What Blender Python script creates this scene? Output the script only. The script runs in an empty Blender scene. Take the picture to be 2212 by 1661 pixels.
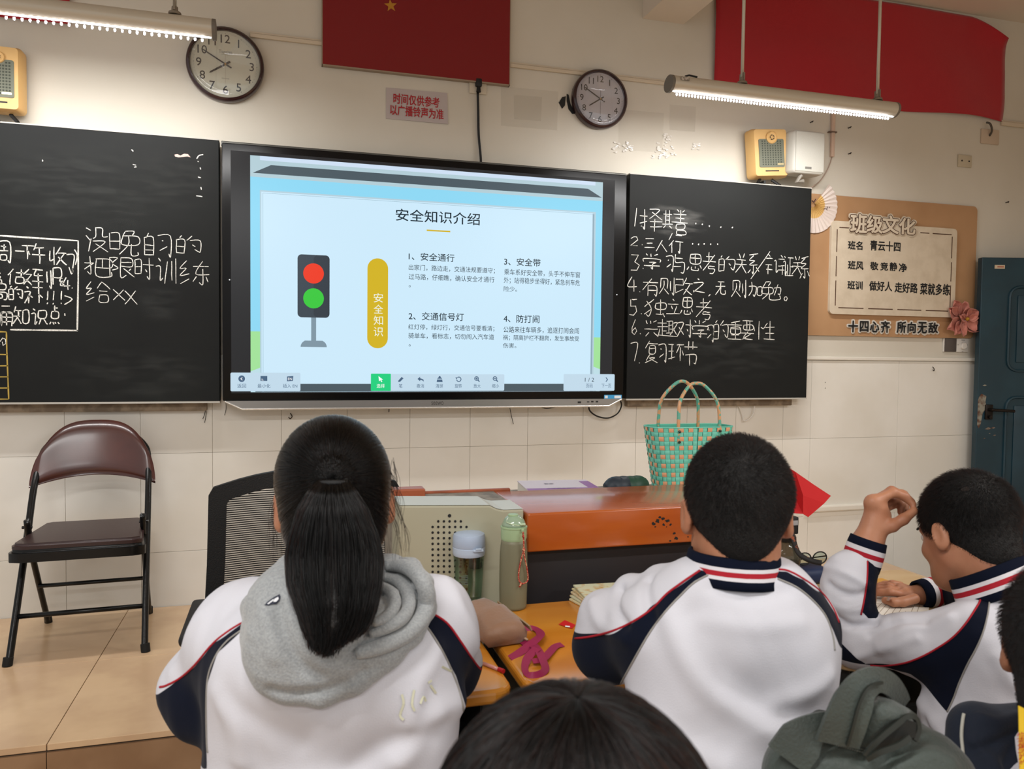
import bpy, bmesh, math, random
import numpy as np
from mathutils import Vector, Matrix, noise
from mathutils.bvhtree import BVHTree
random.seed(7); rng = np.random.default_rng(7)
SC = bpy.context.scene; COL = SC.collection
# ---------------------------------------------------------------- camera
F_PX, CX, CY = 1685.0, 1106.0, 830.5
def _n(v): return v/np.linalg.norm(v)
_X = _n(np.array([6915-CX, -(828-CY), -F_PX]))
_Y = np.array([617-CX, -(758-CY), -F_PX]); _Y = _n(_Y-_X*(_Y@_X)); _Z = np.cross(_X, _Y)
RW = np.array([_X, _Y, _Z]); CAM = np.array([0, -3.82, 1.35])
cam_d = bpy.data.cameras.new('camera'); cam = bpy.data.objects.new('camera', cam_d); COL.objects.link(cam)
cam_d.sensor_width = 36; cam_d.lens = F_PX/2212*36; cam_d.clip_start = 0.05
M = Matrix([list(RW[i])+[CAM[i]] for i in range(3)]+[[0, 0, 0, 1]])
cam.matrix_world = M
cam_d.dof.use_dof = True; cam_d.dof.focus_distance = 3.2; cam_d.dof.aperture_fstop = 9.0
SC.camera = cam
# ---------------------------------------------------------------- world, light, exposure
SC.view_settings.view_transform = 'Standard'; SC.view_settings.look = 'None'
SC.view_settings.gamma = 1; SC.view_settings.use_curve_mapping = False
SC.view_settings.exposure = 0.25
w = bpy.data.worlds.new('world'); SC.world = w; w.use_nodes = True
w.node_tree.nodes['Background'].inputs[0].default_value = (1.0, 0.99, 0.97, 1)
w.node_tree.nodes['Background'].inputs[1].default_value = 0.50
def area(name, loc, rot, sx, sy, power, col):
    l = bpy.data.lights.new(name, 'AREA'); l.shape = 'RECTANGLE'; l.size = sx; l.size_y = sy; l.energy = power; l.color = col
    o = bpy.data.objects.new(name, l); o.location = loc; o.rotation_euler = rot; COL.objects.link(o); return o
# classroom tube lamps over and behind the pupils
for i, (lx, ly) in enumerate([(-0.6, -3.6), (2.6, -3.6), (-0.6, -5.6), (2.6, -5.6)]):
    area('ceiling_tube_light', (lx, ly, 2.62), (0, 0, 0), 1.2, 0.12, 34, (1.0, 0.99, 0.975))
# ---------------------------------------------------------------- pixel <-> place helpers
def ray(px, py): return RW@np.array([px-CX, -(py-CY), -F_PX])
def onY(px, py, y=0.0):
    d = ray(px, py); return CAM+d*((y-CAM[1])/d[1])
def onZ(px, py, z):
    d = ray(px, py); return CAM+d*((z-CAM[2])/d[2])
def at(px, py, dep): return CAM+ray(px, py)*(dep/F_PX)
# ---------------------------------------------------------------- materials
def lin(h):
    h = h.lstrip('#'); c = [int(h[i:i+2], 16)/255 for i in (0, 2, 4)]
    return tuple((x/12.92 if x <= .04045 else ((x+.055)/1.055)**2.4) for x in c)+(1,)
MATS = {}
def mat(name, col, rough=.5, metal=0, emit=None, es=1.0, spec=.5, bump=0, bscale=40, mix=None, mscale=6, mrange=(.4, .6),
        alpha=1, trans=0, coat=0, sheen=0, ior=1.45, stretch=None, detail=4, crough=.05):
    if name in MATS: return MATS[name]
    m = bpy.data.materials.new(name); m.use_nodes = True; nt = m.node_tree; b = nt.nodes['Principled BSDF']
    I = b.inputs
    I['Base Color'].default_value = lin(col); I['Roughness'].default_value = rough; I['Metallic'].default_value = metal
    I['Specular IOR Level'].default_value = spec; I['IOR'].default_value = ior
    I['Alpha'].default_value = alpha; I['Transmission Weight'].default_value = trans
    I['Coat Weight'].default_value = coat; I['Coat Roughness'].default_value = crough; I['Sheen Weight'].default_value = sheen
    if emit: I['Emission Color'].default_value = lin(emit); I['Emission Strength'].default_value = es
    vec = None
    if bump or mix:
        tc = nt.nodes.new('ShaderNodeTexCoord'); mp = nt.nodes.new('ShaderNodeMapping')
        nt.links.new(tc.outputs['Object'], mp.inputs[0]); vec = mp.outputs[0]
        if stretch: mp.inputs['Scale'].default_value = stretch
    if mix:
        nz = nt.nodes.new('ShaderNodeTexNoise'); nz.inputs['Scale'].default_value = mscale; nz.inputs['Detail'].default_value = detail
        nt.links.new(vec, nz.inputs['Vector'])
        mr = nt.nodes.new('ShaderNodeMapRange'); mr.inputs[1].default_value = mrange[0]; mr.inputs[2].default_value = mrange[1]
        nt.links.new(nz.outputs[0], mr.inputs[0])
        mx = nt.nodes.new('ShaderNodeMix'); mx.data_type = 'RGBA'
        mx.inputs[6].default_value = lin(col); mx.inputs[7].default_value = lin(mix)
        nt.links.new(mr.outputs[0], mx.inputs[0]); nt.links.new(mx.outputs[2], I['Base Color'])
    if bump:
        nb = nt.nodes.new('ShaderNodeTexNoise'); nb.inputs['Scale'].default_value = bscale; nb.inputs['Detail'].default_value = 3
        nt.links.new(vec, nb.inputs['Vector'])
        bp = nt.nodes.new('ShaderNodeBump'); bp.inputs['Strength'].default_value = bump; bp.inputs['Distance'].default_value = .004
        nt.links.new(nb.outputs[0], bp.inputs['Height']); nt.links.new(bp.outputs[0], I['Normal'])
    MATS[name] = m; return m
def thin_glass(name, tint='#ffffff', ior=1.5):
    if name in MATS: return MATS[name]
    m = bpy.data.materials.new(name); m.use_nodes = True; nt = m.node_tree; nt.nodes.remove(nt.nodes['Principled BSDF'])
    t = nt.nodes.new('ShaderNodeBsdfTransparent'); g = nt.nodes.new('ShaderNodeBsdfGlossy'); f = nt.nodes.new('ShaderNodeValue'); x = nt.nodes.new('ShaderNodeMixShader')
    t.inputs[0].default_value = lin(tint); g.inputs['Roughness'].default_value = .03; f.outputs[0].default_value = .07
    nt.links.new(f.outputs[0], x.inputs[0]); nt.links.new(t.outputs[0], x.inputs[1]); nt.links.new(g.outputs[0], x.inputs[2]); nt.links.new(x.outputs[0], nt.nodes['Material Output'].inputs[0]); MATS[name] = m; return m
def screen(name, col, k=1.0):
    return mat(name, '#050505', rough=.25, emit=col, es=k*.84, spec=.3)
# ---------------------------------------------------------------- mesh builder
class MB:
    def __init__(s): s.v = []; s.f = []; s.mi = []; s.cur = 0
    def add(s, vs, fs):
        n = len(s.v); s.v += [tuple(map(float, v)) for v in vs]; s.f += [tuple(n+i for i in f) for f in fs]; s.mi += [s.cur]*len(fs); return s
    def box(s, x0, y0, z0, x1, y1, z1, bev=0, seg=2, R=None, o=None):
        if bev:
            bm = bmesh.new(); bmesh.ops.create_cube(bm, size=1)
            for v in bm.verts: v.co = Vector(((x0+x1)/2+v.co.x*(x1-x0), (y0+y1)/2+v.co.y*(y1-y0), (z0+z1)/2+v.co.z*(z1-z0)))
            bmesh.ops.bevel(bm, geom=list(bm.edges), offset=bev, segments=seg, affect='EDGES', profile=.5)
            vs = [v.co.copy() for v in bm.verts]; bm.verts.index_update(); fs = [[v.index for v in f.verts] for f in bm.faces]; bm.free()
        else:
            vs = [Vector(p) for p in ((x0, y0, z0), (x1, y0, z0), (x1, y1, z0), (x0, y1, z0), (x0, y0, z1), (x1, y0, z1), (x1, y1, z1), (x0, y1, z1))]
            fs = [(0, 3, 2, 1), (4, 5, 6, 7), (0, 1, 5, 4), (1, 2, 6, 5), (2, 3, 7, 6), (3, 0, 4, 7)]
        if R is not None: o = Vector(o); vs = [R@(v-o)+o for v in vs]
        return s.add(vs, fs)
    def prism(s, pts, y0, y1, ax='y'):
        n = len(pts)
        mk = (lambda p, d: (p[0], d, p[1])) if ax == 'y' else ((lambda p, d: (p[0], p[1], d)) if ax == 'z' else (lambda p, d: (d, p[0], p[1])))
        vs = [mk(p, y0) for p in pts]+[mk(p, y1) for p in pts]
        fs = [tuple(range(n)), tuple(range(2*n-1, n-1, -1))]+[(i, i+n, (i+1) % n+n, (i+1) % n) for i in range(n)]
        return s.add(vs, fs)
    def hull8(s, q0, q1):  # two quads, matching corners
        return s.add(list(q0)+list(q1), [(0, 1, 2, 3), (7, 6, 5, 4), (0, 4, 5, 1), (1, 5, 6, 2), (2, 6, 7, 3), (3, 7, 4, 0)])
    def tube(s, path, r, n=10, closed=False, cap=True, flat=None):
        P = [Vector(p) for p in path]; m = len(P); rr = r if hasattr(r, '__len__') else [r]*m
        base = len(s.v); up = None; rings = []
        for i in range(m):
            a = P[(i-1) % m] if (closed or i > 0) else P[i]; b = P[(i+1) % m] if (closed or i < m-1) else P[i]
            t = (b-a).normalized()
            if up is None: up = t.orthogonal().normalized()
            up = (up-t*up.dot(t)); up = up.normalized() if up.length > 1e-6 else t.orthogonal().normalized()
            sd = t.cross(up)
            ring = []
            for k in range(n):
                an = 2*math.pi*k/n; ring.append(P[i]+(up*math.cos(an)+sd*math.sin(an)*(flat or 1))*rr[i])
            rings += ring
        fs = []
        for i in range(m if closed else m-1):
            j = (i+1) % m
            for k in range(n): fs.append((i*n+k, i*n+(k+1) % n, j*n+(k+1) % n, j*n+k))
        if cap and not closed: fs += [tuple(range(n-1, -1, -1)), tuple((m-1)*n+k for k in range(n))]
        return s.add(rings, fs)
    def lathe(s, prof, c, n=32, ax=(0, 0, 1), sx=1, sy=1):
        q = Vector((0, 0, 1)).rotation_difference(Vector(ax)); c = Vector(c); vs = []; fs = []; m = len(prof)
        for r, h in prof:
            for k in range(n):
                a = 2*math.pi*k/n; vs.append(q@Vector((r*math.cos(a)*sx, r*math.sin(a)*sy, h))+c)
        for i in range(m-1):
            for k in range(n): fs.append((i*n+k, i*n+(k+1) % n, (i+1)*n+(k+1) % n, (i+1)*n+k))
        fs += [tuple(range(n-1, -1, -1)), tuple((m-1)*n+k for k in range(n))]
        return s.add(vs, fs)
    def ribbon(s, path, wd, th, nrm=(0, -1, 0)):   # flat strap; wd may be a list
        P = [Vector(p) for p in path]; m = len(P); ww = wd if hasattr(wd, '__len__') else [wd]*m; vs = []; fs = []
        for i in range(m):
            t = (P[min(i+1, m-1)]-P[max(i-1, 0)]).normalized(); N = Vector(nrm[i] if hasattr(nrm[0], '__len__') else nrm)
            sd = t.cross(N); sd = sd.normalized() if sd.length > 1e-6 else t.orthogonal(); N = sd.cross(t).normalized()
            for a, b in ((-1, -1), (1, -1), (1, 1), (-1, 1)): vs.append(P[i]+sd*a*ww[i]/2+N*b*th/2)
        for i in range(m-1):
            for k in range(4): fs.append((i*4+k, i*4+(k+1) % 4, i*4+4+(k+1) % 4, i*4+4+k))
        fs += [(3, 2, 1, 0), (m*4-4, m*4-3, m*4-2, m*4-1)]
        return s.add(vs, fs)
    def build(s, name, mats, parent=None, smooth=False, loc=None, auto=None):
        org = Vector(loc) if loc is not None else (parent['_o'].copy() if False else (ORG.get(parent.name, Vector((0, 0, 0))) if parent else Vector((0, 0, 0))))
        me = bpy.data.meshes.new(name); me.from_pydata([(v[0]-org.x, v[1]-org.y, v[2]-org.z) for v in s.v], [], s.f)
        for m_ in (mats if isinstance(mats, (list, tuple)) else [mats]): me.materials.append(m_)
        me.polygons.foreach_set('material_index', s.mi)
        bm = bmesh.new(); bm.from_mesh(me); bmesh.ops.recalc_face_normals(bm, faces=bm.faces); bm.to_mesh(me); bm.free()
        if smooth: me.shade_smooth()
        if auto: me.shade_smooth(); me.set_sharp_from_angle(angle=math.radians(auto))
        o = bpy.data.objects.new(name, me); COL.objects.link(o)
        if parent: o.parent = parent; ORG[o.name] = org
        else: o.location = org; ORG[o.name] = org
        return o
ORG = {}
def tag(o, label, cat, group=None, kind=None):
    if label: o['label'] = label
    if cat: o['category'] = cat
    if group: o['group'] = group
    if kind: o['kind'] = kind
    return o
def root(name, label, cat, loc, group=None):
    o = bpy.data.objects.new(name, None); COL.objects.link(o); o.location = loc; o.empty_display_size = .05
    ORG[o.name] = Vector(loc); return tag(o, label, cat, group)
def struct(mb, name, m, label=None, **k):
    o = mb.build(name, m, loc=(0, 0, 0), **k); o['kind'] = 'structure'
    if label: o['label'] = label
    return o
def rrect(x0, z0, x1, z1, r, n=5):
    pts = []
    for cx_, cz_, a0 in ((x1-r, z1-r, 0), (x0+r, z1-r, 90), (x0+r, z0+r, 180), (x1-r, z0+r, 270)):
        for k in range(n+1):
            a = math.radians(a0+90*k/n); pts.append((cx_+r*math.cos(a), cz_+r*math.sin(a)))
    return pts
def circ(x, z, r, n=32, rz=None): return [(x+r*math.cos(2*math.pi*k/n), z+(rz or r)*math.sin(2*math.pi*k/n)) for k in range(n)]
def smoothpath(P, sub=6):
    P = [np.array(p, float) for p in P]; out = []
    for i in range(len(P)-1):
        p0 = P[max(i-1, 0)]; p1 = P[i]; p2 = P[i+1]; p3 = P[min(i+2, len(P)-1)]
        for k in range(sub):
            t = k/sub; out.append(.5*((2*p1)+(-p0+p2)*t+(2*p0-5*p1+4*p2-p3)*t*t+(-p0+3*p1-3*p2+p3)*t**3))
    out.append(P[-1]); return out
_fc = {}
def glyphs(s, bold=0.0):
    k = (s, bold)
    if k not in _fc:
        c = bpy.data.curves.new('t', 'FONT'); c.body = s; c.size = 1; c.offset = bold; c.resolution_u = 3 if len(s) > 3 else 5; c.fill_mode = 'FRONT'
        o = bpy.data.objects.new('t', c); COL.objects.link(o)
        m_ = bpy.data.meshes.new_from_object(o.evaluated_get(bpy.context.evaluated_depsgraph_get()))
        V = np.array([v.co[:] for v in m_.vertices]); Fc = [tuple(p.vertices) for p in m_.polygons]
        bpy.data.objects.remove(o); bpy.data.curves.remove(c); bpy.data.meshes.remove(m_)
        _fc[k] = (V, Fc)
    return _fc[k]
def text_on(mb, s, q, y=None, bold=0.0):
    """s fitted in the quad q = (bl, br, tr, tl) of world points"""
    if bold:
        bl, br, tr, tl = [np.array(p, float) for p in q]; ex = (br-bl)/max(1, len(s)); ez = (tl-bl); n = 8 if bold < .06 else 14
        for k in range(n):
            a = 2*math.pi*k/n; o = ex*bold*math.cos(a)+ez*bold*math.sin(a)+np.array([0, 1e-5*k, 0]); text_on(mb, s, (bl+o, br+o, tr+o, tl+o))
        return mb
    V, Fc = glyphs(s); lo = V.min(0); hi = V.max(0); bl, br, tr, tl = [np.array(p, float) for p in q]
    u = ((V[:, 0]-lo[0])/(hi[0]-lo[0]))[:, None]; v = ((V[:, 1]-lo[1])/(hi[1]-lo[1]))[:, None]
    P = (bl*(1-u)+br*u)*(1-v)+(tl*(1-u)+tr*u)*v
    mb.add(P, Fc); return mb
def tbox(mb, s, px0, py0, px1, py1, y, bold=0.0, slope=0.0):
    """text fitted in a photo box on the plane Y=y; box follows the wall's own axes"""
    a = onY(px0, (py0+py1)/2, y); b = onY(px1, (py0+py1)/2, y)
    zt = (onY(px0, py0, y)[2]+onY(px1, py0+slope, y)[2])/2; zb = (onY(px0, py1, y)[2]+onY(px1, py1+slope, y)[2])/2
    x0, x1 = a[0], b[0]
    return text_on(mb, s, ((x0, y, zb), (x1, y, zb), (x1, y, zt), (x0, y, zt)), bold=bold)
# ================================================================ setting
m_wall = mat('wall_paint', '#d5cfc2', .6, mix='#cbc4b5', mscale=1.3, bump=.12, bscale=25, mrange=(.35, .7))
m_tile = mat('wall_tile', '#e9e6de', .36, spec=.4, mix='#e2ded4', mscale=2.2, bump=.03, bscale=8)
m_grout = mat('grout', '#c4bcad', .9)
m_ceil = mat('ceiling_paint', '#d8cdbf', .8, bump=.1, bscale=30)
m_floor = mat('floor_tile', '#c9a987', .22, spec=.5, mix='#d8b994', mscale=3.5, bump=.03, bscale=10)
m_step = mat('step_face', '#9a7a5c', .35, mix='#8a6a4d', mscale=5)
m_dirt = mat('dark_joint', '#4a3d30', .9)
X0, X1 = -2.3, 4.775
CEIL = 3.414
# front wall: backing, joint sheet and tiles
wl = MB(); wl.box(X0-.1, 0, -.05, X1+.1, .12, CEIL+.1)
wall = struct(wl, 'wall_front', m_wall, 'cream plastered front wall with a tiled dado')
g = MB(); g.box(X0, -.004, .02, 4.09, 0, 1.335); gj = g.build('tile_joint_bed', m_grout, wall)
tm = None
xs = [-.02+.3033*k for k in range(-7, 14)]
rows = [(-.02, .43), (.43, .88), (.88, 1.33)]
def tile_piece(x0, x1, z0, z1, nm='tile', th=.009, mt=m_tile, gap=.0007):
    b = MB(); b.box(x0+gap, -th, z0+gap, x1-gap, -.001, z1-gap, bev=.0009, seg=1); return b.build(nm, mt, wall)
for z0, z1 in rows:
    for i in range(len(xs)-1):
        if z1 < 1.0 and z1 < .5 and xs[i+1] < -1.6: continue
        if xs[i+1] > 2.93: continue
        tile_piece(xs[i], xs[i+1], z0, z1)
    for a, b_ in ((2.7097, 2.893), (2.893, 3.50), (3.50, 4.085)): tile_piece(a, b_, z0, z1)
# chair rail and low conduit on the right, as trims
b = MB(); b.box(2.80, -.020, 1.332, 4.088, 0, 1.352, bev=.004); struct(b, 'trim_1', mat('trim_white', '#e4dfd4', .35), 'white chair rail on the wall right of the blackboard')
b = MB(); b.box(2.86, -.030, .455, 4.088, 0, .49, bev=.008); b.box(2.86, -.012, .425, 4.088, 0, .455); struct(b, 'trim_2', MATS['trim_white'], 'low white conduit along the wall behind the pupil')
# ceiling, beam
b = MB(); b.box(X0-.1, -6.6, CEIL, X1+.1, .12, CEIL+.12); struct(b, 'ceiling', m_ceil, 'pale ceiling')
b = MB(); b.box(1.80, -6.6, 3.115, 2.04, -.0005, CEIL-.001); struct(b, 'trim_3', m_ceil, 'ceiling beam running towards the back of the room')
b = MB(); b.box(X1, -6.6, -.05, X1+.12, 0, CEIL); struct(b, 'wall_right', m_wall, 'plain side wall with the door')
# floors
b = MB(); b.box(X0-.1, -6.6, -.06, X1+.1, 0, -.006); fl = struct(b, 'floor', mat('floor_bed', '#7d6a55', .8), 'classroom floor')
plat = MB(); plat.box(X0, -1.262, -.006, 3.3, -.001, .170); plat = struct(plat, 'floor_platform', m_dirt, 'raised teaching platform of large beige tiles')
px = [-2.27, -1.475, -.68, .115, .91, 1.705, 2.5, 3.295]
for i in range(len(px)-1):
    for y0, y1 in ((-.615, -.012), (-1.268, -.615)):
        b = MB(); b.box(px[i]+.0012, y0+.0012, .16, px[i+1]-.0012, y1-.0012, .18, bev=.0015, seg=1); b.build('tile', m_floor, plat)
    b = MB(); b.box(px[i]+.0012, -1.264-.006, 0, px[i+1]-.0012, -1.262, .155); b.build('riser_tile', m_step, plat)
fx = [X0+.8*k for k in range(10)]
for i in range(9):
    for j in range(7):
        y1 = -1.272-.8*j; y0 = max(y1-.8, -6.6)
        b = MB(); b.box(fx[i]+.0015, y0+.0015, -.006, min(fx[i+1], X1)-.0015, y1-.0015, 0); b.build('tile', m_floor, fl)
# ---------------------------------------------------------------- door leaf, open against the front wall
m_door = mat('door_teal_paint', '#1a3945', .38, mix='#16323d', mscale=4, bump=.05, bscale=20)
ang = -math.atan2(.278, .96)
dl = Vector((onY(2117, 700, -.10)[0], -.10, 0)); RD = Matrix.Rotation(ang, 3, 'Z')
def dbox(mb, x0, y0, z0, x1, y1, z1, bev=0): return mb.box(dl.x+x0, dl.y+y0, z0, dl.x+x1, dl.y+y1, z1, bev=bev, R=RD, o=dl)
d1 = MB(); dbox(d1, 0, 0, .012, .80, .045, 1.955, .004)
door = struct(d1, 'door_1', m_door, 'dark teal door leaf standing open by the front wall')
fr = MB()
for (a, b0, c, d) in ((.17, 1.28, .66, 1.78), (.17, .18, .66, 1.12)):
    P = rrect(a, b0, c, d, .06, 4)
    for sc, dep in ((0, -.009), ):
        path = [RD@Vector((p[0], -.003, p[1]))+dl for p in P]; fr.tube(path, .009, 6, closed=True)
    dbox(fr, a+.05, -.007, b0+.05, c-.05, .001, d-.05, .004)
fr.build('panel_moulding', m_door, door, auto=40)
cp = MB(); cpp = [(0.0, 1.13), (.006, 1.15), (.02, 1.17), (.05, 1.155), (.045, 1.12), (.055, 1.09), (.03, 1.05), (.022, .99), (.01, .96), (.0, .98)]
cp.add([RD@Vector((x+.003, -.0012, z-.03))+dl for x, z in cpp], [tuple(range(len(cpp)))])
for (x, z, s) in ((.07, .93, .02), (.1, .935, .014), (.08, .9, .006), (.04, 1.19, .014), (.11, .89, .01), (.05, .87, .008)):
    cp.add([RD@Vector((x+s*a, -.0012, z+s*c_))+dl for a, c_ in ((-1, -.2), (.2, -.35), (1, .1), (0, .4))], [(0, 1, 2, 3)])
cp.build('chipped_paint', mat('bare_filler', '#8d8a7c', .8, mix='#5b3a2a', mscale=30), door)
hd = MB(); P = [RD@Vector(p)+dl for p in ((.065, -.002, 1.045), (.065, -.05, 1.045), (.08, -.055, 1.045), (.19, -.055, 1.04))]; hd.tube(P, .009, 8)
dbox(hd, .045, -.012, .985, .09, 0, 1.075, .004); hd.tube([RD@Vector(p)+dl for p in ((.068, -.01, 1.0), (.068, -.03, 1.0))], .010, 10)
hd.build('door_handle', mat('old_handle_metal', '#2a2522', .4, .8), door, auto=40)
b = MB(); dbox(b, .075, -.003, 1.888, .135, .0, 1.91); b.build('name_tag', mat('tag_cream', '#c9b79c', .6), door)
b = MB(); dbox(b, .09, -.0045, 1.896, .128, -.002, 1.902); b.build('tag_print', mat('tag_red', '#a4472f', .6), door)
# ================================================================ blackboards, panel, slide
m_black = mat('blackboard', '#191a1a', .55, spec=.18, mix='#1f2120', mscale=2.0, mrange=(.35, .8), stretch=(1, 1, 1.6))
m_alu = mat('brushed_aluminium', '#9b9894', .32, .85)
m_edge = mat('board_edge', '#b9b5ac', .5)
YB, YP = -.095, -.122
BZ0, BZ1 = onY(475, 867, YB)[2], onY(475, 303, YB)[2]
def blackboard(x0, x1, label):
    r = root('blackboard', label, 'blackboard', ((x0+x1)/2, -.02, BZ0))
    b = MB(); b.box(x0, YB, BZ0, x1, -.03, BZ1, bev=.002, seg=1); b.build('writing_surface', m_black, r)
    b = MB(); b.box(x0, YB-.002, BZ0-.007, x1, -.03, BZ0+.001); b.build('edge_strip', m_edge, r); b = MB(); b.box(x0, YB-.0015, BZ1-.001, x1, -.03, BZ1+.004); b.build('edge_strip', m_edge, r)
    b = MB(); b.box(x0+.03, -.050, BZ0-.045, x1-.06, -.002, BZ0-.008, bev=.004); b.build('back_rail', mat('dusty_rail', '#8f7f6b', .8, mix='#6f604f', mscale=20), r)
    return r
XL1 = onY(474, 600, YB)[0]; XR0 = onY(1357, 600, YB)[0]; XR1 = onY(1748, 630, YB)[0]
bl = blackboard(-2.25, XL1, 'left blackboard with a chalk box of homework notes beside larger handwriting')
br = blackboard(XR0, XR1, 'right blackboard with a numbered chalk list of seven lines')
# chalk handwriting : strokes on a 10 x 10 grid, y down
G = dict(没='0021 0325 1924 404334 40707393 358539 4699', 晚='0107 013137 0434 0737 5042 508072 4292954542 626539 75799998',
自='5032 2229 228289 2585 2787 2989', 习='11818978 3343 2765', 的='2011 0208 023238 0535 0838 6042 5292978776 6475',
把='0333 202817 0633 41919545 6165 41499997', 限='0009 0030133516 40808444 4282 404968 5599 8576', 时='0107 013137 0434 0737 4393 707968 5566',
训='1021 03232837 5149 7178 9099', 练='2003230635 0937 4292 705595 737968 5648 8698', 给='2003230635 0937 6043 6093 5484 5659898656',
x='1099 8019', 周='101609 10808978 3262 5154 2474 3666683836', 一='0595', 下='0090 4049 4366', 午='3013 2282 0595 5259',
收='121736 3039 6044 5393 8349 5599', 做='2004 1319 3262 5055 3565683835 8063 7393 9369 7699', 到='0050 201353 3239 0656 0959 7176 909988',
P='1019 1070846515', 八='6030234676896939375463', 四='400696 6269', 局='10808313 1009 15959979 3666683836', 补='1021 033309 2429 3546 7079 7496',
叹='5046 4849', 大='018409', 诵='3080 33393393 339399 3595 3797 6369', 知='2013 1252 0545 323509 3659 6268989262', 识='1021 03232937 4145858141 5649 7699',
点='5053 5181 2326868323 1809 3849 5869 8899', 壹='6039', 二='124070831989', 三='107044866919', 肆='400696 6269', 五='202474875919 3080',
六='60252859876527', 七='108059', 择='0333 202817 0635 408044 5194 4595 4797 6469', 其='1282 3037 6067 3363 3565 0797 3819 6889',
善='3041 7061 1282 2474 5056 0696 3777793937', 口='1118988111', 参='1181 2575 0999', 人='5009 4399', 行='2003 3306 2529 4181 4494 747968',
学='1021 4042 8061 05039395 3575565948 0797', 与='2024848969 2272 0666', 思='2025858020 2282 5055 1709 37397978 5758 8698',
考='2272 4044 0494 8108 4686 4647877959', 关='3042 7062 1383 0595 535509 5599', 系='8021 5123632585 555948 3719 7698', 斜='9009',
辩='1021 0232 0535 1519 0737 43535867 7081 6292 6595 8589 6797', 证='1021 03232937 4191 6169 6595 4449 3999',
有='0292 5006 3439 34848978 3686', 则='1116 115156 323509 3669 7277 909988', 改='014144040846 6044 5393 8349 5699', 之='4051 138319 1899',
逗='6539', 无='2181 0494 514509 54589896', 加='03534938 202509 6368989363', 勉='2003 204032 0353560603 333609 46499997 63939686 8167',
圈='44647668483644', 独='4004 11352918 3508 5255959252 7078 5888 8799', 立='4051 1383 3446 7459 0999', 兴='1022 4042 8061 0595 3719 6799',
趣='0242 2028 0454 2646 1509 0899 4171 5157 7177 5373 5575 4777 729268 7498', 对='024209 1448 5393 808978 6576',
重='8021 0292 2326868323 2484 5159 2777 0999', 要='1080 2224848222 4044 6064 0696 552889 7619', 性='2029 0305 3344 6144 5393 7079 5696 4999',
复='3003 2191 3235757232 3373 4518 377709 3799', 环='0131 0434 2128 0847 5191 7155 7279 8496', 节='0292 3033 6063 15858878 4549', 点点='4555', 竖='5154')
def chalk_strokes(mb, strokes, wd, y):
    for P in strokes:
        if len(P) > 2: P = [p for p in smoothpath(P, 4)] if len(P) < 6 else [np.array(p, float) for p in P]
        P = [np.array(p, float) for p in P]; n = len(P); vs = []; fs = []
        if n == 2: P = [P[0], (P[0]*2+P[1])/3+rng.normal(0, .0006, 2), (P[0]+P[1]*2)/3+rng.normal(0, .0006, 2), P[1]]; n = 4
        for i in range(n):
            t = P[min(i+1, n-1)]-P[max(i-1, 0)]; t = t/(np.linalg.norm(t)+1e-9); s_ = np.array([-t[1], t[0]])
            ww = wd*.5*(.75+.45*rng.random())*(.8 if i in (0, n-1) else 1)
            for a, yy in ((-1, y-.0006), (1, y-.0006)): vs.append((P[i][0]+s_[0]*ww*a, yy, P[i][1]+s_[1]*ww*a))
        for i in range(n-1): fs.append((2*i, 2*i+1, 2*i+3, 2*i+2))
        mb.add(vs, fs)
def write(mb, ch, a, b, c, d, wd=.0042):
    y = YB; tl_ = onY(a, b, y); br_ = onY(c, d, y); st = []
    for s in G[ch].split():
        pts = []
        for i in range(0, len(s), 2):
            u, v = int(s[i])/9+rng.normal(0, .012), int(s[i+1])/9+rng.normal(0, .012)
            pts.append((tl_[0]+(br_[0]-tl_[0])*u, tl_[2]+(br_[2]-tl_[2])*v))
        st.append(pts)
    chalk_strokes(mb, st, wd, y-.0004)
m_chalk = mat('chalk', '#e6e4dc', .95, mix='#a5a49e', mscale=220, mrange=(.45, .75), detail=2)
m_chalk_f = mat('chalk_faint', '#5a5b59', .95, mix='#262827', mscale=9, mrange=(.35, .6), stretch=(1, 1, 6))
def lines(par, rows, wd=.0036):
    for row in rows:
        mb = MB()
        for ch, a, b, c, d in row: write(mb, ch, a, b, c, d, wd)
        mb.build('chalk_line', m_chalk, par)
lines(bl, [[('没', 186, 492, 233, 545), ('晚', 238, 498, 298, 551), ('自', 305, 503, 335, 551), ('习', 337, 503, 373, 554), ('的', 381, 508, 433, 553)],
 [('把', 182, 554, 240, 597), ('限', 237, 556, 290, 599), ('时', 292, 556, 331, 602), ('训', 337, 557, 381, 613), ('练', 389, 563, 451, 615)],
 [('给', 186, 608, 238, 652), ('x', 241, 625, 270, 649), ('x', 266, 628, 297, 658)]])
lines(bl, [[('周', -12, 522, 26, 566), ('一', 33, 538, 53, 546), ('下', 47, 530, 74, 561), ('午', 69, 525, 98, 570), ('收', 103, 532, 144, 573)],
 [('八', -8, 590, 6, 612), ('做', 17, 580, 68, 615), ('到', 69, 582, 111, 622), ('P', 112, 579, 136, 616), ('八', 126, 601, 140, 617), ('四', 136, 599, 152, 626), ('点点', 150, 616, 162, 626)],
 [('局', -14, 613, 14, 647), ('的', 19, 618, 48, 651), ('补', 53, 619, 92, 655), ('叹', 96, 628, 110, 657), ('叹', 109, 628, 123, 658), ('叹', 126, 628, 140, 657), ('大', 139, 636, 158, 658)],
 [('诵', -8, 661, 26, 704), ('知', 27, 662, 62, 700), ('识', 68, 667, 103, 701), ('点', 107, 660, 128, 700), ('竖', 133, 675, 146, 690)]], .0048)
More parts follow.
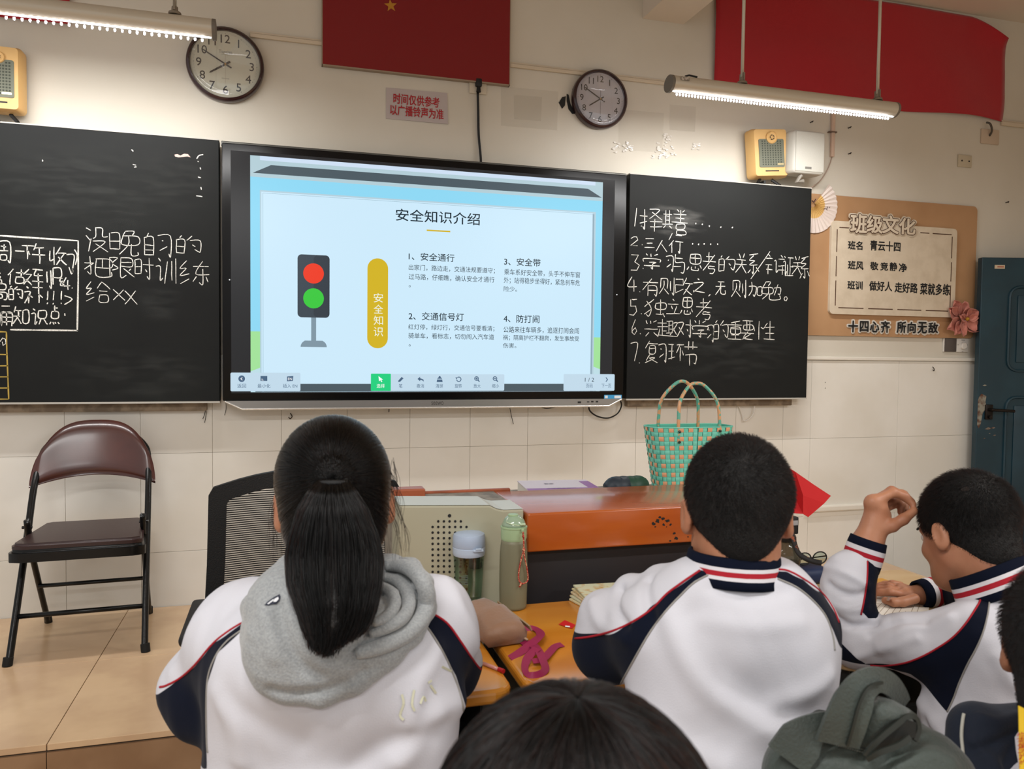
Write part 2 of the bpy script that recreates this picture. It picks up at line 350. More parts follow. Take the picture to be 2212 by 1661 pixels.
def px_chalk(par, polys, wd, m=None, nm='chalk_line'):
    mb = MB()
    for P in polys: chalk_strokes(mb, [[(onY(a, b, YB)[0], onY(a, b, YB)[2]) for a, b in P]], wd, YB-.0004)
    return mb.build(nm, m or m_chalk, par)
px_chalk(bl, [[(-60, 505), (0, 509), (60, 513), (170, 520)], [(169, 519), (169, 600), (168, 660), (167, 716)], [(22, 712), (80, 713), (168, 714)]], .0062)
px_chalk(bl, [[(144, 550), (160, 551), (158, 575), (156, 590)], [(149, 577), (155, 592), (158, 579)], [(161, 539), (167, 552), (163, 572)], [(92, 345), (92, 349)]], .0045)
px_chalk(bl, [[(-80, 716), (-20, 716), (14, 717)], [(14, 717), (15, 760), (17, 810), (19, 862)], [(-80, 766), (16, 766)], [(-80, 790), (17, 790)], [(-80, 814), (18, 814)], [(-80, 838), (18, 838)], [(-80, 862), (19, 862)]], .0052, mat('yellow_chalk', '#b59a4a', .9))
px_chalk(bl, [[(0, 738), (6, 730), (12, 733), (13, 742), (7, 746), (5, 738)], [(-10, 732), (0, 744)]], .004)
px_chalk(bl, [[(425, 343), (430, 336), (439, 334)], [(427, 348), (428, 350)], [(432, 362), (434, 366)], [(428, 382), (434, 384)], [(434, 404), (435, 410)], [(424, 423), (437, 425)], [(284, 323), (288, 327)], [(287, 355), (294, 357)], [(290, 361), (295, 361)]], .0042, None, 'chalk_fleck')
b = MB(); b.add([(onY(a, c, YB)[0], YB-.0008, onY(a, c, YB)[2]) for a, c in ((377, 334), (383, 333), (390, 336), (398, 332), (406, 333), (412, 340), (405, 338), (395, 339), (386, 340), (378, 338))], [tuple(range(10))]); b.build('torn_paper_scrap', mat('pink_scrap', '#d9b7ae', .8), bl)
# wiped smears on the boards, soft strokes of old chalk dust
def smear(par, px0, py0, px1, py1, name='chalk_smear', col='#4b4d4b', seed=0):
    key = 'smear%s' % col
    m = mat(key, col, .95)
    if not m.get('done'):
        nt = m.node_tree; tc = nt.nodes.new('ShaderNodeTexCoord'); mp = nt.nodes.new('ShaderNodeMapping'); mp.inputs['Scale'].default_value = (3, 3, 13); mp.inputs['Rotation'].default_value = (0, .35, 0)
        nz = nt.nodes.new('ShaderNodeTexNoise'); nz.inputs['Scale'].default_value = 3; nz.inputs['Detail'].default_value = 6
        at_ = nt.nodes.new('ShaderNodeAttribute'); at_.attribute_name = 'fade'; mr = nt.nodes.new('ShaderNodeMapRange'); mr.inputs[1].default_value = .42; mr.inputs[2].default_value = .75; mr.inputs[4].default_value = .38
        mu = nt.nodes.new('ShaderNodeMath'); mu.operation = 'MULTIPLY'
        nt.links.new(tc.outputs['Object'], mp.inputs[0]); nt.links.new(mp.outputs[0], nz.inputs[0]); nt.links.new(nz.outputs[0], mr.inputs[0]); nt.links.new(mr.outputs[0], mu.inputs[0]); nt.links.new(at_.outputs['Fac'], mu.inputs[1]); nt.links.new(mu.outputs[0], nt.nodes['Principled BSDF'].inputs['Alpha']); m['done'] = 1
    a = onY(px0, py0, YB); c = onY(px1, py1, YB); n = 12; vs = []; fs = []; fd = []
    for j in range(n+1):
        for i in range(n+1):
            u, v = i/n, j/n; vs.append((a[0]+(c[0]-a[0])*u, YB-.0002, a[2]+(c[2]-a[2])*v)); fd.append(max(0, 1-((2*u-1)**2+(2*v-1)**2)))
    for j in range(n):
        for i in range(n): fs.append((j*(n+1)+i, j*(n+1)+i+1, (j+1)*(n+1)+i+1, (j+1)*(n+1)+i))
    mb = MB(); mb.add(vs, fs); o = mb.build(name, m, par)
    at_ = o.data.attributes.new('fade', 'FLOAT', 'POINT'); at_.data.foreach_set('value', fd); return o
smear(br, 1385, 430, 1530, 520, col='#9a9a96'); smear(bl, 290, 570, 400, 710); smear(bl, -40, 470, 200, 640); smear(bl, 120, 740, 470, 880); smear(bl, -60, 280, 420, 520); smear(bl, 250, 300, 480, 470)
smear(br, 1380, 640, 1720, 840)
R_ = [[('壹', 1368, 448, 1378, 490), ('点点', 1380, 484, 1390, 492), ('择', 1382, 451, 1430, 501), ('其', 1431, 453, 1453, 493), ('善', 1451, 453, 1485, 495), ('口', 1460, 496, 1481, 508)],
 [('二', 1361, 511, 1379, 531), ('点点', 1382, 524, 1392, 532), ('参', 1392, 513, 1414, 535), ('人', 1418, 518, 1440, 544), ('行', 1445, 503, 1475, 547)],
 [('三', 1361, 550, 1383, 584), ('点点', 1384, 574, 1394, 584), ('学', 1391, 547, 1424, 582), ('习', 1436, 550, 1455, 586), ('与', 1453, 549, 1480, 589), ('思', 1485, 549, 1515, 584), ('考', 1519, 544, 1546, 591), ('的', 1553, 552, 1585, 590), ('关', 1589, 547, 1612, 590), ('系', 1613, 547, 1639, 592), ('斜', 1622, 541, 1662, 604), ('辩', 1655, 549, 1694, 593), ('证', 1692, 552, 1713, 596), ('关', 1711, 553, 1731, 594), ('系', 1726, 553, 1748, 602)],
 [('肆', 1356, 597, 1376, 630), ('点点', 1377, 626, 1387, 634), ('有', 1389, 601, 1421, 640), ('则', 1424, 598, 1455, 636), ('改', 1460, 599, 1495, 637), ('之', 1495, 601, 1522, 632), ('逗', 1527, 630, 1537, 640), ('无', 1546, 604, 1566, 638), ('则', 1580, 603, 1610, 642), ('加', 1618, 609, 1645, 640), ('勉', 1647, 609, 1684, 647), ('圈', 1688, 632, 1704, 652)],
 [('五', 1358, 646, 1377, 680), ('点点', 1380, 672, 1390, 682), ('独', 1392, 646, 1436, 684), ('立', 1440, 646, 1468, 678), ('思', 1470, 643, 1496, 678), ('考', 1504, 643, 1537, 690)],
 [('六', 1362, 690, 1377, 722), ('点点', 1378, 716, 1388, 724), ('兴', 1392, 692, 1421, 726), ('趣', 1421, 689, 1462, 728), ('对', 1463, 689, 1494, 728), ('学', 1497, 692, 1527, 729), ('习', 1524, 700, 1542, 738), ('的', 1542, 692, 1571, 737), ('重', 1573, 693, 1601, 733), ('要', 1601, 693, 1628, 734), ('性', 1630, 693, 1672, 733)],
 [('七', 1360, 741, 1379, 780), ('点点', 1376, 778, 1386, 788), ('复', 1394, 737, 1420, 784), ('习', 1420, 740, 1440, 782), ('环', 1444, 740, 1476, 780), ('节', 1478, 737, 1505, 790)]]
lines(br, R_, .0044)
px_chalk(br, [[(x, y), (x+2, y+1)] for x, y in ((1502, 482), (1516, 484), (1531, 488), (1556, 490), (1581, 491), (1495, 526), (1508, 527), (1520, 526), (1534, 527), (1549, 527))], .008, None, 'chalk_dots')
# ---------------------------------------------------------------- interactive panel
PX0, PX1 = onY(480, 600, YP)[0], onY(1351, 600, YP)[0]
PZ0, PZ1 = onY(900, 864, YP)[2], onY(900, 341, YP)[2]
pan = root('interactive_panel', 'large black interactive display showing a traffic safety slide, between the blackboards', 'display', ((PX0+PX1)/2, -.04, PZ0))
m_bez = mat('glossy_bezel', '#0a0a0b', .3, spec=.25)
b = MB(); b.box(PX0, YP, PZ0, PX1, -.012, PZ1, bev=.006); b.build('bezel', m_bez, pan, auto=40)
b = MB(); b.box(PX0-.004, YP+.012, PZ1-.012, PX1+.004, -.012, PZ1+.010, bev=.004); b.build('top_rim', mat('rim_grey', '#55544f', .4, .4), pan)
def Pq(a, b_, dy=0): p = onY(a, b_, YP); return (p[0], YP-dy, p[2])
SX0, SX1 = onY(499, 600, YP)[0], onY(1325, 600, YP)[0]; SZ0, SZ1 = onY(900, 848, YP)[2], onY(900, 356, YP)[2]
b = MB(); b.box(SX0, YP-.0006, SZ0, SX1, YP, SZ1); b.build('screen_black_border', screen('scr_black', '#2a2a2c', .8), pan)
UX0, UX1 = onY(541, 600, YP)[0], onY(1299, 600, YP)[0]; UZ0, UZ1 = onY(900, 846, YP)[2], onY(900, 363, YP)[2]
def zz(py): return onY(900, py, YP)[2]
def Z1(zx, zy):  # zoomed slide reading -> plane point; slope removed by the perspective itself
    p = onY(480+zx/2.5136, 300+zy/2.5136, YP); return p[0], p[2]
def slab(name, pts, mt, lay, par=pan):
    b = MB(); b.prism(pts, YP-.0006-.0003*lay, YP-.0003-.0003*lay); return b.build(name, mt, par)
def rect(x0, z0, x1, z1): return [(x0, z0), (x1, z0), (x1, z1), (x0, z1)]
s_bg = mat('scr_slide', '#050505', .25, emit='#cdeafb', es=.84, spec=.3)
slide = slab('slide_sky', rect(UX0, UZ0, UX1, UZ1), screen('scr_sky', '#8ed8f4'), 1)
hgreen = Z1(180, 1045)[1]
slab('slide_grass', rect(UX0, UZ0, UX1, hgreen), screen('scr_grass', '#a2e29a'), 2)
slab('slide_lower_band', [(UX0, UZ0), (UX1, UZ0), (UX1, Z1(1900, 1250)[1]), (Z1(1980, 0)[0], Z1(1900, 1215)[1]), (Z1(250, 0)[0], Z1(230, 1225)[1]), (UX0, Z1(170, 1262)[1])], screen('scr_pale', '#bddde6'), 3)
slab('slide_header', rect(UX0, Z1(160, 205)[1], UX1, UZ1), screen('scr_header', '#b3cdd6'), 3)
slab('slide_header_panel', rect(Z1(205, 0)[0], Z1(1100, 195)[1]+.01, Z1(2030, 0)[0], UZ1), screen('scr_header2', '#cfe0f4'), 4)
zb = Z1(170, 185)[1]; zt2 = Z1(265, 143)[1]
slab('slide_shelf', [(Z1(165, 0)[0], zb), (Z1(2060, 330)[0], zb), (Z1(1985, 282)[0], zt2), (Z1(265, 143)[0], zt2)], screen('scr_dark', '#4b5961'), 5)
wx0, wx1 = Z1(205, 600)[0], Z1(2025, 600)[0]; wz1 = Z1(210, 278)[1]
slab('slide_board_frame', rect(wx0, UZ0, wx1, wz1), screen('scr_frame', '#b4cfdc'), 4)
slab('slide_board', rect(wx0+.006, UZ0, wx1-.017, wz1-.007), s_bg, 5)
slab('slide_board_shade', rect(wx1-.017, UZ0, wx1-.008, wz1-.012), screen('scr_shade', '#8fa9b8'), 5)
b = MB(); e = .0009
for (a, c) in ((wx0+.012, wx0+.0135),): b.box(a, YP-.0026, UZ0, c, YP-.0024, wz1-.012)
b.box(wx0+.012, YP-.0026, wz1-.0135, wx1-.017, YP-.0024, wz1-.012); b.build('slide_inner_line', screen('scr_line', '#93b4c4'), pan)
Lay = 8
def sy(k): return YP-.0006-.0003*k
# traffic light picture
x0, x1 = Z1(409, 800)[0], Z1(583, 800)[0]; z0, z1 = Z1(495, 970)[1], Z1(495, 630)[1]
slab('picture_pole', rect(Z1(484, 0)[0], Z1(495, 1120)[1], Z1(511, 0)[0], z0+.01), screen('scr_pole', '#7f95a3'), 6)
xc, zc = Z1(497, 1130); r_ = Z1(568, 1130)[0]-xc
slab('picture_foot', [(xc+r_*math.cos(a), zc+.029*min(1, math.sin(a)*1.4)) for a in np.linspace(0, math.pi, 16)], screen('scr_pole', '#7f95a3'), 7)
slab('picture_lamp_case', rrect(x0, z0, x1, z1, .018), screen('scr_case', '#3c4650'), 7)
slab('picture_lamp_case_half', rrect((x0+x1)/2, z0+.002, x1-.002, z1-.002, .016), screen('scr_case2', '#333b44'), 8)
for nm, zy, c in (('picture_red_light', 731, '#ee3a1e'), ('picture_green_light', 866, '#38c83c')):
    xc, zc = Z1(496, zy); slab(nm, circ(xc, zc, Z1(552, 731)[0]-Z1(496, 731)[0]), screen(nm, c), 9)
# yellow capsule
x0, x1 = Z1(791, 0)[0], Z1(904, 0)[0]; z0, z1 = Z1(848, 1137)[1], Z1(848, 649)[1]
slab('slide_capsule', rrect(x0, z0, x1, z1, (x1-x0)/2*.999, 10), screen('scr_capsule', '#d2b31c'), 6)
def words(name, items, mt, lay=8, bold=0.0):
    b = MB()
    for s, a, c, d, e_ in items:
        px0, py0, px1, py1 = 480+a/2.5136, 300+c/2.5136, 480+d/2.5136, 300+e_/2.5136
        A = onY(px0, (py0+py1)/2, YP); B = onY(px1, (py0+py1)/2, YP); zt_ = onY((px0+px1)/2, py0, YP)[2]; zb_ = onY((px0+px1)/2, py1, YP)[2]
        y = sy(lay); text_on(b, s, ((A[0], y, zb_), (B[0], y, zb_), (B[0], y, zt_), (A[0], y, zt_)), bold=bold)
    return b.build(name, mt, pan)
s_tx = screen('scr_text', '#12303f', .6); s_wh = screen('scr_white', '#eef3e6')
words('capsule_text', [('安', 822, 838, 873, 888), ('全', 822, 900, 873, 948), ('知', 822, 960, 873, 1010), ('识', 822, 1022, 873, 1072)], s_wh)
words('slide_title', [('安全知识介绍', 942, 392, 1398, 457)], s_tx, bold=.008)
slab('title_underline', rect(Z1(1110, 500)[0], Z1(1174, 504)[1], Z1(1238, 500)[0], Z1(1174, 496)[1]), screen('scr_capsule', '#d2b31c'), 6)
words('slide_heading', [('1、安全通行', 1012, 621, 1260, 663)], s_tx, bold=.008); words('slide_heading', [('3、安全带', 1530, 648, 1727, 690)], s_tx, bold=.008)
words('slide_heading', [('2、交通信号灯', 1012, 943, 1311, 986)], s_tx, bold=.008); words('slide_heading', [('4、防打闹', 1527, 956, 1721, 998)], s_tx, bold=.008)
words('slide_paragraph', [('出家门，路边走，交通法规要遵守；', 1012, 691, 1480, 724), ('过马路，仔细瞧，确认安全才通行', 1012, 740, 1477, 773), ('。', 1012, 795, 1023, 806)], s_tx)
words('slide_paragraph', [('红灯停，绿灯行，交通信号要看清；', 1010, 1010, 1477, 1042), ('骑单车，看标志，切勿闯入汽车道', 1010, 1057, 1475, 1088), ('。', 1012, 1116, 1023, 1127)], s_tx)
words('slide_paragraph', [('乘车系好安全带，头手不伸车窗', 1530, 714, 1942, 747), ('外；站得稳步坐得好，紧急刹车危', 1528, 758, 1941, 793), ('险少。', 1528, 801, 1600, 829)], s_tx)
words('slide_paragraph', [('公路来往车辆多，追逐打闹会闯', 1526, 1022, 1936, 1056), ('祸；隔离护栏不翻爬，发生事故受', 1524, 1067, 1936, 1098), ('伤害。', 1524, 1108, 1596, 1136)], s_tx)
# tool bar
bz0, bz1 = zz(846), zz(815)
slab('slide_bottom_strip', rect(UX0+.02, zz(845.5), UX1-.02, zz(829)), screen('scr_dark', '#4b5961'), 6)
s_bar = screen('scr_bar', '#c2daea')
def bar(a, c, top, bot, mt, lay=7, r=.006, nm='toolbar_segment'):
    x0, x1 = onY(a, 830, YP)[0], onY(c, 830, YP)[0]; zt_ = (onY(a, top, YP)[2]+onY(c, top, YP)[2])/2; zb_ = (onY(a, bot, YP)[2]+onY(c, bot, YP)[2])/2
    return slab(nm, rrect(x0, zb_, x1, zt_, r), mt, lay)
bar(498, 649, 805, 845, s_bar); bar(801, 1089, 808, 844, s_bar); bar(1217, 1327, 808, 844, s_bar); bar(801, 844, 807, 844, screen('scr_green', '#22d07f'), 8, .003, 'selected_tool')
s_ic = screen('scr_icon', '#4a6480')
words('tool_caption', [(s, a, 1330, c, 1352) for s, a, c in (('返回', 82, 130), ('最小化', 192, 262), ('插入 EN', 330, 408), ('笔', 958, 978), ('撤消', 1055, 1095), ('清屏', 1158, 1198), ('旋转', 1262, 1300), ('放大', 1364, 1402), ('缩小', 1464, 1502), ('页码', 1974, 2010), ('下一页', 2058, 2110))], s_ic, 9)
words('tool_caption', [('选择', 838, 1330, 882, 1352)], screen('scr_wh2', '#ffffff'), 10)
words('page_number', [('1 / 2', 1968, 1297, 2018, 1318)], s_tx, 9)
ic = MB(); y9 = sy(9)
def zp(zx, zy): p = onY(480+zx/2.5136, 300+zy/2.5136, YP); return (p[0], y9, p[2])
def icp(pts, m_=None):
    q = m_ or MB(); q.add([zp(*p) for p in pts], [tuple(range(len(pts)))])
    if m_ is None: q.build('tool_icon', s_ic, pan)
icp([(106+18*math.cos(a), 1302+18*math.sin(a)) for a in np.linspace(0, 6.28, 24, endpoint=False)])
icp([(208, 1287), (245, 1287), (245, 1314), (208, 1314)]); icp([(352, 1290), (386, 1287), (384, 1314), (352, 1316)])
icp([(956, 1312), (974, 1292), (984, 1300), (966, 1318), (955, 1320)]); icp([(1060, 1303), (1074, 1291), (1074, 1299), (1092, 1306), (1094, 1318), (1084, 1310), (1074, 1309), (1074, 1316)])
icp([(1166, 1302), (1174, 1294), (1176, 1288), (1184, 1288), (1186, 1294), (1194, 1302)]); icp([(1166, 1306), (1194, 1306), (1196, 1320), (1164, 1320)])
def ring(cx_, cy_, r, t0=0, t1=6.28):
    A = np.linspace(t0, t1, 20); V = [zp(cx_+(r-2.2)*math.cos(a), cy_+(r-2.2)*math.sin(a)) for a in A]+[zp(cx_+(r+2.2)*math.cos(a), cy_+(r+2.2)*math.sin(a)) for a in A]
    q = MB(); q.add(V, [(i, i+1, i+21, i+20) for i in range(19)]); q.build('tool_icon', s_ic, pan)
ring(1284, 1305, 12, -2.2, 3.0); ring(1380, 1301, 10); ring(1480, 1301, 10); icp([(1388, 1306), (1398, 1316), (1394, 1320), (1384, 1310)]); icp([(1488, 1306), (1498, 1316), (1494, 1320), (1484, 1310)])
icp([(1374, 1299), (1386, 1299), (1386, 1303), (1374, 1303)]); icp([(1378, 1295), (1382, 1295), (1382, 1307), (1378, 1307)]); icp([(1474, 1299), (1486, 1299), (1486, 1303), (1474, 1303)])
icp([(2080, 1296), (2084, 1294), (2094, 1307), (2084, 1319), (2080, 1317), (2088, 1307)])
icp([(1266, 1294), (1278, 1296), (1270, 1306)])
wi = MB(); y9 = sy(11)
icp([(848, 1288), (873, 1307), (863, 1308), (869, 1318), (864, 1321), (858, 1310), (851, 1316)], wi); icp([(108, 1294), (111, 1296), (104, 1302), (111, 1309), (108, 1311), (99, 1302)], wi)
icp([(216, 1298), (218, 1308), (228, 1310), (214, 1311)], wi)
wi.build('tool_icon_white', screen('scr_wh2', '#ffffff'), pan)
words('tool_icon_text', [('EN', 357, 1296, 379, 1310)], screen('scr_wh2', '#ffffff'), 11)
mk = MB()
for zx, zy in ((40, 765), (2142, 846)): x, z = Z1(zx, zy); mk.prism(circ(x, z, .003, 10), YP-.003, YP-.001)
mk.build('side_tab_mark', screen('scr_wh2', '#ffffff'), pan)
# silver speaker bar below, sticker, sockets, brand lettering
x0, x1 = PX0+.01, PX1-.015
bar_ = MB(); zt_ = PZ0+.001
prof = [(x0, zt_), (x1, zt_), (x1-.075, zt_-.036), (x0+.075, zt_-.036)]
bar_.prism(prof, YP-.012, -.02); bar_.build('speaker_bar', m_alu, pan)
b = MB(); b.tube([(x0, YP-.012, zt_-.002), (x0+.072, YP-.014, zt_-.037), (x1-.072, YP-.014, zt_-.037), (x1, YP-.012, zt_-.002)], .0045, 8); b.build('bright_lip', mat('bright_metal', '#dcdad6', .25, .7), pan, auto=50)
b = MB(); tbox(b, 'seewo', 932, 867, 958, 875, YP-.0125, .01); b.build('brand_lettering', mat('dark_print', '#4a4846', .5), pan)
b = MB()
for a, c, d, e_ in ((1248, 867, 1255, 871), (1268, 867, 1273, 869), (1277, 866, 1282, 869), (1287, 866, 1292, 869)):
    p, q = onY(a, c, YP-.0125), onY(d, e_, YP-.0125); b.box(p[0], YP-.0128, q[2], q[0], YP-.0118, p[2])
b.build('socket', mat('socket_black', '#151515', .5), pan)
p, q = onY(1305, 853, YP-.001), onY(1343, 861.5, YP-.001)
b = MB(); b.prism(rrect(p[0], q[2], q[0], p[2], .003), YP-.0012, YP); b.build('blue_sticker', mat('sticker_blue', '#3d9fd6', .4), pan)
b = MB(); p, q = onY(1327, 854.5, YP), onY(1341, 860, YP); b.prism(rrect(p[0], q[2], q[0], p[2], .002), YP-.0018, YP-.0012); p, q = onY(1306.5, 854.5, YP), onY(1312.5, 860, YP); b.prism(rect(p[0], q[2], q[0], p[2]), YP-.0018, YP-.0012); b.build('sticker_white_patch', mat('sticker_white', '#e8eef2', .5), pan)
# ================================================================ things on the front wall
m_cl = mat('clock_rim_maroon', '#2e1316', .25, coat=.5); m_face = mat('clock_face', '#d9d8c4', .55); m_ink = mat('black_ink', '#16181a', .6)
m_glass = thin_glass('clear_glass')
def clock(px_, py_, R, label, face, digits_h, rim, second):
    c = onY(px_, py_, -.03); x, z = c[0], c[2]; r = root('wall_clock', label, 'clock', (x, -.001, z), 'round wall clocks')
    b = MB(); b.lathe([(R-.002, 0), (R, -.01), (R, -.03), (R-.004, -.042), (R-.014, -.047), (R-rim, -.040), (R-rim-.003, -.024)], (x, -.001, z), 64, (0, 1, 0)); o = b.build('rim', m_cl, r, auto=50)
    # open the rim: replace caps by real face disc set in front of the back cap
    b = MB(); b.prism(circ(x, z, R-rim+.001, 64), -.030, -.026); b.build('face', face, r)
    # numerals
    d = MB(); t = MB(); rn = (R-rim)*.80
    for k in range(1, 13):
        a = math.radians(90-30*k); cx_, cz_ = x+rn*.94*math.cos(a), z+rn*.94*math.sin(a); V, _ = glyphs(str(k), .0)
        w_ = (V[:, 0].max()-V[:, 0].min()); h_ = (V[:, 1].max()-V[:, 1].min()); s_ = digits_h/h_
        text_on(d, str(k), bold=.012, q=[(cx_+sx*w_*s_/2, -.0306, cz_+sz*digits_h/2) for sx, sz in ((-1, -1), (1, -1), (1, 1), (-1, 1))])
    for k in range(60):
        a = math.radians(6*k); rr = (R-rim)*.90; q = .0016 if k % 5 == 0 else .0008
        t.prism(circ(x+rr*math.cos(a), z+rr*math.sin(a), q, 6), -.0306, -.0298)
    d.build('numerals', m_ink, r); t.build('minute_dots', m_ink, r)
    def hand(ang, L, back, wd, y, nm, mt):
        a = math.radians(90-ang); u = (math.cos(a), math.sin(a)); v = (-u[1], u[0]); P = [(-back, -wd), (-back, wd), (L*.9, wd*.8), (L, 0), (L*.9, -wd*.8)]
        b = MB(); b.prism([(x+p*u[0]+q*v[0], z+p*u[1]+q*v[1]) for p, q in P], y-.001, y); b.build(nm, mt, r)
    Rf = R-rim
    hand(300, Rf*.78, Rf*.2, .0026 if second else .0033, -.034, 'minute_hand', m_ink); hand(237, Rf*.55, Rf*.16, .0036 if second else .0045, -.0325, 'hour_hand', m_ink)
    hand(180, Rf*.62, Rf*.3, .0007, -.0355, 'second_hand', m_ink if second else mat('second_hand_pale', '#b3a58c', .5))
    b = MB(); b.lathe([(.004, 0), (.004, -.008)], (x, -.030, z), 12, (0, 1, 0)); b.build('hub', mat('brass', '#c99d4a', .3, .8), r)
    b = MB(); Rg = R-rim+.002; b.lathe([(Rg, -.0385)]+[(Rg*q, -.0390-.0115*(1-q*q)) for q in (1, .9, .8, .65, .5, .35, .2, .08, .01)]+[(Rg*q, -.0386-.0112*(1-q*q)) for q in (.01, .2, .5, .8, .98)], (x, 0, z), 64, (0, 1, 0)); g_ = b.build('glass', m_glass, r, smooth=True); return r, x, z
c1, x, z = clock(487, 139, .1665, 'larger round clock with cream face, partly behind the left hanging lamp', m_face, .036, .017, False)
b = MB(); text_on(b, 'Tiantian', [(x-.028, -.0306, z+.048), (x+.028, -.0306, z+.048), (x+.028, -.0306, z+.063), (x-.028, -.0306, z+.063)]); b.box(x-.018, -.0306, z+.0425, x+.018, -.030, z+.0433); text_on(b, 'Quartz', [(x-.016, -.0306, z-.066), (x+.016, -.0306, z-.066), (x+.016, -.0306, z-.060), (x-.016, -.0306, z-.060)]); b.build('dial_print', mat('print_grey', '#77776b', .6), c1)
c2, x, z = clock(1296.5, 214, .151, 'smaller round clock with white face, right of the red flag board', mat('clock_face_white', '#c9c6cd', .5), .031, .016, True)
b = MB(); text_on(b, 'Quartz', [(x-.014, -.0306, z+.046), (x+.014, -.0306, z+.046), (x+.014, -.0306, z+.053), (x-.014, -.0306, z+.053)]); b.build('dial_print', MATS['print_grey'], c2)
# dark butterfly-like decoration behind the second clock
def W(px_, py_, y=-.001): p = onY(px_, py_, y); return (p[0], p[2])
r = root('wall_sticker', 'black leaf-shaped sticker pieces poking out behind the smaller clock', 'sticker', (*[onY(1225, 215)[0], -.001, onY(1225, 215)[2]],))
m_stk = mat('black_sticker', '#131413', .5)
for P in ([(1207, 222), (1214, 210), (1222, 208), (1220, 228), (1214, 235)], [(1224, 203), (1228, 205), (1232, 225), (1240, 240), (1243, 246), (1236, 246), (1228, 236), (1224, 218)], [(1236, 192), (1241, 188), (1246, 205), (1238, 205)]):
    b = MB(); b.prism([W(*p) for p in P], -.004, -.001); b.build('sticker_piece', m_stk, r)
# ---- red flag board with star
r = root('flag_board', 'framed red flag board hanging above the display, yellow star at its top', 'flag board', (.62, -.02, 2.70))
m_red = mat('flag_red_gloss', '#7d1119', .16, spec=.5, bump=.006, bscale=5)
fx0, fx1, fz0 = onY(697, 100, -.03)[0], onY(1101, 100, -.03)[0], onY(900, 160, -.03)[2]; fz1 = fz0+.62
b = MB(); b.box(fx0, -.030, fz0, fx1, -.004, fz1, bev=.001, seg=1); b.build('red_panel', m_red, r)
b = MB(); b.box(fx0-.003, -.028, fz0-.006, fx1+.003, -.002, fz0); b.box(fx0-.004, -.028, fz0-.006, fx0, -.002, fz1); b.box(fx1, -.028, fz0-.006, fx1+.004, -.002, fz1); b.build('frame_strip', mat('frame_strip', '#a08f7c', .4, .5), r)
sx_, sz_ = onY(844, 12, -.031)[0], onY(844, 12, -.031)[2]
star = [(sx_+(.031 if k % 2 == 0 else .0125)*math.sin(math.radians(36*k-8)), sz_+(.031 if k % 2 == 0 else .0125)*math.cos(math.radians(36*k-8))) for k in range(10)]
b = MB(); b.prism(star, -.0312, -.0300); b.build('star', mat('star_yellow', '#b9801f', .5), r)
# ---- red cloth banner, right, and the banner end at far left
def cloth(name, label, uv2w, nu, nv, m, group=None, th=.003):
    mb = MB(); vs = [uv2w(i/nu, j/nv) for j in range(nv+1) for i in range(nu+1)]
    fs = [(j*(nu+1)+i, j*(nu+1)+i+1, (j+1)*(nu+1)+i+1, (j+1)*(nu+1)+i) for j in range(nv) for i in range(nu)]
    mb.add(vs, fs); o = mb.build(name, m, loc=vs[0], smooth=True); so = o.modifiers.new('s', 'SOLIDIFY'); so.thickness = th
    return tag(o, label, 'banner', group)
m_ban = mat('red_cloth', '#a81420', .8, sheen=.3, bump=.25, bscale=260)
bx0, bx1 = onY(1543, 150, -.02)[0], onY(2172, 170, -.02)[0]; bzb = onY(1700, 230, -.02)[2]; bzt = 3.395
def ban(u, v):
    zb_ = 2.805-.01*u-.03*max(0, u-.9)+.012*math.sin(u*9)*(.4+u); zt_ = bzt
    x = bx0+(bx1-bx0)*u; z = zb_+(zt_-zb_)*v; y = -.018-.010*math.sin(u*17+v*3)*(.3+.7*(1-v))-.006*noise.noise(Vector((u*6, v*4, 1)))
    if u > .85 and v > .72:   # curled top corner
        k = (u-.85)/.15*(v-.72)/.28; x -= .045*k; z -= .12*k**1.5; y -= .05*k
    return (x+.008*math.sin(v*7)*u, y, z)
cloth('banner', 'red cloth banner with curled corner at upper right of the wall', ban, 60, 40, m_ban, th=.002)
def ban2(u, v): return (-2.2+(onY(151, 30, -.02)[0]+2.2)*u, -.02-.004*math.sin(u*14+v*2), onY(100, 47, -.02)[2]+(.55)*v)
cloth('banner', 'end of a red cloth banner behind the left hanging lamp', ban2, 30, 10, m_ban, th=.002)
# ---- cable trunking along the wall, conduit, sockets
m_tr = mat('trunking', '#cdbfa9', .5)
def strip(name, label, px0, py0, px1, py1, dz, dep, cat='trunking'):
    a, c = onY(px0, py0), onY(px1, py1); b = MB(); z = (a[2]+c[2])/2
    b.box(a[0], -dep, z-dz, c[0], -.0005, z+dz, bev=.003); b.box(a[0], -dep*.6, z+dz+.002, c[0], -.0005, z+dz+.009)
    return tag(b.build(name, m_tr, loc=((a[0]+c[0])/2, 0, z)), label, cat)
strip('cable_trunking', 'cream cable trunking between the larger clock and the flag board', 540, 78, 700, 96, .009, .016)
strip('cable_trunking', 'cream cable trunking running from the flag board past the smaller clock to the banner', 1100, 147, 1560, 192, .009, .016)
strip('cable_trunking', 'short cream trunking right of the red banner', 2160, 268, 2230, 275, .012, .018)
def plate(name, label, cat, a, c, d, e, col, th=.010, y=-.0005, extra=None):
    p, q = onY(a, c), onY(d, e); r = root(name, label, cat, ((p[0]+q[0])/2, y, q[2]))
    b = MB(); b.box(p[0], y-th, q[2], q[0], y, p[2], bev=.003); b.build('plate', mat('plate'+col, col, .45), r, auto=40)
    if extra: extra(r, p, q, y-th)
    return r
def ex1(r, p, q, y):
    b = MB(); cx_ = p[0]+(q[0]-p[0])*.5; b.box(cx_-.016, y-.022, q[2]+.03, cx_+.016, y, q[2]+.07, bev=.006); b.lathe([(.012, 0), (.007, .035)], (cx_, y-.012, q[2]+.005), 12); b.build('plug', mat('plug_black', '#141414', .5), r, auto=40)
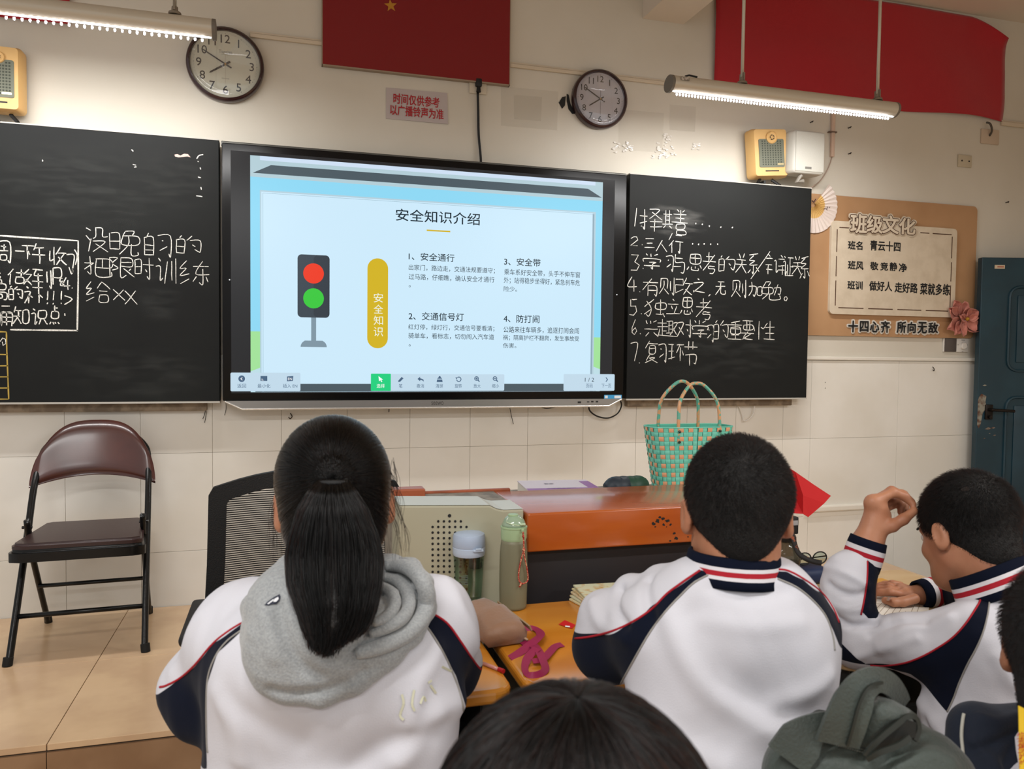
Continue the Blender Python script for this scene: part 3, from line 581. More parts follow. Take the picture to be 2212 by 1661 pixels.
so1 = plate('wall_socket', 'white wall socket with black plug below the flag board', 'socket', 1013, 178, 1050, 206, '#c9bfac', extra=ex1)
pc = [onY(1032, 200, -.02), onY(1033, 240, -.014), onY(1034, 290, -.012), onY(1038, 335, -.014), onY(1039, 352, -.02)]
b = MB(); b.tube(smoothpath(pc, 5), .0062, 8); tag(b.build('power_cable', mat('cable_black', '#101010', .5), loc=pc[0], smooth=True), 'black power cable hanging from the socket down to the display', 'cable')
def ex2(r, p, q, y):
    b = MB()
    for u in (.25, .78): b.lathe([(.005, 0), (.005, -.002)], (p[0]+(q[0]-p[0])*u, y, (p[2]+q[2])/2), 10, (0, 1, 0))
    b.build('screw', m_ink, r)
plate('blank_plate', 'small blank cover plate with two screws, high right of the white speaker', 'plate', 2068, 334, 2096, 363, '#c2b7a0', extra=ex2)
def ex3(r, p, q, y):
    P = [(p[0]+.01, y-.02, p[2]+.03), (p[0]+.03, y-.03, p[2]+.02), (p[0]+.055, y-.02, p[2]-.015), (p[0]+.06, y, p[2]-.04)]
    b = MB(); b.tube(smoothpath(P, 5), .006, 8); b.build('wire', mat('wire_grey', '#4a443c', .5), r, smooth=True)
plate('wall_socket', 'socket with short grey wire under the right end of the red banner', 'socket', 2118, 278, 2155, 314, '#c4b19c', extra=ex3)
# vertical conduit right of the white speaker with wire
p = onY(1797, 250); q = onY(1796, 340)
r = root('conduit', 'pinkish vertical conduit with clip, right of the white speaker', 'conduit', (p[0], -.001, q[2]))
b = MB(); b.box(p[0]-.011, -.02, q[2], p[0]+.011, -.001, 2.80, bev=.004); b.build('tube', mat('conduit_cream', '#cbb09c', .5), r)
b = MB(); b.box(p[0]-.028, -.024, onY(1797, 287)[2]-.004, p[0]+.020, -.001, onY(1797, 287)[2]+.003); b.build('clip', mat('clip_dark', '#6d5a4c', .5), r)
pp = [(p[0], -.012, q[2]), tuple(onY(1788, 365, -.03)), tuple(onY(1772, 390, -.03)), tuple(onY(1752, 405, -.03)), tuple(onY(1735, 410, -.035))]
b = MB(); b.tube(smoothpath(pp, 6), .0028, 6); tag(b.build('speaker_wire', mat('wire_pale', '#a58f80', .5), loc=pp[0], smooth=True), 'thin pale wire looping from the conduit to behind the right blackboard', 'wire')
# ---- notice card
p, q = onY(834, 190), onY(967, 268)
cq = [onY(834, 189, -.003), onY(966, 201, -.004), onY(968, 268, -.006), onY(834, 256, -.003)]
b = MB(); b.hull8([tuple(v) for v in cq], [(v[0], v[1]+.002, v[2]) for v in cq]); nc = tag(b.build('notice_card', mat('card_grey', '#b9aeac', .6), loc=cq[3]), 'pale notice card with two lines of red characters, below the flag board', 'notice')
b = MB(); tbox(b, '时间仅供参考', 850, 206, 949, 228, -.0058, .018); tbox(b, '以广播铃声为准', 843, 231, 958, 253, -.0068, .018); b.build('red_lettering', mat('red_print', '#a81a24', .6), nc)
# ---- old tape patches and glossy glue marks on the wall
m_tape = mat('tape_patch', '#cfc8bb', .35, alpha=.16)
for i, (a, c, d, e) in enumerate(((1082, 186, 1205, 282), (1110, 205, 1170, 262), (1336, 236, 1432, 330), (1446, 226, 1502, 285))):
    p, q = onY(a, c), onY(d, e); b = MB(); b.add([(p[0], -.0012-.0004*i, p[2]), (q[0], -.0012-.0004*i, p[2]+.004), (q[0]-.004, -.0012-.0004*i, q[2]), (p[0]+.003, -.0012-.0004*i, q[2]-.003)], [(0, 1, 2, 3)])
    o = b.build('tape_patch', m_tape, wall)
m_glue = mat('glossy_tape', '#e6e2da', .10, spec=1, bump=1.0, bscale=38, coat=1)
for C_, n_ in (((1345, 318, 22, 12), 7), ((1440, 322, 20, 16), 9), ((1442, 298, 8, 10), 3), ((1502, 316, 9, 6), 4), ((1425, 335, 16, 7), 3)):
    b = MB()
    for k in range(n_*4):
        cx_, cy_ = C_[0]+rng.uniform(-1, 1)*C_[2], C_[1]+rng.uniform(-1, 1)*C_[3]; P = []
        for a in range(6):
            an = a*1.047+rng.uniform(-.3, .3); rr = rng.uniform(.8, 3.2); P.append(onY(cx_+rr*1.5*math.cos(an), cy_+rr*math.sin(an), -.003-.003*rng.random()))
        b.add(P, [tuple(range(6))])
    b.build('crinkled_tape', m_glue, wall)
m_hook = mat('nail_dark', '#241d18', .5)
for a, c in ((1750, 265), (1832, 277), (1832, 333), (2172, 438), (1780, 826), (1780, 838), (1869, 1077)):
    p = onY(a, c); b = MB(); b.tube([(p[0], 0, p[2]), (p[0]+.006, -.018, p[2]+.005), (p[0]-.004, -.022, p[2]-.004)] if c < 500 else [(p[0], 0, p[2]), (p[0]+.001, -.011, p[2])], .0028 if c < 500 else .002, 6); b.build('nail', m_hook, wall)
# ---- speakers
m_yel = mat('speaker_yellow', '#dcb374', .45, mix='#cf9f62', mscale=3, mrange=(.45, .8)); m_grl = mat('speaker_grille', '#6c6f60', .6)
def loud(px0, py0, px1, py1, lab, skew=0.0):
    y = -.10; a, c = onY(px0, py0, y), onY(px1, py1, y); x0, z1, x1, z0 = a[0], a[2], c[0], c[2]; W_, H = x1-x0, z1-z0
    r = root('wall_speaker', lab, 'speaker', ((x0+x1)/2, -.02, z0), 'yellow wall speakers')
    rot = Matrix.Rotation(math.radians(-5), 3, 'Y'); piv = Vector(((x0+x1)/2, 0, z0+H/2))
    T = (lambda v: rot@(Vector(v)-piv)+piv) if skew else (lambda v: Vector(v))
    def add(nm, mb, mt, **k): mb.v = [tuple(T(v)) for v in mb.v]; return mb.build(nm, mt, r, **k)
    b = MB(); o = rrect(x0-.012, z0-.008, x1+.012, z1+.008, .02, 3); i_ = rrect(x0, z0, x1, z1, .014, 3); n = len(o)
    b.add([(p[0], -.03, p[1]) for p in o]+[(p[0], -.075, p[1]) for p in o]+[(p[0], y, p[1]) for p in i_], [tuple(range(n))]+[(k+m_*n, (k+1) % n+m_*n, (k+1) % n+(m_+1)*n, k+(m_+1)*n) for m_ in (0, 1) for k in range(n)]+[tuple(range(2*n, 3*n))]); add('casing', b, m_yel, auto=40)
    gx0, gx1, gz0, gz1 = x0+W_*.12, x1-W_*.10, z0+H*.18, z0+H*.79
    cx_, cz_ = x0+W_*.52, z0+H*.82; R = W_*.165
    P = rrect(gx0, gz0, gx1, gz1, .008, 3)
    b = MB(); b.prism(P, y-.003, y); add('grille', b, m_grl)
    h = MB()
    for i in range(8):
        for j in range(11):
            hx, hz = gx0+(gx1-gx0)*(.14+.72*i/7), gz0+(gz1-gz0)*(.10+.82*j/10)
            if (hx-cx_)**2+(hz-cz_)**2 < (R*1.2)**2: continue
            h.box(hx-.0035, y-.0036, hz-.0035, hx+.0035, y-.003, hz+.0035)
    add('grille_holes', h, mat('grille_hole', '#44483e', .8))
    b = MB(); b.lathe([(R, 0), (R, -.006), (R*.9, -.009), (R*.82, -.005), (R*.4, -.003)], (cx_, y-.002, cz_), 28, (0, 1, 0)); add('round_badge', b, m_yel, auto=40)
    b = MB()
    for k in range(5):
        A = np.linspace(math.radians(72*k+8), math.radians(72*k+60), 6); b.add([(cx_+R*.30*math.cos(t), y-.0115, cz_+R*.30*math.sin(t)) for t in A]+[(cx_+R*.42*math.cos(t), y-.0115, cz_+R*.42*math.sin(t)) for t in A], [(i, i+1, i+7, i+6) for i in range(5)])
    add('badge_ring', b, m_ink)
    b = MB(); b.box(x0+W_*.3, y-.001, z0+H*.09, x0+W_*.72, y+.004, z0+H*.115); add('slot', b, m_ink)
    b = MB(); b.box(gx1-.045, y-.0042, gz0+.012, gx1-.008, y-.003, gz0+.021); add('name_strip', b, mat('strip_gold', '#c9b98e', .3, .6))
    b = MB(); b.box(x0+W_*.3, -.1, z0-.045, x0+W_*.36, -.0, z0-.03); b.tube([(x0+W_*.34, -.05, z0-.01), (x0+W_*.2, -.07, z0-.04)], .008, 6); b.tube([(x0+W_*.7, -.05, z0-.01), (x0+W_*.92, -.07, z0-.045)], .008, 6); b.box(x0+W_*.4, -.035, z0, x0+W_*.6, 0, z0+H*.8); b.build('bracket', mat('bracket_black', '#171717', .5), r)
    return r
loud(1632, 276, 1699, 382, 'yellow wall speaker with grey grille, beside the white speaker', skew=1)
loud(-48, 95, 40, 237, 'yellow wall speaker cut off by the left edge of the view')
# white speaker
y = -.15; a, c = onY(1718, 276, y), onY(1781, 383, y); x0, x1, z0, z1 = a[0], c[0], c[2], a[2]
r = root('wall_speaker', 'white rounded loudspeaker on a bracket above the right blackboard corner', 'speaker', ((x0+x1)/2, -.03, z0))
b = MB(); prof = [(x0+.02, -.05), (x1-.02, -.05), (x1+.004, -.09), (x1, y), (x0, y), (x0-.024, -.11), (x0-.018, -.075)]
n = len(prof); vs = []
for z, s_ in ((z0+.012, .93), (z0+.03, 1), (z1-.03, 1), (z1-.006, .94)): vs += [((px_-(x0+x1)/2)*s_+(x0+x1)/2, py_, z) for px_, py_ in prof]
b.add(vs, [tuple(range(n-1, -1, -1)), tuple(range(3*n, 4*n))]+[(k*n+i, k*n+(i+1) % n, (k+1)*n+(i+1) % n, (k+1)*n+i) for k in range(3) for i in range(n)])
o = b.build('casing', mat('speaker_white', '#bfbcb2', .5), r); bv = o.modifiers.new('b', 'BEVEL'); bv.width = .016; bv.segments = 4; o.data.shade_smooth()
b = MB(); b.box(x0+.006, y-.004, z0+.022, x1-.006, y+.01, z1-.014, bev=.006, seg=3); b.build('grille', mat('speaker_cloth', '#c4c2b8', .7, bump=.3, bscale=400), r, auto=50)
b = MB(); b.box(x0+.065, y-.0055, z0+.036, x0+.105, y-.004, z0+.048); b.build('badge', mat('badge_grey', '#77756f', .4), r)
b = MB(); b.box((x0+x1)/2-.03, -.06, z0+.05, (x0+x1)/2+.03, -.0, z1-.06); b.tube([((x0+x1)/2-.03, -.12, z0+.01), ((x0+x1)/2-.05, -.11, z0-.025), ((x0+x1)/2-.01, -.11, z0-.02)], .012, 8); b.build('bracket', mat('bracket_grey', '#8b857b', .5), r)
# ---- class culture board
y = -.016; a, c = onY(1749, 418, y), onY(2112, 446, y); d = onY(2000, 728, y)
cx0, cx1, cz1, cz0 = 2.70, c[0], (onY(1800, 421, y)[2]+onY(2100, 446, y)[2])/2, onY(1900, 727, y)[2]
cb = root('class_board', 'tan class display board with raised cream plaque, right of the blackboard', 'display board', ((cx0+cx1)/2, -.001, cz0))
b = MB(); b.prism(rrect(cx0, cz0, cx1, cz1, .03), -.016, -.001); b.build('backing', mat('kraft_tan', '#b58d66', .6, mix='#aa825c', mscale=2.5), cb)
def Wp(a, b_, y): p = onY(a, b_, y); return (p[0], p[2])
y2 = -.034; A_, B_ = Wp(1795, 560, y2)[0], Wp(2066, 560, y2)[0]; T_, D_ = Wp(1900, 483, y2)[1], Wp(1900, 681, y2)[1]
m_cream = mat('cream_board', '#d4c6b0', .8, mix='#c9baa3', mscale=16, mrange=(.4, .7)); m_slot = mat('slot_brown', '#4d2f1d', .8)
b = MB(); b.prism(rrect(A_, D_, B_, T_, .025), y2, -.016); b.build('plaque', m_cream, cb)
def ttile(s, px0, py0, px1, py1, yy, mt, nm, bold, n=1):
    b = MB(); a = onY(px0, (py0+py1)/2, yy); c = onY(px1, (py0+py1)/2, yy); zt_ = onY((px0+px1)/2, py0, yy)[2]; zb_ = onY((px0+px1)/2, py1, yy)[2]
    text_on(b, s, ((a[0], yy, zb_), (c[0], yy, zb_), (c[0], yy, zt_), (a[0], yy, zt_)), bold=bold)
    F = [tuple(f) for f in b.f]; nv = len(b.v); return b.build(nm, mt, cb)
chs = [('班', 1838, 463, 1872, 503), ('级', 1873, 466, 1906, 503), ('文', 1907, 466, 1941, 504), ('化', 1943, 472, 1977, 506)]
for s, a, c, d, e in chs:
    o = ttile(s, a-1, c-1, d+1, e+1, -.0385, m_cream, 'raised_letter', .10); sd = o.modifiers.new('s', 'SOLIDIFY'); sd.thickness = .006
    ttile(s, a, c, d, e, -.0440, m_slot, 'letter_dark_line', .068); ttile(s, a, c, d, e, -.0446, m_cream, 'letter_face', .03)  # dark brown outline around each cream letter face
# slots of the plaque border
b = MB(); xA, xB, zT, zB = A_+.034, B_-.034, T_-.034, D_+.034; t_ = .0055
def sl(x0, z0, x1, z1): b.box(x0, y2-.0007, z0, x1, y2, z1)
L = xB-xA; H = zT-zB
for u0, u1 in ((0.02, .16), (.71, .79), (.82, .99)): sl(xA+L*u0, zT-t_, xA+L*u1, zT)
for u0, u1 in ((0.03, .24), (.28, .49), (.53, .74), (.78, .98)): sl(xA+L*u0, zB, xA+L*u1, zB+t_)
for v0, v1 in ((.03, .34), (.39, .64), (.69, .97)): sl(xA, zB+H*v0, xA+t_, zB+H*v1); sl(xB-t_, zB+H*v0, xB, zB+H*v1)
b.build('border_slots', m_slot, cb)
m_let = mat('letter_black', '#101317', .5)
for s, a, c, d, e in (('班名', 1832, 521, 1863, 539), ('青云十四', 1880, 521, 1945, 542), ('班风', 1832, 564, 1865, 582), ('敬', 1880, 566, 1897, 583), ('竞', 1902, 567, 1918, 584), ('静', 1922, 567, 1938, 585), ('净', 1942, 569, 1959, 587), ('班训', 1831, 607, 1863, 625),
                      ('做好人', 1878, 608, 1927, 628), ('走好路', 1933, 611, 1982, 632), ('菜就多练', 1988, 613, 2052, 637)):
    ttile(s, a, c, d, e, -.0352, m_let, 'lettering', .028)
for s, a, c, d, e in (('十', 1833, 693, 1853, 717), ('四', 1858, 694, 1876, 716), ('心', 1880, 695, 1899, 717), ('齐', 1903, 694, 1922, 718), ('所', 1938, 695, 1957, 719), ('向', 1961, 696, 1978, 719), ('无', 1983, 696, 2002, 720), ('敌', 2006, 697, 2026, 719)):
    o = ttile(s, a-1, c-1, d+1, e+1, -.0205, mat('letter_white', '#d9d3c8', .6), 'letter_outline', .115); sd = o.modifiers.new('s', 'SOLIDIFY'); sd.thickness = .004
    ttile(s, a, c, d, e, -.0262, m_let, 'lettering', .035)
# fan at the board's left corner
fc = onY(1761, 443, -.0235); r = root('paper_fan', 'folded white paper fan with yellow sticks at the class board corner', 'fan', (fc[0], -.018, fc[2]))
for nm, r0, r1, mt, dy in (('fan_paper', .075, .158, mat('fan_paper', '#d9cbc2', .8), 0), ('fan_sticks', .012, .078, mat('fan_yellow', '#d0aa66', .6), .002)):
    b = MB(); n = 34; vs = []; a0, a1 = math.radians(-128), math.radians(52)
    for k in range(n+1):
        t = a0+(a1-a0)*k/n; yy = -.0235+dy+(.003 if k % 2 else -.003)
        for rr in (r0, r1): vs.append((fc[0]-.01+rr*math.cos(t), yy, fc[2]+rr*math.sin(t)))
    b.add(vs, [(2*k, 2*k+1, 2*k+3, 2*k+2) for k in range(n)]); o = b.build(nm, mt, r); o.modifiers.new('s', 'SOLIDIFY').thickness = .001
b = MB(); b.tube([tuple(onY(1754, 433, -.028)), tuple(onY(1758, 437, -.030)), tuple(onY(1762, 430, -.028))], .0028, 6)
for a, c, d, e in ((1779, 452, 1784, 449), (1784, 449, 1787, 454), (1787, 446, 1788, 451), (1791, 449, 1793, 447)): b.tube([tuple(onY(a, c, -.0275)), tuple(onY(d, e, -.0275))], .0014, 5)
b.build('ink_drawing', mat('fan_ink', '#3b2028', .6), r)
# paper flower on the lower right corner of the board
fl_ = onY(2080, 688, -.06); r = root('paper_flower', 'dusty pink paper flower on the lower right corner of the class board', 'flower', (fl_[0], -.02, fl_[2]))
m_pet = mat('petal_pink', '#c78273', .8, mix='#b87061', mscale=20, sheen=.2)
def petal(cx_, cz_, ang_, L_, W_, cup, y0, nm='petal'):
    b = MB(); nu, nv = 7, 6; vs = []
    for j in range(nv+1):
        for i in range(nu+1):
            v = j/nv; u = 2*i/nu-1; wd = W_*math.sin(math.pi*min(1, .12+.80*v)**.9)*(1 if v < 1 else .75); lx = u*wd/2; ly = v*L_*(1-.12*u*u*v)
            yy = y0-cup*(u*u)*.5*W_-cup*v*v*L_*.35+.003*math.sin(u*5+v*4)
            ca, sa = math.cos(ang_), math.sin(ang_); vs.append((cx_+ly*ca-lx*sa, yy, cz_+ly*sa+lx*ca))
    b.add(vs, [(j*(nu+1)+i, j*(nu+1)+i+1, (j+1)*(nu+1)+i+1, (j+1)*(nu+1)+i) for j in range(nv) for i in range(nu)])
    o = b.build(nm, m_pet, r, smooth=True); o.modifiers.new('s', 'SOLIDIFY').thickness = .0008
pcx, pcz = fl_[0], fl_[2]
for an, L_, W_, cup, y0, ox, oz in ((115, .10, .085, .5, -.03, -.02, .02), (80, .095, .08, .5, -.035, 0, .015), (150, .10, .085, .4, -.035, -.015, .01), (20, .125, .09, .45, -.045, 0, .0), (205, .125, .09, .45, -.045, -.01, -.015), (-35, .115, .095, .5, -.05, .015, -.01),
                                 (235, .10, .07, .5, -.05, -.01, -.02), (265, .10, .055, .6, -.06, -.005, -.01), (-60, .08, .07, .6, -.062, .03, -.01), (100, .07, .07, .7, -.06, .01, .0), (45, .075, .08, .7, -.065, .01, 0), (160, .06, .05, .7, -.065, .005, -.005), (10, .055, .05, .8, -.072, .02, .0)):
    petal(pcx+ox, pcz+oz, math.radians(an), L_, W_, cup, y0)
b = MB(); b.lathe([(.001, -.016), (.009, -.012), (.012, -.004), (.010, .004)], (pcx+.014, -.075, pcz-.003), 12, (0, 1, 0)); b.build('flower_centre', mat('centre_yellow', '#b08424', .7), r, smooth=True)
# thermostat and dark switch
y = -.001
def exs(r, p, q, y):
    b = MB(); b.box(p[0]-.004, y-.0005, q[2], p[0], y+.01, p[2]); b.build('edge', mat('card_white', '#d8d4cc', .5), r)
plate('switch_plate', 'dark grey square switch plate under the class board', 'switch', 2037, 731, 2062, 760, '#57504c', th=.012, extra=exs)
def exd(r, p, q, y):
    cx_, cz_ = (p[0]+q[0])/2, (p[2]+q[2])/2-.003
    b = MB(); b.lathe([(.022, 0), (.021, -.012), (.017, -.016)], (cx_, y, cz_), 28, (0, 1, 0)); b.build('dial', mat('dial_white', '#e2dfd8', .35), r, auto=40)
    b = MB(); b.prism(circ(cx_-.036, cz_+.006, .002, 8), y-.001, y); b.prism(circ(cx_+.034, cz_+.006, .002, 8), y-.001, y); b.box(cx_-.012, y-.0008, cz_+.034, cx_+.014, y, cz_+.037); b.box(cx_-.006, y-.0008, cz_-.036, cx_+.006, y, cz_-.0345); b.build('dial_marks', m_ink, r)
plate('dial_switch', 'white rotary dial switch beside the dark switch plate', 'switch', 2064, 731, 2088, 761, '#d9d6cf', th=.012, extra=exd)
def hook(a, c, d, e, label, col):
    p, q = onY(a, c), onY(d, e); r = root('wall_hook', label, 'hook', ((p[0]+q[0])/2, -.001, q[2]))
    b = MB(); b.box(p[0], -.004, q[2], q[0], -.001, p[2], bev=.001); b.build('backing', mat('hook_back'+col, col, .5), r)
    cx_ = (p[0]+q[0])/2; zc_ = q[2]+(p[2]-q[2])*.55; P = [(cx_, -.004, zc_+.012), (cx_+.002, -.012, zc_+.008), (cx_+.008, -.016, zc_-.004), (cx_, -.02, zc_-.014), (cx_-.008, -.022, zc_-.006)]
    b = MB(); b.lathe([(.006, 0), (.005, -.004)], (cx_, -.004, zc_+.012), 12, (0, 1, 0)); b.tube(smoothpath(P, 5), .0022, 6); b.build('metal_hook', mat('hook_metal', '#3c342c', .4, .8), r, smooth=True)
hook(2004, 788, 2019, 806, 'pale adhesive hook on the dado under the class board', '#d8cda4')
hook(613, 886, 641, 911, 'adhesive hook under the display, left of the girl’s head', '#b9ab92')
# dangling wires under the boards
m_blk = MATS['cable_black']
def wire(pts, r_, mt, label, nm='loose_wire'):
    P = [tuple(onY(*p)) for p in pts]; b = MB(); b.tube(smoothpath(P, 6), r_, 6); tag(b.build(nm, mt, loc=P[0], smooth=True), label, 'wire')
wire([(1272, 872, -.04), (1274, 887, -.04), (1290, 899, -.04), (1313, 903, -.04), (1333, 894, -.04), (1342, 878, -.045), (1340, 866, -.05), (1330, 856, -.05)], .004, m_blk, 'black cable loop hanging under the right end of the display', 'cable_loop')
wire([(1614, 862, -.02), (1628, 868, -.03), (1629, 888, -.03), (1621, 902, -.03), (1608, 909, -.03), (1604, 898, -.02), (1594, 870, -.02)], .0035, mat('wire_white', '#e9e6e0', .3), 'white wire loop hanging under the right blackboard', 'cable_loop')
wire([(444, 868, -.03), (443, 890, -.02), (438, 905, -.02)], .0014, m_blk, 'pair of thin black wires under the left blackboard edge'); wire([(446, 868, -.03), (445, 895, -.02), (442, 913, -.02)], .0014, m_blk, 'second strand of the thin black wires under the left blackboard edge')
wire([(488, 868, -.03), (488, 885, -.02), (485, 897, -.02)], .0012, m_blk, 'short thin wire under the left corner of the display')
wire([(841, 878, -.03), (840, 890, -.02)], .0022, m_blk, 'short black wire stub under the middle of the display'); wire([(1101, 878, -.03), (1104, 895, -.02), (1109, 916, -.02)], .0016, m_blk, 'thin black wire under the display, right of the middle')
wire([(1160, 876, -.03), (1180, 882, -.04), (1205, 878, -.03)], .003, m_blk, 'black cable sagging slightly below the display bar')
# ================================================================ hanging board lamps
m_shell = mat('lamp_shell', '#c6beae', .38, .25); m_cap = mat('lamp_end_cap', '#6f685e', .5)
def lamp(xa, xb, label, tooth, rods, capdark):
    zc = 2.545; yc = -.66; r = root('hanging_lamp', label, 'lamp', ((xa+xb)/2, yc, zc), 'hanging board lamps')
    n = 14; A = np.linspace(math.radians(5), math.radians(247), n); R = .044
    out = [(yc+R*math.cos(a), zc+R*.82*math.sin(a)) for a in A]; inn = [(yc+(R-.003)*math.cos(a), zc+(R-.003)*.82*math.sin(a)) for a in A[::-1]]
    b = MB(); b.prism(out+inn, xa, xb, 'x'); b.build('housing', m_shell, r, auto=50)
    for xe, s_ in ((xa, -1), (xb, 1)):
        b = MB(); b.prism([(yc+R*1.03*math.cos(a), zc+R*.85*math.sin(a)) for a in np.linspace(0, 6.2, 24)], xe, xe+s_*.012, 'x'); b.build('end_cap', m_cap, r, auto=50)
    led = mat('led_glow', '#ffffff', .5, emit='#fbfaff', es=14.0)
    N = int((xb-xa-.03)/tooth); b = MB()
    for k in range(N):
        x = xa+.015+tooth*(k+.5); b.lathe([(.0005, -.0062), (.0030, -.0048), (.0042, -.0), (.0036, .004)], (x, yc-.013, zc-.047), 8); 
    b.build('led_beads', led, r, smooth=True)
    b = MB(); b.hull8([(xa+.004, yc-.012, zc-.038), (xb-.004, yc-.012, zc-.038), (xb-.004, yc+.043, zc+.002), (xa+.004, yc+.043, zc+.002)], [(xa+.004, yc-.014, zc-.034), (xb-.004, yc-.014, zc-.034), (xb-.004, yc+.041, zc+.005), (xa+.004, yc+.041, zc+.005)]); b.build('diffuser', mat('led_diffuser', '#ffffff', .5, emit='#fbfaff', es=5.0), r)
    for xr in rods:
        b = MB(); b.tube([(xr, yc, zc+.05), (xr, yc, CEIL)], .0075, 8); b.build('rod', m_shell, r, smooth=True)
        b = MB(); b.lathe([(.024, 0), (.022, .010), (.012, .016), (.011, .03)], (xr, yc, zc+.036), 14); b.box(xr-.003, yc-.018, zc+.05, xr+.003, yc+.018, zc+.085); b.build('rod_fitting', mat('fitting_grey', '#8d8578', .4, .5), r, auto=40)
    # the light this tube throws down and towards the boards
    l = area('hanging_lamp_light', ((xa+xb)/2, yc+.03, zc-.055), (math.radians(20), 0, 0), xb-xa, .07, 12.5, (1.0, .985, .965)); l.data.spread = math.radians(165)
    return r
lampR = lamp(1.632, 2.815, 'hanging lamp tube before the red banner, right',   .0150, (1.988, 2.727), 0)
lampL = lamp(-1.50, -.262, 'hanging lamp tube at upper left, in front of the larger clock', .0245, (-.392, -1.2), 1)
b = MB()
for k in range(9): b.box(1.657+.008*(k % 3)*1.3, -.66-.043, 2.553+.0, 1.664+.008*(k % 3)*1.3, -.66-.0415, 2.556)
p0 = (1.655, -.7025, 2.535); b = MB(); b.add([(1.657, -.7085, 2.550), (1.698, -.7085, 2.550), (1.698, -.7015, 2.568), (1.657, -.7015, 2.568)], [(0, 1, 2, 3)]); b.build('rating_label', mat('label_print', '#8b8176', .6, mix='#d5ccc0', mscale=160, mrange=(.45, .55)), lampR)
b = MB(); b.tube([(1.70, -.66, 2.585), (1.72, -.66, 2.592), (1.76, -.66, 2.589)], .004, 6); b.build('lead_wire', m_blk, lampR)
# ================================================================ folding chair on the platform
m_tube = mat('black_tube', '#121212', .3, .3, bump=.15, bscale=60); m_leath = mat('brown_vinyl', '#4d241d', .3, coat=.6, crough=.18, mix='#3e1d18', mscale=4, bump=.05, bscale=50)
ox, oy = -.741, -.58; RC = Matrix.Rotation(math.radians(3), 3, 'Z'); PZ = .18
fc_ = root('folding_chair', 'brown padded folding chair with black tube frame on the platform', 'chair', (ox, -.36, PZ))
def L(x, y, z): v = RC@Vector((x, y, 0)); return (ox+v.x-.012, oy+v.y, PZ+z)
for s in (-1, 1):
    b = MB(); P = smoothpath([L(s*.228, 0, .0), L(s*.222, .11, .20), L(s*.216, .245, .44), L(s*.212, .33, .60), L(s*.206, .405, .69)], 5); b.tube(P, .0135, 12, flat=.8); b.build('front_leg', m_tube, fc_, smooth=True)
    b = MB(); b.tube(smoothpath([L(s*.196, .475, 0), L(s*.200, .33, .22), L(s*.204, .22, .40), L(s*.205, .185, .50)], 5), .0115, 10); b.build('rear_leg', m_tube, fc_, smooth=True)
    b = MB(); b.tube([L(s*.232, 0, 0), L(s*.229, .006, .03)], .017, 12); b.tube([L(s*.196, .480, 0), L(s*.197, .470, .03)], .015, 12); b.build('foot_cap', mat('rubber_black', '#0c0c0c', .7), fc_, auto=40)
    b = MB(); b.ribbon([L(s*.200, .18, .50), L(s*.203, .24, .43), L(s*.210, .29, .40)], .022, .004, (1, 0, 0)); b.tube([L(s*.19, .20, .47), L(s*.225, .20, .47)], .006, 8); b.tube([L(s*.19, .25, .43), L(s*.225, .25, .43)], .006, 8); b.build('hinge_plate', m_tube, fc_, auto=40)
b = MB(); b.tube([L(-.222, .085, .155), L(.222, .085, .155)], .0095, 10); b.build('stretcher', m_tube, fc_, smooth=True)
b = MB(); b.tube([L(-.2, .33, .20), L(.2, .33, .20)], .0085, 10); b.build('stretcher', m_tube, fc_, smooth=True)
# back loop tube + upholstered backrest
P = smoothpath([L(-.206, .405, .69), L(-.194, .43, .745), L(-.145, .45, .795), L(-.08, .458, .812), L(.08, .458, .812), L(.145, .45, .795), L(.194, .43, .745), L(.206, .405, .69)], 6)
b = MB(); b.tube(P, .012, 10); b.build('back_tube', m_tube, fc_, smooth=True)
b = MB(); nu, nv = 28, 12; G0 = []
for side in (-1, 1):
    for j in range(nv+1):
        for i in range(nu+1):
            u = 2*i/nu-1; v = j/nv; hw = .236; zt_ = .866-.14*abs(u)**3.4-.015*u*u; zb_ = .598+.040*(1-u*u)-.0; z = zb_+(zt_-zb_)*v
            y = .385+.27*(z-.66)-.022*(1-u*u)*(-1)+side*.021*(1-abs(2*v-1)**6)**.5*(1-abs(u)**8)**.5; G0.append(L(u*hw*(1-.08*v*v), y+.010*u*u*-1, z))
m_ = (nu+1)*(nv+1); fs = []
for sd in (0, 1):
    for j in range(nv):
        for i in range(nu): a = sd*m_+j*(nu+1)+i; fs.append((a, a+1, a+nu+2, a+nu+1))
bd = [j*(nu+1) for j in range(nv+1)]+[nv*(nu+1)+i for i in range(1, nu+1)]+[j*(nu+1)+nu for j in range(nv-1, -1, -1)]+[i for i in range(nu-1, 0, -1)]
for k in range(len(bd)): a, c = bd[k], bd[(k+1) % len(bd)]; fs.append((a, c, c+m_, a+m_))
b.add(G0, fs); b.build('backrest', m_leath, fc_, smooth=True)
def pad(name, pts, z0, z1, mt, puff=0):
    bm = bmesh.new(); vs = [bm.verts.new(L(p[0], p[1], z0)) for p in pts]; f = bm.faces.new(vs); r_ = bmesh.ops.extrude_face_region(bm, geom=[f]); 
    for v in [g for g in r_['geom'] if isinstance(g, bmesh.types.BMVert)]: v.co.z = PZ+z1
    bmesh.ops.bevel(bm, geom=[e for e in bm.edges if abs(e.verts[0].co.z-e.verts[1].co.z) < 1e-5 and e.verts[0].co.z > PZ+z1-.001], offset=min(.012, (z1-z0)*.45), segments=3, affect='EDGES')
    if puff: 
        bmesh.ops.triangulate(bm, faces=[f for f in bm.faces if len(f.verts) > 6]); 
    mb = MB(); bm.verts.index_update(); mb.add([v.co.copy() for v in bm.verts], [[v.index for v in f.verts] for f in bm.faces]); bm.free(); return mb.build(name, mt, fc_, auto=50)
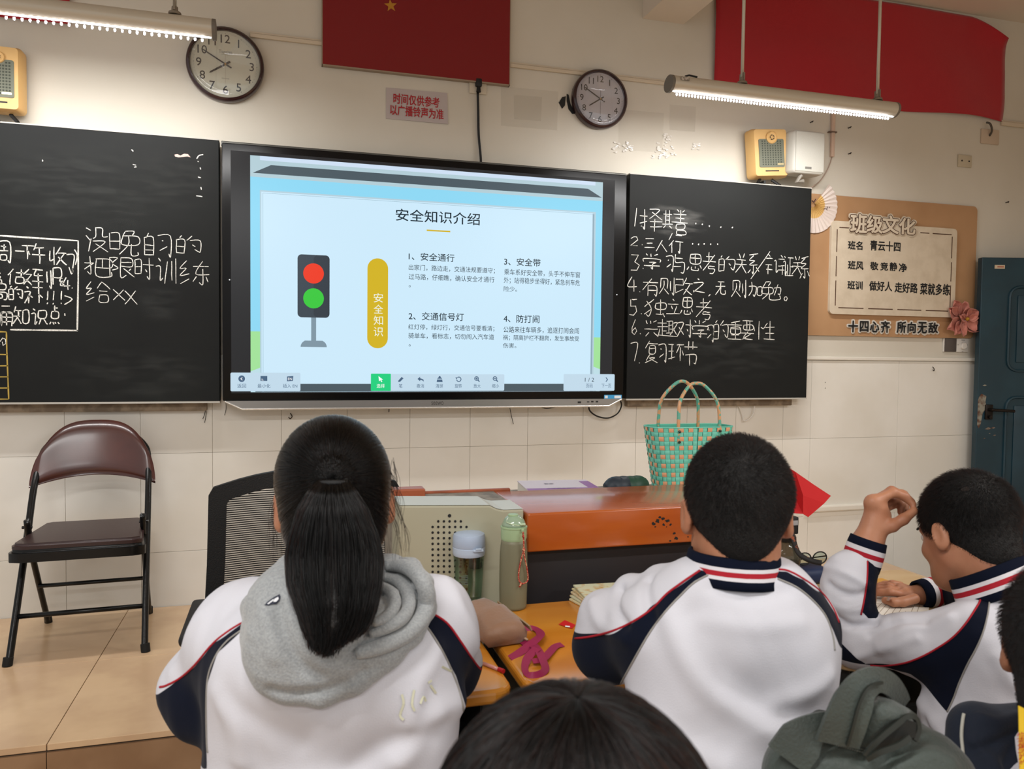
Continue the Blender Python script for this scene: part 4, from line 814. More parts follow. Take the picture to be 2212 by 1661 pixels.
sp = [(-.232, -.0), (-.225, -.018), (-.19, -.032), (.19, -.032), (.225, -.018), (.232, 0), (.195, .37), (.17, .39), (-.17, .39), (-.195, .37)]
sp = [(x, y+.035) for x, y in sp]
pad('seat_pan', sp, .378, .424, m_tube); pad('seat_cushion', [(x*.96, (y-.18)*.95+.18) for x, y in sp], .424, .446, mat('brown_vinyl_seat', '#352120', .42, coat=.15, bump=.05, bscale=60))
# ================================================================ mesh office chair
oc = root('office_chair', 'black mesh-back office chair behind the girl', 'chair', (.06, -1.65, 0))
m_pl = mat('black_plastic', '#0f0f10', .55, bump=.3, bscale=350)
xl, xr, zb_, zt_, Yc = -.207, .325, .50, 1.0, -1.45
def ofr(x): return zt_-.042*((x-.06)/.266)**2*1.0
outer = [(-.222, .56), (-.212, .75), (-.207, .945), (-.196, .965), (-.17, .972)]+[(x, .972+.033*(1-((x-.06)/.23)**2)) for x in np.linspace(-.13, .25, 9)]+[(.29, .972), (.316, .965), (.327, .945), (.332, .75), (.342, .56), (.30, .52), (-.18, .52)]
cxo, czo = .06, .76
inner = [(cxo+(x-cxo)*.83, czo+(z-czo)*(.82 if z > czo else .80)) for x, z in outer]
b = MB(); n = len(outer)
yy = lambda x: Yc-.05*((x-.06)/.27)**2
vs = [(x, yy(x)-.012, z) for x, z in outer]+[(x, yy(x)-.012, z) for x, z in inner]+[(x, yy(x)+.012, z) for x, z in outer]+[(x, yy(x)+.012, z) for x, z in inner]
fs = []
for k in range(n):
    j = (k+1) % n; fs += [(k, j, n+j, n+k), (2*n+j, 2*n+k, 3*n+k, 3*n+j), (j, k, 2*n+k, 2*n+j), (n+k, n+j, 3*n+j, 3*n+k)]
b.add(vs, fs); b.build('back_frame', m_pl, oc, auto=50)
b = MB(); xi0, xi1 = -.172, .292
for k in range(66):
    z = .56+.0062*k
    def ins(z): return (xi0-.012*max(0, (.78-z))/.25, xi1+.012*max(0, (.78-z))/.25)
    a, c = ins(z); tz = .972+.033-.042 
    if z > .905:   # follow arched top
        q = .06; hw = .232*math.sqrt(max(0, (.968-z)/.06)) if z > .935 else .232; a, c = max(a, q-hw), min(c, q+hw)
        if c-a < .02: continue
    P = [(a+(c-a)*t, yy(a+(c-a)*t), z) for t in (0, .2, .5, .8, 1)]; b.ribbon(P, .0030, .0012, (0, -1, 0))
o = b.build('mesh_threads', m_pl, oc); o['kind'] = 'stuff'
b = MB(); b.ribbon([(x, yy(x)+.003, .74) for x in np.linspace(xi0, xi1, 9)], .40, .0006, (0, -1, 0)); b.build('mesh_backing', mat('mesh_veil', '#77726c', .9, alpha=.22), oc)
b = MB(); b.box(-.16, -1.90, .43, .235, -1.47, .50, bev=.03, seg=3); b.build('seat', mat('black_fabric', '#151516', .9), oc, auto=50)
for s, xa in ((-1, -.225), (1, .222)):
    b = MB(); b.box(xa-.03, -1.78 if s < 0 else -1.68, .615, xa+.03, -1.47, .645, bev=.012, seg=3); b.tube([(xa, -1.6, .62), (xa, -1.6, .46), (xa-s*.05, -1.6, .45)], .014, 8); b.build('armrest', m_pl, oc, auto=50)
b = MB(); b.tube([(.06, -1.65, .43), (.06, -1.65, .10)], .025, 14); b.tube([(.06, -1.50, .46), (.06, -1.42, .50), (.06, -1.425, .60)], .02, 10); b.build('column', m_tube, oc, smooth=True)
b = MB()
for k in range(5):
    a = 1.2566*k+.4; b.tube([(.06, -1.65, .10), (.06+.18*math.cos(a), -1.65+.18*math.sin(a), .07)], [.024, .014], 8)
b.build('star_base', m_pl, oc, smooth=True)
for k in range(5):
    a = 1.2566*k+.4; x, y = .06+.18*math.cos(a), -1.65+.18*math.sin(a); b = MB(); b.lathe([(.024, -.02), (.028, -.012), (.028, .012), (.024, .02)], (x, y, .0285), 14, (math.sin(a), -math.cos(a), 0)); b.tube([(x, y, .03), (x, y, .07)], .006, 6); b.build('castor', m_pl, oc, auto=40)
# ================================================================ teacher's desk
td = root('teacher_desk', 'grey-green metal and orange wood lectern desk in front of the pupils', 'desk', (.76, -1.7, 0))
m_gm = mat('green_grey_metal', '#a7a48e', .45, spec=.4, mix='#9a967f', mscale=5, mrange=(.4, .75), bump=.04, bscale=30); m_gtop = mat('cabinet_top_metal', '#c3c4b9', .35, spec=.5)
m_or = mat('orange_lacquer', '#a54c16', .26, coat=.6, crough=.12, mix='#b85e22', mscale=2.2, mrange=(.35, .65), stretch=(1, 1, 5), detail=6)
m_dk = mat('dark_board', '#262224', .55)
b = MB(); b.prism([(.253, 0), (.556, 0), (.556, .971), (.506, .971), (.488, .975), (.47, .984), (.253, .993)], -2.02, -1.895); cab = b.build('metal_cabinet', m_gm, td); bv = cab.modifiers.new('b', 'BEVEL'); bv.width = .004; bv.segments = 2
b = MB(); tp = [(.2545, .9935), (.47, .9845), (.488, .9755), (.506, .9715), (.556, .9715)]; b.add([(x, y, z+.0006) for x, z in tp for y in (-2.016, -1.896)], [(2*k, 2*k+1, 2*k+3, 2*k+2) for k in range(4)]); b.build('cabinet_top', m_gtop, td)
h = MB()
def hole(px_, py_, r_=.0030): p = onY(px_, py_, -2.0205); h.prism(circ(p[0], p[2], r_, 10), -2.0209, -2.0201)
hole(971, 1114, .0042)
for j in range(13):
    for i in range(7):
        if j == 0 and i in (0, 6): continue
        hole(934.5+12.2*i, 1126+12.15*j)
o = h.build('speaker_holes', m_ink, td)
b = MB(); b.box(1.236, -2.02, 0, 1.272, -1.72, .95, bev=.004); b.build('end_panel', m_gm, td)
b = MB(); b.box(.562, -2.034, .868, 1.232, -1.722, .963, bev=.005, seg=3); b.build('wood_box', m_or, td, auto=40)
b = MB(); b.box(.568, -2.0, 0, 1.234, -1.75, .868); b.build('front_panel', m_dk, td)
b = MB(); b.box(.62, -1.70, .86, 1.27, -1.36, .90); b.box(.62, -1.70, 0, .65, -1.36, .86); b.box(1.24, -1.70, 0, 1.27, -1.36, .86); b.box(.258, -1.894, 0, .561, -1.71, .962); b.build('desk_body', mat('desk_grey', '#8e8577', .6, mix='#6f675c', mscale=30), td)
b = MB(); b.box(.256, -1.76, .955, .36, -1.71, .985, bev=.004); b.build('wood_rim', mat('rim_brown', '#8a4a30', .35, mix='#a4583a', mscale=9), td); b = MB(); b.box(.256, -1.709, .93, .612, -1.695, .968, bev=.003); b.build('wood_rim', mat('rim_brown', '#8a4a30', .35, mix='#a4583a', mscale=9), td)
sc_ = MB()
for cx_, cy_, s in ((1420, 1126, 5), (1412, 1131, 4), (1432, 1121, 4), (1441, 1126, 5), (1434, 1133, 3), (1425, 1117, 3), (1449, 1133, 3), (1456, 1152, 3), (1460, 1163, 4), (1448, 1168, 2.5), (1440, 1138, 2), (1486, 1160, 2), (1416, 1138, 2)):
    pts = []
    for a in range(7): rr = s*rng.uniform(.5, 1.4); p = onY(cx_+rr*math.cos(a*.9), cy_+rr*.8*math.sin(a*.9), -2.0345); pts.append(p)
    sc_.add(pts, [tuple(range(7))])
sc_.build('ink_scratches', mat('scratch_black', '#1c1713', .7), td)
# ---- things on the teacher's desk
bk = onZ(1210, 1043, .975); r = root('exercise_book', 'thick book with white and purple cover lying on the teacher’s desk', 'book', (bk[0], -1.56, .90))
x0, x1 = onY(1140, 1045, -1.6)[0], onY(1288, 1045, -1.6)[0]; Rb = Matrix.Rotation(math.radians(-6), 3, 'Z'); ob = Vector((bk[0], -1.56, .95))
b = MB(); b.box(x0, -1.66, .901, x1, -1.47, .944, R=Rb, o=ob); b.build('pages', mat('page_white', '#d9d4c9', .8), r)
b = MB(); b.box(x0-.002, -1.664, .944, x1+.002, -1.468, .9465, R=Rb, o=ob); b.build('cover', mat('cover_lilac', '#cfc2c9', .35), r)
b = MB(); b.box(x0-.001, -1.664, .9465, x1+.002, -1.615, .9471, R=Rb, o=ob); b.box(x1-.03, -1.61, .9465, x1+.001, -1.50, .9471, R=Rb, o=ob); b.build('purple_band', mat('cover_purple', '#8a3f8d', .35), r)
b = MB(); q = lambda x, y: tuple(Rb@(Vector((x, y, .9478))-ob)+ob); text_on(b, '2024', (q(x0+.10, -1.658), q(x0+.15, -1.658), q(x0+.15, -1.64), q(x0+.10, -1.64))); text_on(b, '小学期末复习', (q(x0+.06, -1.628), q(x0+.15, -1.628), q(x0+.15, -1.616), q(x0+.06, -1.616))); text_on(b, '教案', (q(x0+.07, -1.55), q(x0+.10, -1.55), q(x0+.10, -1.53), q(x0+.07, -1.53))); b.build('cover_print', mat('cover_ink', '#4a3050', .5), r)
for a, c, col, lab in ((1338, 1043, '#25303a', 'dark navy case on the teacher’s desk, left of the green one'), (1368, 1042, '#1f4434', 'dark green crumpled case on the teacher’s desk beside the woven bag')):
    p = onY(a, c, -1.62); r_ = 26/1685*2.4
    b = MB(); P = [(p[0]-.042, p[1], .935), (p[0]-.02, p[1], .945), (p[0], p[1]-.005, .942), (p[0]+.022, p[1], .946), (p[0]+.04, p[1], .935)]; b.tube(smoothpath(P, 4), [.020+.014*math.sin(3.14*k/16) for k in range(17)], 12, flat=1.0); o = b.build('soft_case', mat('case'+col, col, .5), loc=(p[0], p[1], .90), smooth=True); tag(o, lab, 'case')
# woven bag
wb = root('woven_bag', 'turquoise and orange woven plastic basket bag with two arched handles', 'bag', (1.275, -1.52, .901))
bx, by, bz0, bz1 = 1.275, -1.52, .901, 1.118; NC, NR = 16, 15
m_teal = mat('strap_turquoise', '#6cc9b1', .4, mix='#7bd3bd', mscale=30); m_ora = mat('strap_orange', '#e0a47c', .4)
def ring_pt(u, v, off=0):   # u around 0..1, v up 0..1 ; superellipse section
    hw = .112+.034*v+off; hd = .050+.012*v+off; a = 2*math.pi*u-math.pi/2; c, s_ = math.cos(a), math.sin(a); e = 2/4.2
    return Vector((bx+hw*abs(c)**e*(1 if c > 0 else -1), by+hd*abs(s_)**e*(1 if s_ > 0 else -1), bz0+(bz1-bz0)*v))
# arc-length parametrisation
N_ = 720; pts_ = [ring_pt(k/N_, .5) for k in range(N_+1)]; cum = [0]
for k in range(N_): cum.append(cum[-1]+(pts_[k+1]-pts_[k]).length)
def U(s): return float(np.interp(s % 1 * cum[-1], cum, np.linspace(0, 1, N_+1)))
NT = 44
b = MB(); vs = []; 
for j in (0, 1):
    for k in range(NT): vs.append(ring_pt(U(k/NT), j, -.002))
b.add(vs, [(k, (k+1) % NT, NT+(k+1) % NT, NT+k) for k in range(NT)]+[tuple(range(NT-1, -1, -1))]); b.build('lining', mat('lining_teal', '#5ab8a1', .6), wb)
def patch(k, j, raised, orange):
    h_ = .0022 if raised else .0010; gz_ = (bz1-bz0)/NR; vs = []; n_ = 3; e = .015
    for jj in range(n_+1):
        for ii in range(n_+1):
            s_ = (k+e+(1-2*e)*ii/n_)/NT; v = (j+e+(1-2*e)*jj/n_)/NR; bulge = h_*(math.sin(math.pi*ii/n_)**.5 if not raised else 1)*(.4+.6*math.sin(math.pi*jj/n_)) if True else 0
            vs.append(ring_pt(U(s_), v, .0006+bulge))
    return vs, [(jj*(n_+1)+ii, jj*(n_+1)+ii+1, (jj+1)*(n_+1)+ii+1, (jj+1)*(n_+1)+ii) for jj in range(n_) for ii in range(n_)]
back = [MB(), MB()]
for k in range(NT):
    for j in range(NR):
        orange = (k % 2 == 0 and j % 2 == 0); raised = (k+j) % 2 == 0; vs, fs = patch(k, j, raised, orange)
        cy_ = sum(v.y for v in vs)/len(vs)
        if cy_ < by-.02 or (k/NT > .75 and cy_ < by+.02):
            q = MB(); q.add(vs, fs); q.build('strap', m_ora if orange else m_teal, wb, smooth=True)
        else: back[1 if orange else 0].add(vs, fs)
for q, m_, in ((back[0], m_teal), (back[1], m_ora)): o = q.build('strap_weave', m_, wb, smooth=True); o['kind'] = 'stuff'
b = MB(); b.tube([tuple(ring_pt(U(k/NT), 1.0, .001)) for k in range(NT)], .0022, 6, closed=True); b.build('rim_cord', m_teal, wb)
m_hd = mat('handle_wrap', '#62b09a', .35, mix='#d7a071', mscale=60, mrange=(.47, .53), detail=1, coat=.3)
for yy_, dx, top in ((by-.058, .006, 0), (by+.058, -.006, .004)):
    P = smoothpath([(bx-.073+dx, yy_, bz1-.05), (bx-.074+dx, yy_, bz1+.02), (bx-.066+dx, yy_*.9+by*.1, bz1+.085), (bx-.03+dx, yy_*.7+by*.3, bz1+.132), (bx+dx, yy_*.65+by*.35, bz1+.142+top), (bx+.03+dx, yy_*.7+by*.3, bz1+.132), (bx+.066+dx, yy_*.9+by*.1, bz1+.085), (bx+.074+dx, yy_, bz1+.02), (bx+.073+dx, yy_, bz1-.05)], 8)
    b = MB(); b.tube(P, .0056, 10); b.build('handle', m_hd, wb, smooth=True)
    b = MB()
    for sx in (-1, 1):
        for dz in (.012, .045): b.lathe([(.0045, 0), (.004, -.003), (.0015, -.0045)], (bx+sx*.073+dx, yy_-(.007 if yy_ < by else -.003), bz1-dz), 12, (0, 1, 0))
    b.build('rivet', mat('rivet', '#4b4f4c', .3, .9), wb, smooth=True)
# red sheet over the end of the desk
r_pts = [(1690, 1002, -1.95), (1718, 1019, -1.96), (1757, 1046, -1.95), (1795, 1071, -1.94), (1781, 1087, -1.95), (1746, 1117, -1.96), (1735, 1110, -1.97), (1712, 1108, -1.95), (1690, 1100, -1.93)]
P = [tuple(onY(*p)) for p in r_pts]; ctr = tuple(onY(1735, 1070, -1.965)); c2_ = tuple(onY(1722, 1085, -1.94))
b = MB(); n = len(P); b.add(P+[ctr, c2_], [(0, 1, n+1), (1, 2, n), (2, 3, n), (3, 4, n), (4, 5, n), (5, 6, n), (6, n+1, n), (1, n, n+1), (6, 7, n+1), (7, 8, n+1), (8, 0, n+1)])
o = b.build('red_sheet', mat('red_paper', '#c41a20', .7, bump=.1, bscale=30), loc=P[8]); o.modifiers.new('s', 'SOLIDIFY').thickness = .0015; tag(o, 'red paper sheet sticking out behind the cropped-hair boy’s head', 'paper')
b = MB(); b.tube([(1.255, -1.90, .95), (onY(1698, 1090, -1.94)[0], -1.938, 1.03)], .003, 6); b.build('stick', m_tube, o)
# ================================================================ pupils' desks
m_dt = mat('desk_orange', '#c47c22', .2, coat=.7, crough=.1, mix='#d08c30', mscale=2.0, mrange=(.35, .65), stretch=(1, 6, 6), detail=6); m_leg = mat('desk_leg', '#3b3d3e', .45, .4)
m_dtb = mat('desk_wall_reflection', '#cdb083', .25, coat=.4, crough=.15, mix='#c3a374', mscale=3, stretch=(1, 6, 6))  # same desk type; the wall's reflection is put into its beige colour
def desk(x0, x1, y0, y1, lab, mt, z=.76):
    r = root('pupil_desk', lab, 'desk', ((x0+x1)/2, (y0+y1)/2, 0), 'pupil desks')
    b = MB(); o = rrect(x0, y0, x1, y1, .035, 5); b.prism(o, z-.026, z, 'z'); t = b.build('desk_top', mt, r); bv = t.modifiers.new('b', 'BEVEL'); bv.width = .008; bv.segments = 3; bv.limit_method = 'ANGLE'; bv.angle_limit = 1.0
    b = MB(); b.box(x0+.04, y0+.05, z-.15, x1-.04, y1-.02, z-.135); b.box(x0+.04, y1-.03, z-.15, x1-.04, y1-.02, z-.027); b.box(x0+.04, y0+.05, z-.15, x0+.05, y1-.02, z-.027); b.box(x1-.05, y0+.05, z-.15, x1-.04, y1-.02, z-.027); b.build('book_tray', m_leg, r)
    for sx in (x0+.035, x1-.035):
        for sy_ in (y0+.06, y1-.05): b = MB(); b.box(sx-.014, sy_-.014, 0, sx+.014, sy_+.014, z-.027, bev=.003); b.build('leg', m_leg, r)
    return r
desk(-.10, .388, -2.525, -2.06, 'orange pupil desk in front of the girl with the ponytail', m_dt)
desk(.412, 1.025, -2.525, -2.08, 'orange pupil desk in front of the cropped-hair boy, with pink ribbon', m_dt)
desk(1.045, 1.66, -2.57, -2.045, 'pupil desk, pale from a painted wall reflection, at which the boy on the right writes', m_dtb)
# ---- sage bottle
def zline(px_, py_, z, dep=None): return onZ(px_, py_, z)
p = onZ(1108, 1312, .76); bxx, byy = p[0], p[1]
bt = root('water_bottle', 'tall frosted sage green water bottle with red cord on the orange desk', 'bottle', (bxx, byy, .76))
m_sage = mat('sage_frost', '#75735c', .45, spec=.4); m_sl = mat('sage_lid', '#9db58d', .35)
k_ = .0325
b = MB(); b.lathe([(.026, 0), (.030, .002), (.0315, .008), (.0325, .05), (.0325, .10), (.0318, .13), (.0300, .152), (.0285, .162)], (bxx, byy, .76), 40); b.build('body', m_sage, bt, smooth=True)
b = MB(); b.lathe([(.0290, .160), (.0298, .163), (.0302, .166), (.0302, .187), (.0312, .188), (.0312, .191), (.0285, .192)], (bxx, byy, .76), 40); b.build('collar', m_sl, bt, auto=40)
b = MB(); b.lathe([(.0285, .191), (.0275, .197), (.023, .207), (.016, .214), (.010, .216)], (bxx, byy, .76), 32); b.build('dome', mat('sage_clear', '#8fa58c', .15, coat=.6), bt, smooth=True)
b = MB(); b.lathe([(.012, .214), (.0125, .2175), (.011, .219)], (bxx-.002, byy, .76), 28); b.build('button', m_sl, bt, auto=40)
b = MB(); A = np.linspace(-2.6, -.55, 14); b.tube([(bxx+.0265*math.cos(a)*.98, byy+.0265*math.sin(a), .76+.204-.010*math.sin((a+2.6)/2.05*3.14*.9)*.2-.008*(i/13)) for i, a in enumerate(A)], .0016, 6); b.box(bxx+.006, byy-.030, .957, bxx+.020, byy-.022, .962, bev=.002); b.build('clasp', mat('sage_light', '#b4c6a4', .3), bt, smooth=True)
b = MB(); b.box(bxx+.008, byy-.0345, .943, bxx+.015, byy-.030, .951, bev=.002); b.build('cord_lug', m_sl, bt)
crd = MB(); yb_ = byy-.037
cp_ = [(bxx+.011, yb_, .945), (bxx+.0125, yb_, .930), (bxx+.013, yb_, .915), (bxx+.0135, yb_, .905)]
loop = [(bxx+.0135, yb_, .903), (bxx+.009, yb_+.002, .885), (bxx+.003, yb_+.002, .855), (bxx+.003, yb_+.002, .835), (bxx+.010, yb_+.001, .826), (bxx+.022, yb_+.003, .828), (bxx+.026, yb_+.006, .838), (bxx+.022, yb_+.004, .862), (bxx+.0155, yb_, .886), (bxx+.0135, yb_, .903)]
crd.tube(smoothpath(cp_, 4), .0019, 6); crd.tube(smoothpath(loop, 6), .0017, 6); crd.lathe([(.0005, -.004), (.0036, -.002), (.0036, .003), (.001, .005)], (bxx+.0135, yb_, .903), 8); crd.lathe([(.0005, -.003), (.0032, -.001), (.0032, .002), (.001, .004)], (bxx+.012, yb_, .934), 8); crd.tube([(bxx+.008, yb_, .827), (bxx+.004, yb_, .818)], .0022, 6)
crd.build('red_cord', mat('cord_red', '#a32a25', .7, mix='#d9a27c', mscale=330, mrange=(.52, .58), detail=1), bt, smooth=True)
# ---- clear cup with pale blue lid
p = onZ(1012, 1298, .76); ux, uy = p[0], p[1]
cu = root('water_cup', 'clear tumbler of water with pale blue flip lid on the left desk', 'cup', (ux, uy, .76))
m_clr = thin_glass('clear_plastic', '#e9f2ee'); m_bl = mat('lid_blue', '#a9b9cf', .35)
b = MB(); b.lathe([(.029, 0), (.0305, .003), (.0315, .02), (.037, .115), (.0372, .120), (.0360, .120), (.0358, .115), (.0303, .022), (.028, .005)], (ux, uy, .76), 40); b.build('tumbler', m_clr, cu, smooth=True)
b = MB(); b.lathe([(.0285, .006), (.0302, .022), (.0347, .098)], (ux, uy, .76), 36); b.build('water', mat('water', '#d2e8dc', .02, trans=1, ior=1.06), cu, auto=40)
b = MB(); b.lathe([(.0375, .112), (.0385, .114), (.0392, .122), (.0392, .131), (.0375, .133)], (ux, uy, .76), 40); b.build('lid_ring', mat('lid_ring_blue', '#b4c4d8', .3), cu, auto=35)
b = MB(); b.lathe([(.0385, .132), (.0395, .134), (.0385, .155), (.0365, .162), (.028, .166), (.012, .168)], (ux, uy, .76), 40); b.build('lid', m_bl, cu, auto=40)
b = MB(); b.box(ux+.000, uy-.043, .886, ux+.026, uy-.033, .893, bev=.003); b.box(ux+.006, uy-.0445, .891, ux+.020, uy-.041, .896, bev=.001); b.build('latch', mat('lid_ring_blue', '#b4c4d8', .3), cu, auto=40)
b = MB(); b.lathe([(.013, .078), (.014, .080), (.014, .102), (.013, .104)], (ux+.016, uy+.004, .76), 16); b.tube([(ux-.012, uy, .865), (ux-.004, uy-.004, .825)], .0022, 6); b.build('tea_strainer', mat('strainer_dark', '#3d4a48', .4), cu, auto=40)
b = MB()
for k in range(6): b.box(ux-.026, uy-.0345+.001*k*.3, .83-.004*k, ux-.010, uy-.0335+.001*k*.3, .8312-.004*k)
b.build('scale_print', mat('print_grey_d', '#5d6c66', .6), cu)
# tube behind the cup
p = onZ(974, 1285, .76); r = root('slim_tube', 'slim tan tube with white and blue top, half behind the clear tumbler', 'tube', (p[0], p[1]+.01, .76))
b = MB(); b.box(p[0]-.009, p[1]+.0, .76, p[0]+.013, p[1]+.02, .845, bev=.003); b.build('lower_part', mat('tube_tan', '#a98862', .5), r)
b = MB(); b.box(p[0]-.007, p[1]-.0005, .845, p[0]+.003, p[1]+.02, .892, bev=.001); b.build('white_part', mat('tube_cream', '#d2c9b2', .5), r); b = MB(); b.box(p[0]+.003, p[1], .845, p[0]+.009, p[1]+.018, .892); b.build('blue_part', mat('tube_blue', '#3f5078', .4), r); b = MB(); b.box(p[0]-.010, p[1]+.004, .855, p[0]-.007, p[1]+.02, .893); b.build('pink_part', mat('tube_pink', '#8a4a5c', .4), r)
# ---- pencil case
pc_ = root('pencil_case', 'soft brown zipped pencil case lying between the girl’s arm and the ribbon', 'pencil case', tuple(onZ(1050, 1390, .76)))
e0 = onZ(1078, 1408, .76); e1 = onZ(985, 1322, .76); ax_ = Vector(e1-e0); ax_.z = 0; Lg = .17; ax_.normalize(); sd_ = Vector((-ax_.y, ax_.x, 0)); ctr = Vector(onZ(1076, 1400, .76))
bm = bmesh.new(); nl = 12; rings = []
prof = [(-.046, .004), (-.050, .014), (-.048, .030), (-.040, .044), (-.020, .050), (.012, .052), (.036, .047), (.047, .036), (.050, .018), (.044, .004)]
mb = MB(); vs = []; n = len(prof)
for k in range(nl+1):
    t = k/nl; s_ = 1-.10*abs(2*t-1)**4-.02*math.sin(t*9); c_ = ctr+ax_*(Lg*t)
    for q_, (a, z) in enumerate(prof):
        w = .004*math.sin(t*14+q_*1.7); vs.append(tuple(c_+sd_*(a*s_+w*.5-.02)+Vector((0, 0, z*s_+(w if z > .01 else 0)))))
fs = [(k*n+i, k*n+(i+1) % n, (k+1)*n+(i+1) % n, (k+1)*n+i) for k in range(nl) for i in range(n)]
cv = ctr-ax_*.012+sd_*(-.02)+Vector((0, 0, .035)); vs.append(tuple(cv)); fs += [(i, (i+1) % n, len(vs)-1) for i in range(n)]; vs.append(tuple(ctr+ax_*(Lg+.006)+Vector((0, 0, .033)))); fs += [(nl*n+(i+1) % n, nl*n+i, len(vs)-1) for i in range(n)]
mb.add(vs, fs); o = mb.build('fabric_body', mat('brown_pouch', '#8d6a52', .55, sheen=.2, bump=.2, bscale=120), pc_, smooth=True)
b = MB(); za = [ctr+ax_*(Lg*t-.008)+sd_*(-.02-.048)+Vector((0, 0, .034)) for t in np.linspace(0, 1, 6)]; b.ribbon([tuple(v) for v in za], .012, .003, tuple(-sd_+Vector((0, 0, .5)))); b.build('zip', mat('zip_gold', '#b09a7c', .35, .5), pc_)
b = MB(); za = [ctr+ax_*(Lg*t-.010)+sd_*(-.02-.040+.004*math.sin(t*9))+Vector((0, 0, .012)) for t in np.linspace(0, 1, 7)]; b.tube([tuple(v) for v in za], .0025, 6); b.build('piping', mat('pouch_pale', '#a98a70', .5), pc_, smooth=True)
# red pen
a = onZ(1044, 1433, .7635); c = onZ(1088, 1450, .7635); b0 = root('red_pen', 'clear pen with red cap on the near edge of the left desk', 'pen', tuple(onZ(1066, 1441, .76)))
v = Vector(c-a); b = MB(); b.tube([tuple(a), tuple(Vector(a)+v*.78)], .0036, 8); b.build('barrel', mat('pen_clear', '#c98a80', .2, coat=.3), b0, smooth=True); b = MB(); b.tube([tuple(Vector(a)+v*.76), tuple(c)], .0044, 10); b.build('cap', mat('pen_red', '#a3141f', .3), b0, auto=50)
# pink ribbon
def zr(px_, py_, z): return tuple(onZ(px_, py_, z))
rb = [(1102, 1422, .7625, .5), (1122, 1410, .764, .7), (1143, 1394, .770, .9), (1160, 1380, .776, 1), (1168, 1370, .772, 1), (1160, 1360, .766, .6), (1145, 1357, .764, .4), (1128, 1362, .764, .4), (1124, 1376, .765, .5), (1134, 1388, .767, .7), (1152, 1394, .770, 1), (1165, 1408, .772, 1), (1174, 1430, .768, .9), (1178, 1444, .765, .6), (1170, 1454, .764, .4), (1150, 1459, .764, .4), (1136, 1452, .764, .5), (1134, 1436, .766, .6), (1142, 1418, .770, .8), (1160, 1400, .776, .9)]
b = MB(); P = smoothpath([zr(a, c, z) for a, c, z, _ in rb], 4); W_ = [float(v) for v in np.interp(np.linspace(0, 1, len(P)), np.linspace(0, 1, len(rb)), [.010+.008*q[3] for q in rb])]
N_ = []
for i, p_ in enumerate(P): k = np.interp(i/(len(P)-1), np.linspace(0, 1, len(rb)), [q[3] for q in rb]); N_.append((.25*math.sin(i*.3), -1.0+.8*k, .25+.9*k))
b.ribbon([tuple(q) for q in P], W_, .0008, N_)
P2 = smoothpath([zr(1150, 1428, .768), zr(1172, 1424, .768), zr(1188, 1408, .766), zr(1200, 1396, .764), zr(1215, 1392, .763)], 4); b.ribbon([tuple(q) for q in P2], .016, .0008, (0, -.2, 1))
tag(b.build('hair_ribbon', mat('ribbon_pink', '#8e1a47', .6), loc=zr(1150, 1410, .76), auto=35), 'crumpled magenta ribbon looped on the orange desk', 'ribbon')
# candy wrapper / red label
p = [zr(1207, 1349, .7612), zr(1220, 1340, .762), zr(1243, 1350, .7612), zr(1236, 1358, .7612)]; b = MB(); b.add(p, [(0, 1, 2, 3)]); o = b.build('red_label', mat('label_red', '#c31a22', .35), loc=p[0]); o.modifiers.new('s', 'SOLIDIFY').thickness = .0008; tag(o, 'small red packet label on the desk beside the cropped-hair boy’s elbow', 'packet')
b = MB(); b.add([zr(1221, 1351, .7625), zr(1231, 1352, .7625), zr(1231, 1355, .7625), zr(1221, 1354, .7625)], [(0, 1, 2, 3)]); t_ = b.build('white_mark', mat('sticker_white', '#e8eef2', .5), o); 
# fanned notebook by the elbow
nbk = root('notebook', 'thick notebook with fanned yellowish pages under the cropped-hair boy’s left arm', 'notebook', zr(1262, 1318, .76))
p = onZ(1270, 1322, .76)
for k in range(5):
    b = MB(); Rk = Matrix.Rotation(math.radians(12-4*k), 3, 'Z'); o_ = Vector((p[0]+.09, p[1]+.06, .76)); b.box(p[0]-.005+.002*k, p[1]+.0, .7605+.006*k, p[0]+.15, p[1]+.11, .7655+.006*k, R=Rk, o=o_, bev=.001, seg=1); b.build('page_block', mat('page_tint%d' % (k % 3), ('#d8cfa6', '#cfd2b4', '#dccfae')[k % 3], .8, mix='#c39a5a', mscale=60, mrange=(.5, .7)), nbk)
# black pen behind shoulder
a = onZ(1452, 1248, .79); pa, pb = at(1447, 1262, 1.62), at(1478, 1224, 1.66); b = MB(); b.tube([tuple(pa-(pb-pa)*1.2), tuple(pa), tuple(pb)], [.0045, .0045, .0012], 10); tag(b.build('black_pen', mat('pen_black', '#1b1b20', .25, coat=.4), loc=tuple(pa), smooth=True), 'black pen tip pointing up over the cropped-hair boy’s left shoulder', 'pen')
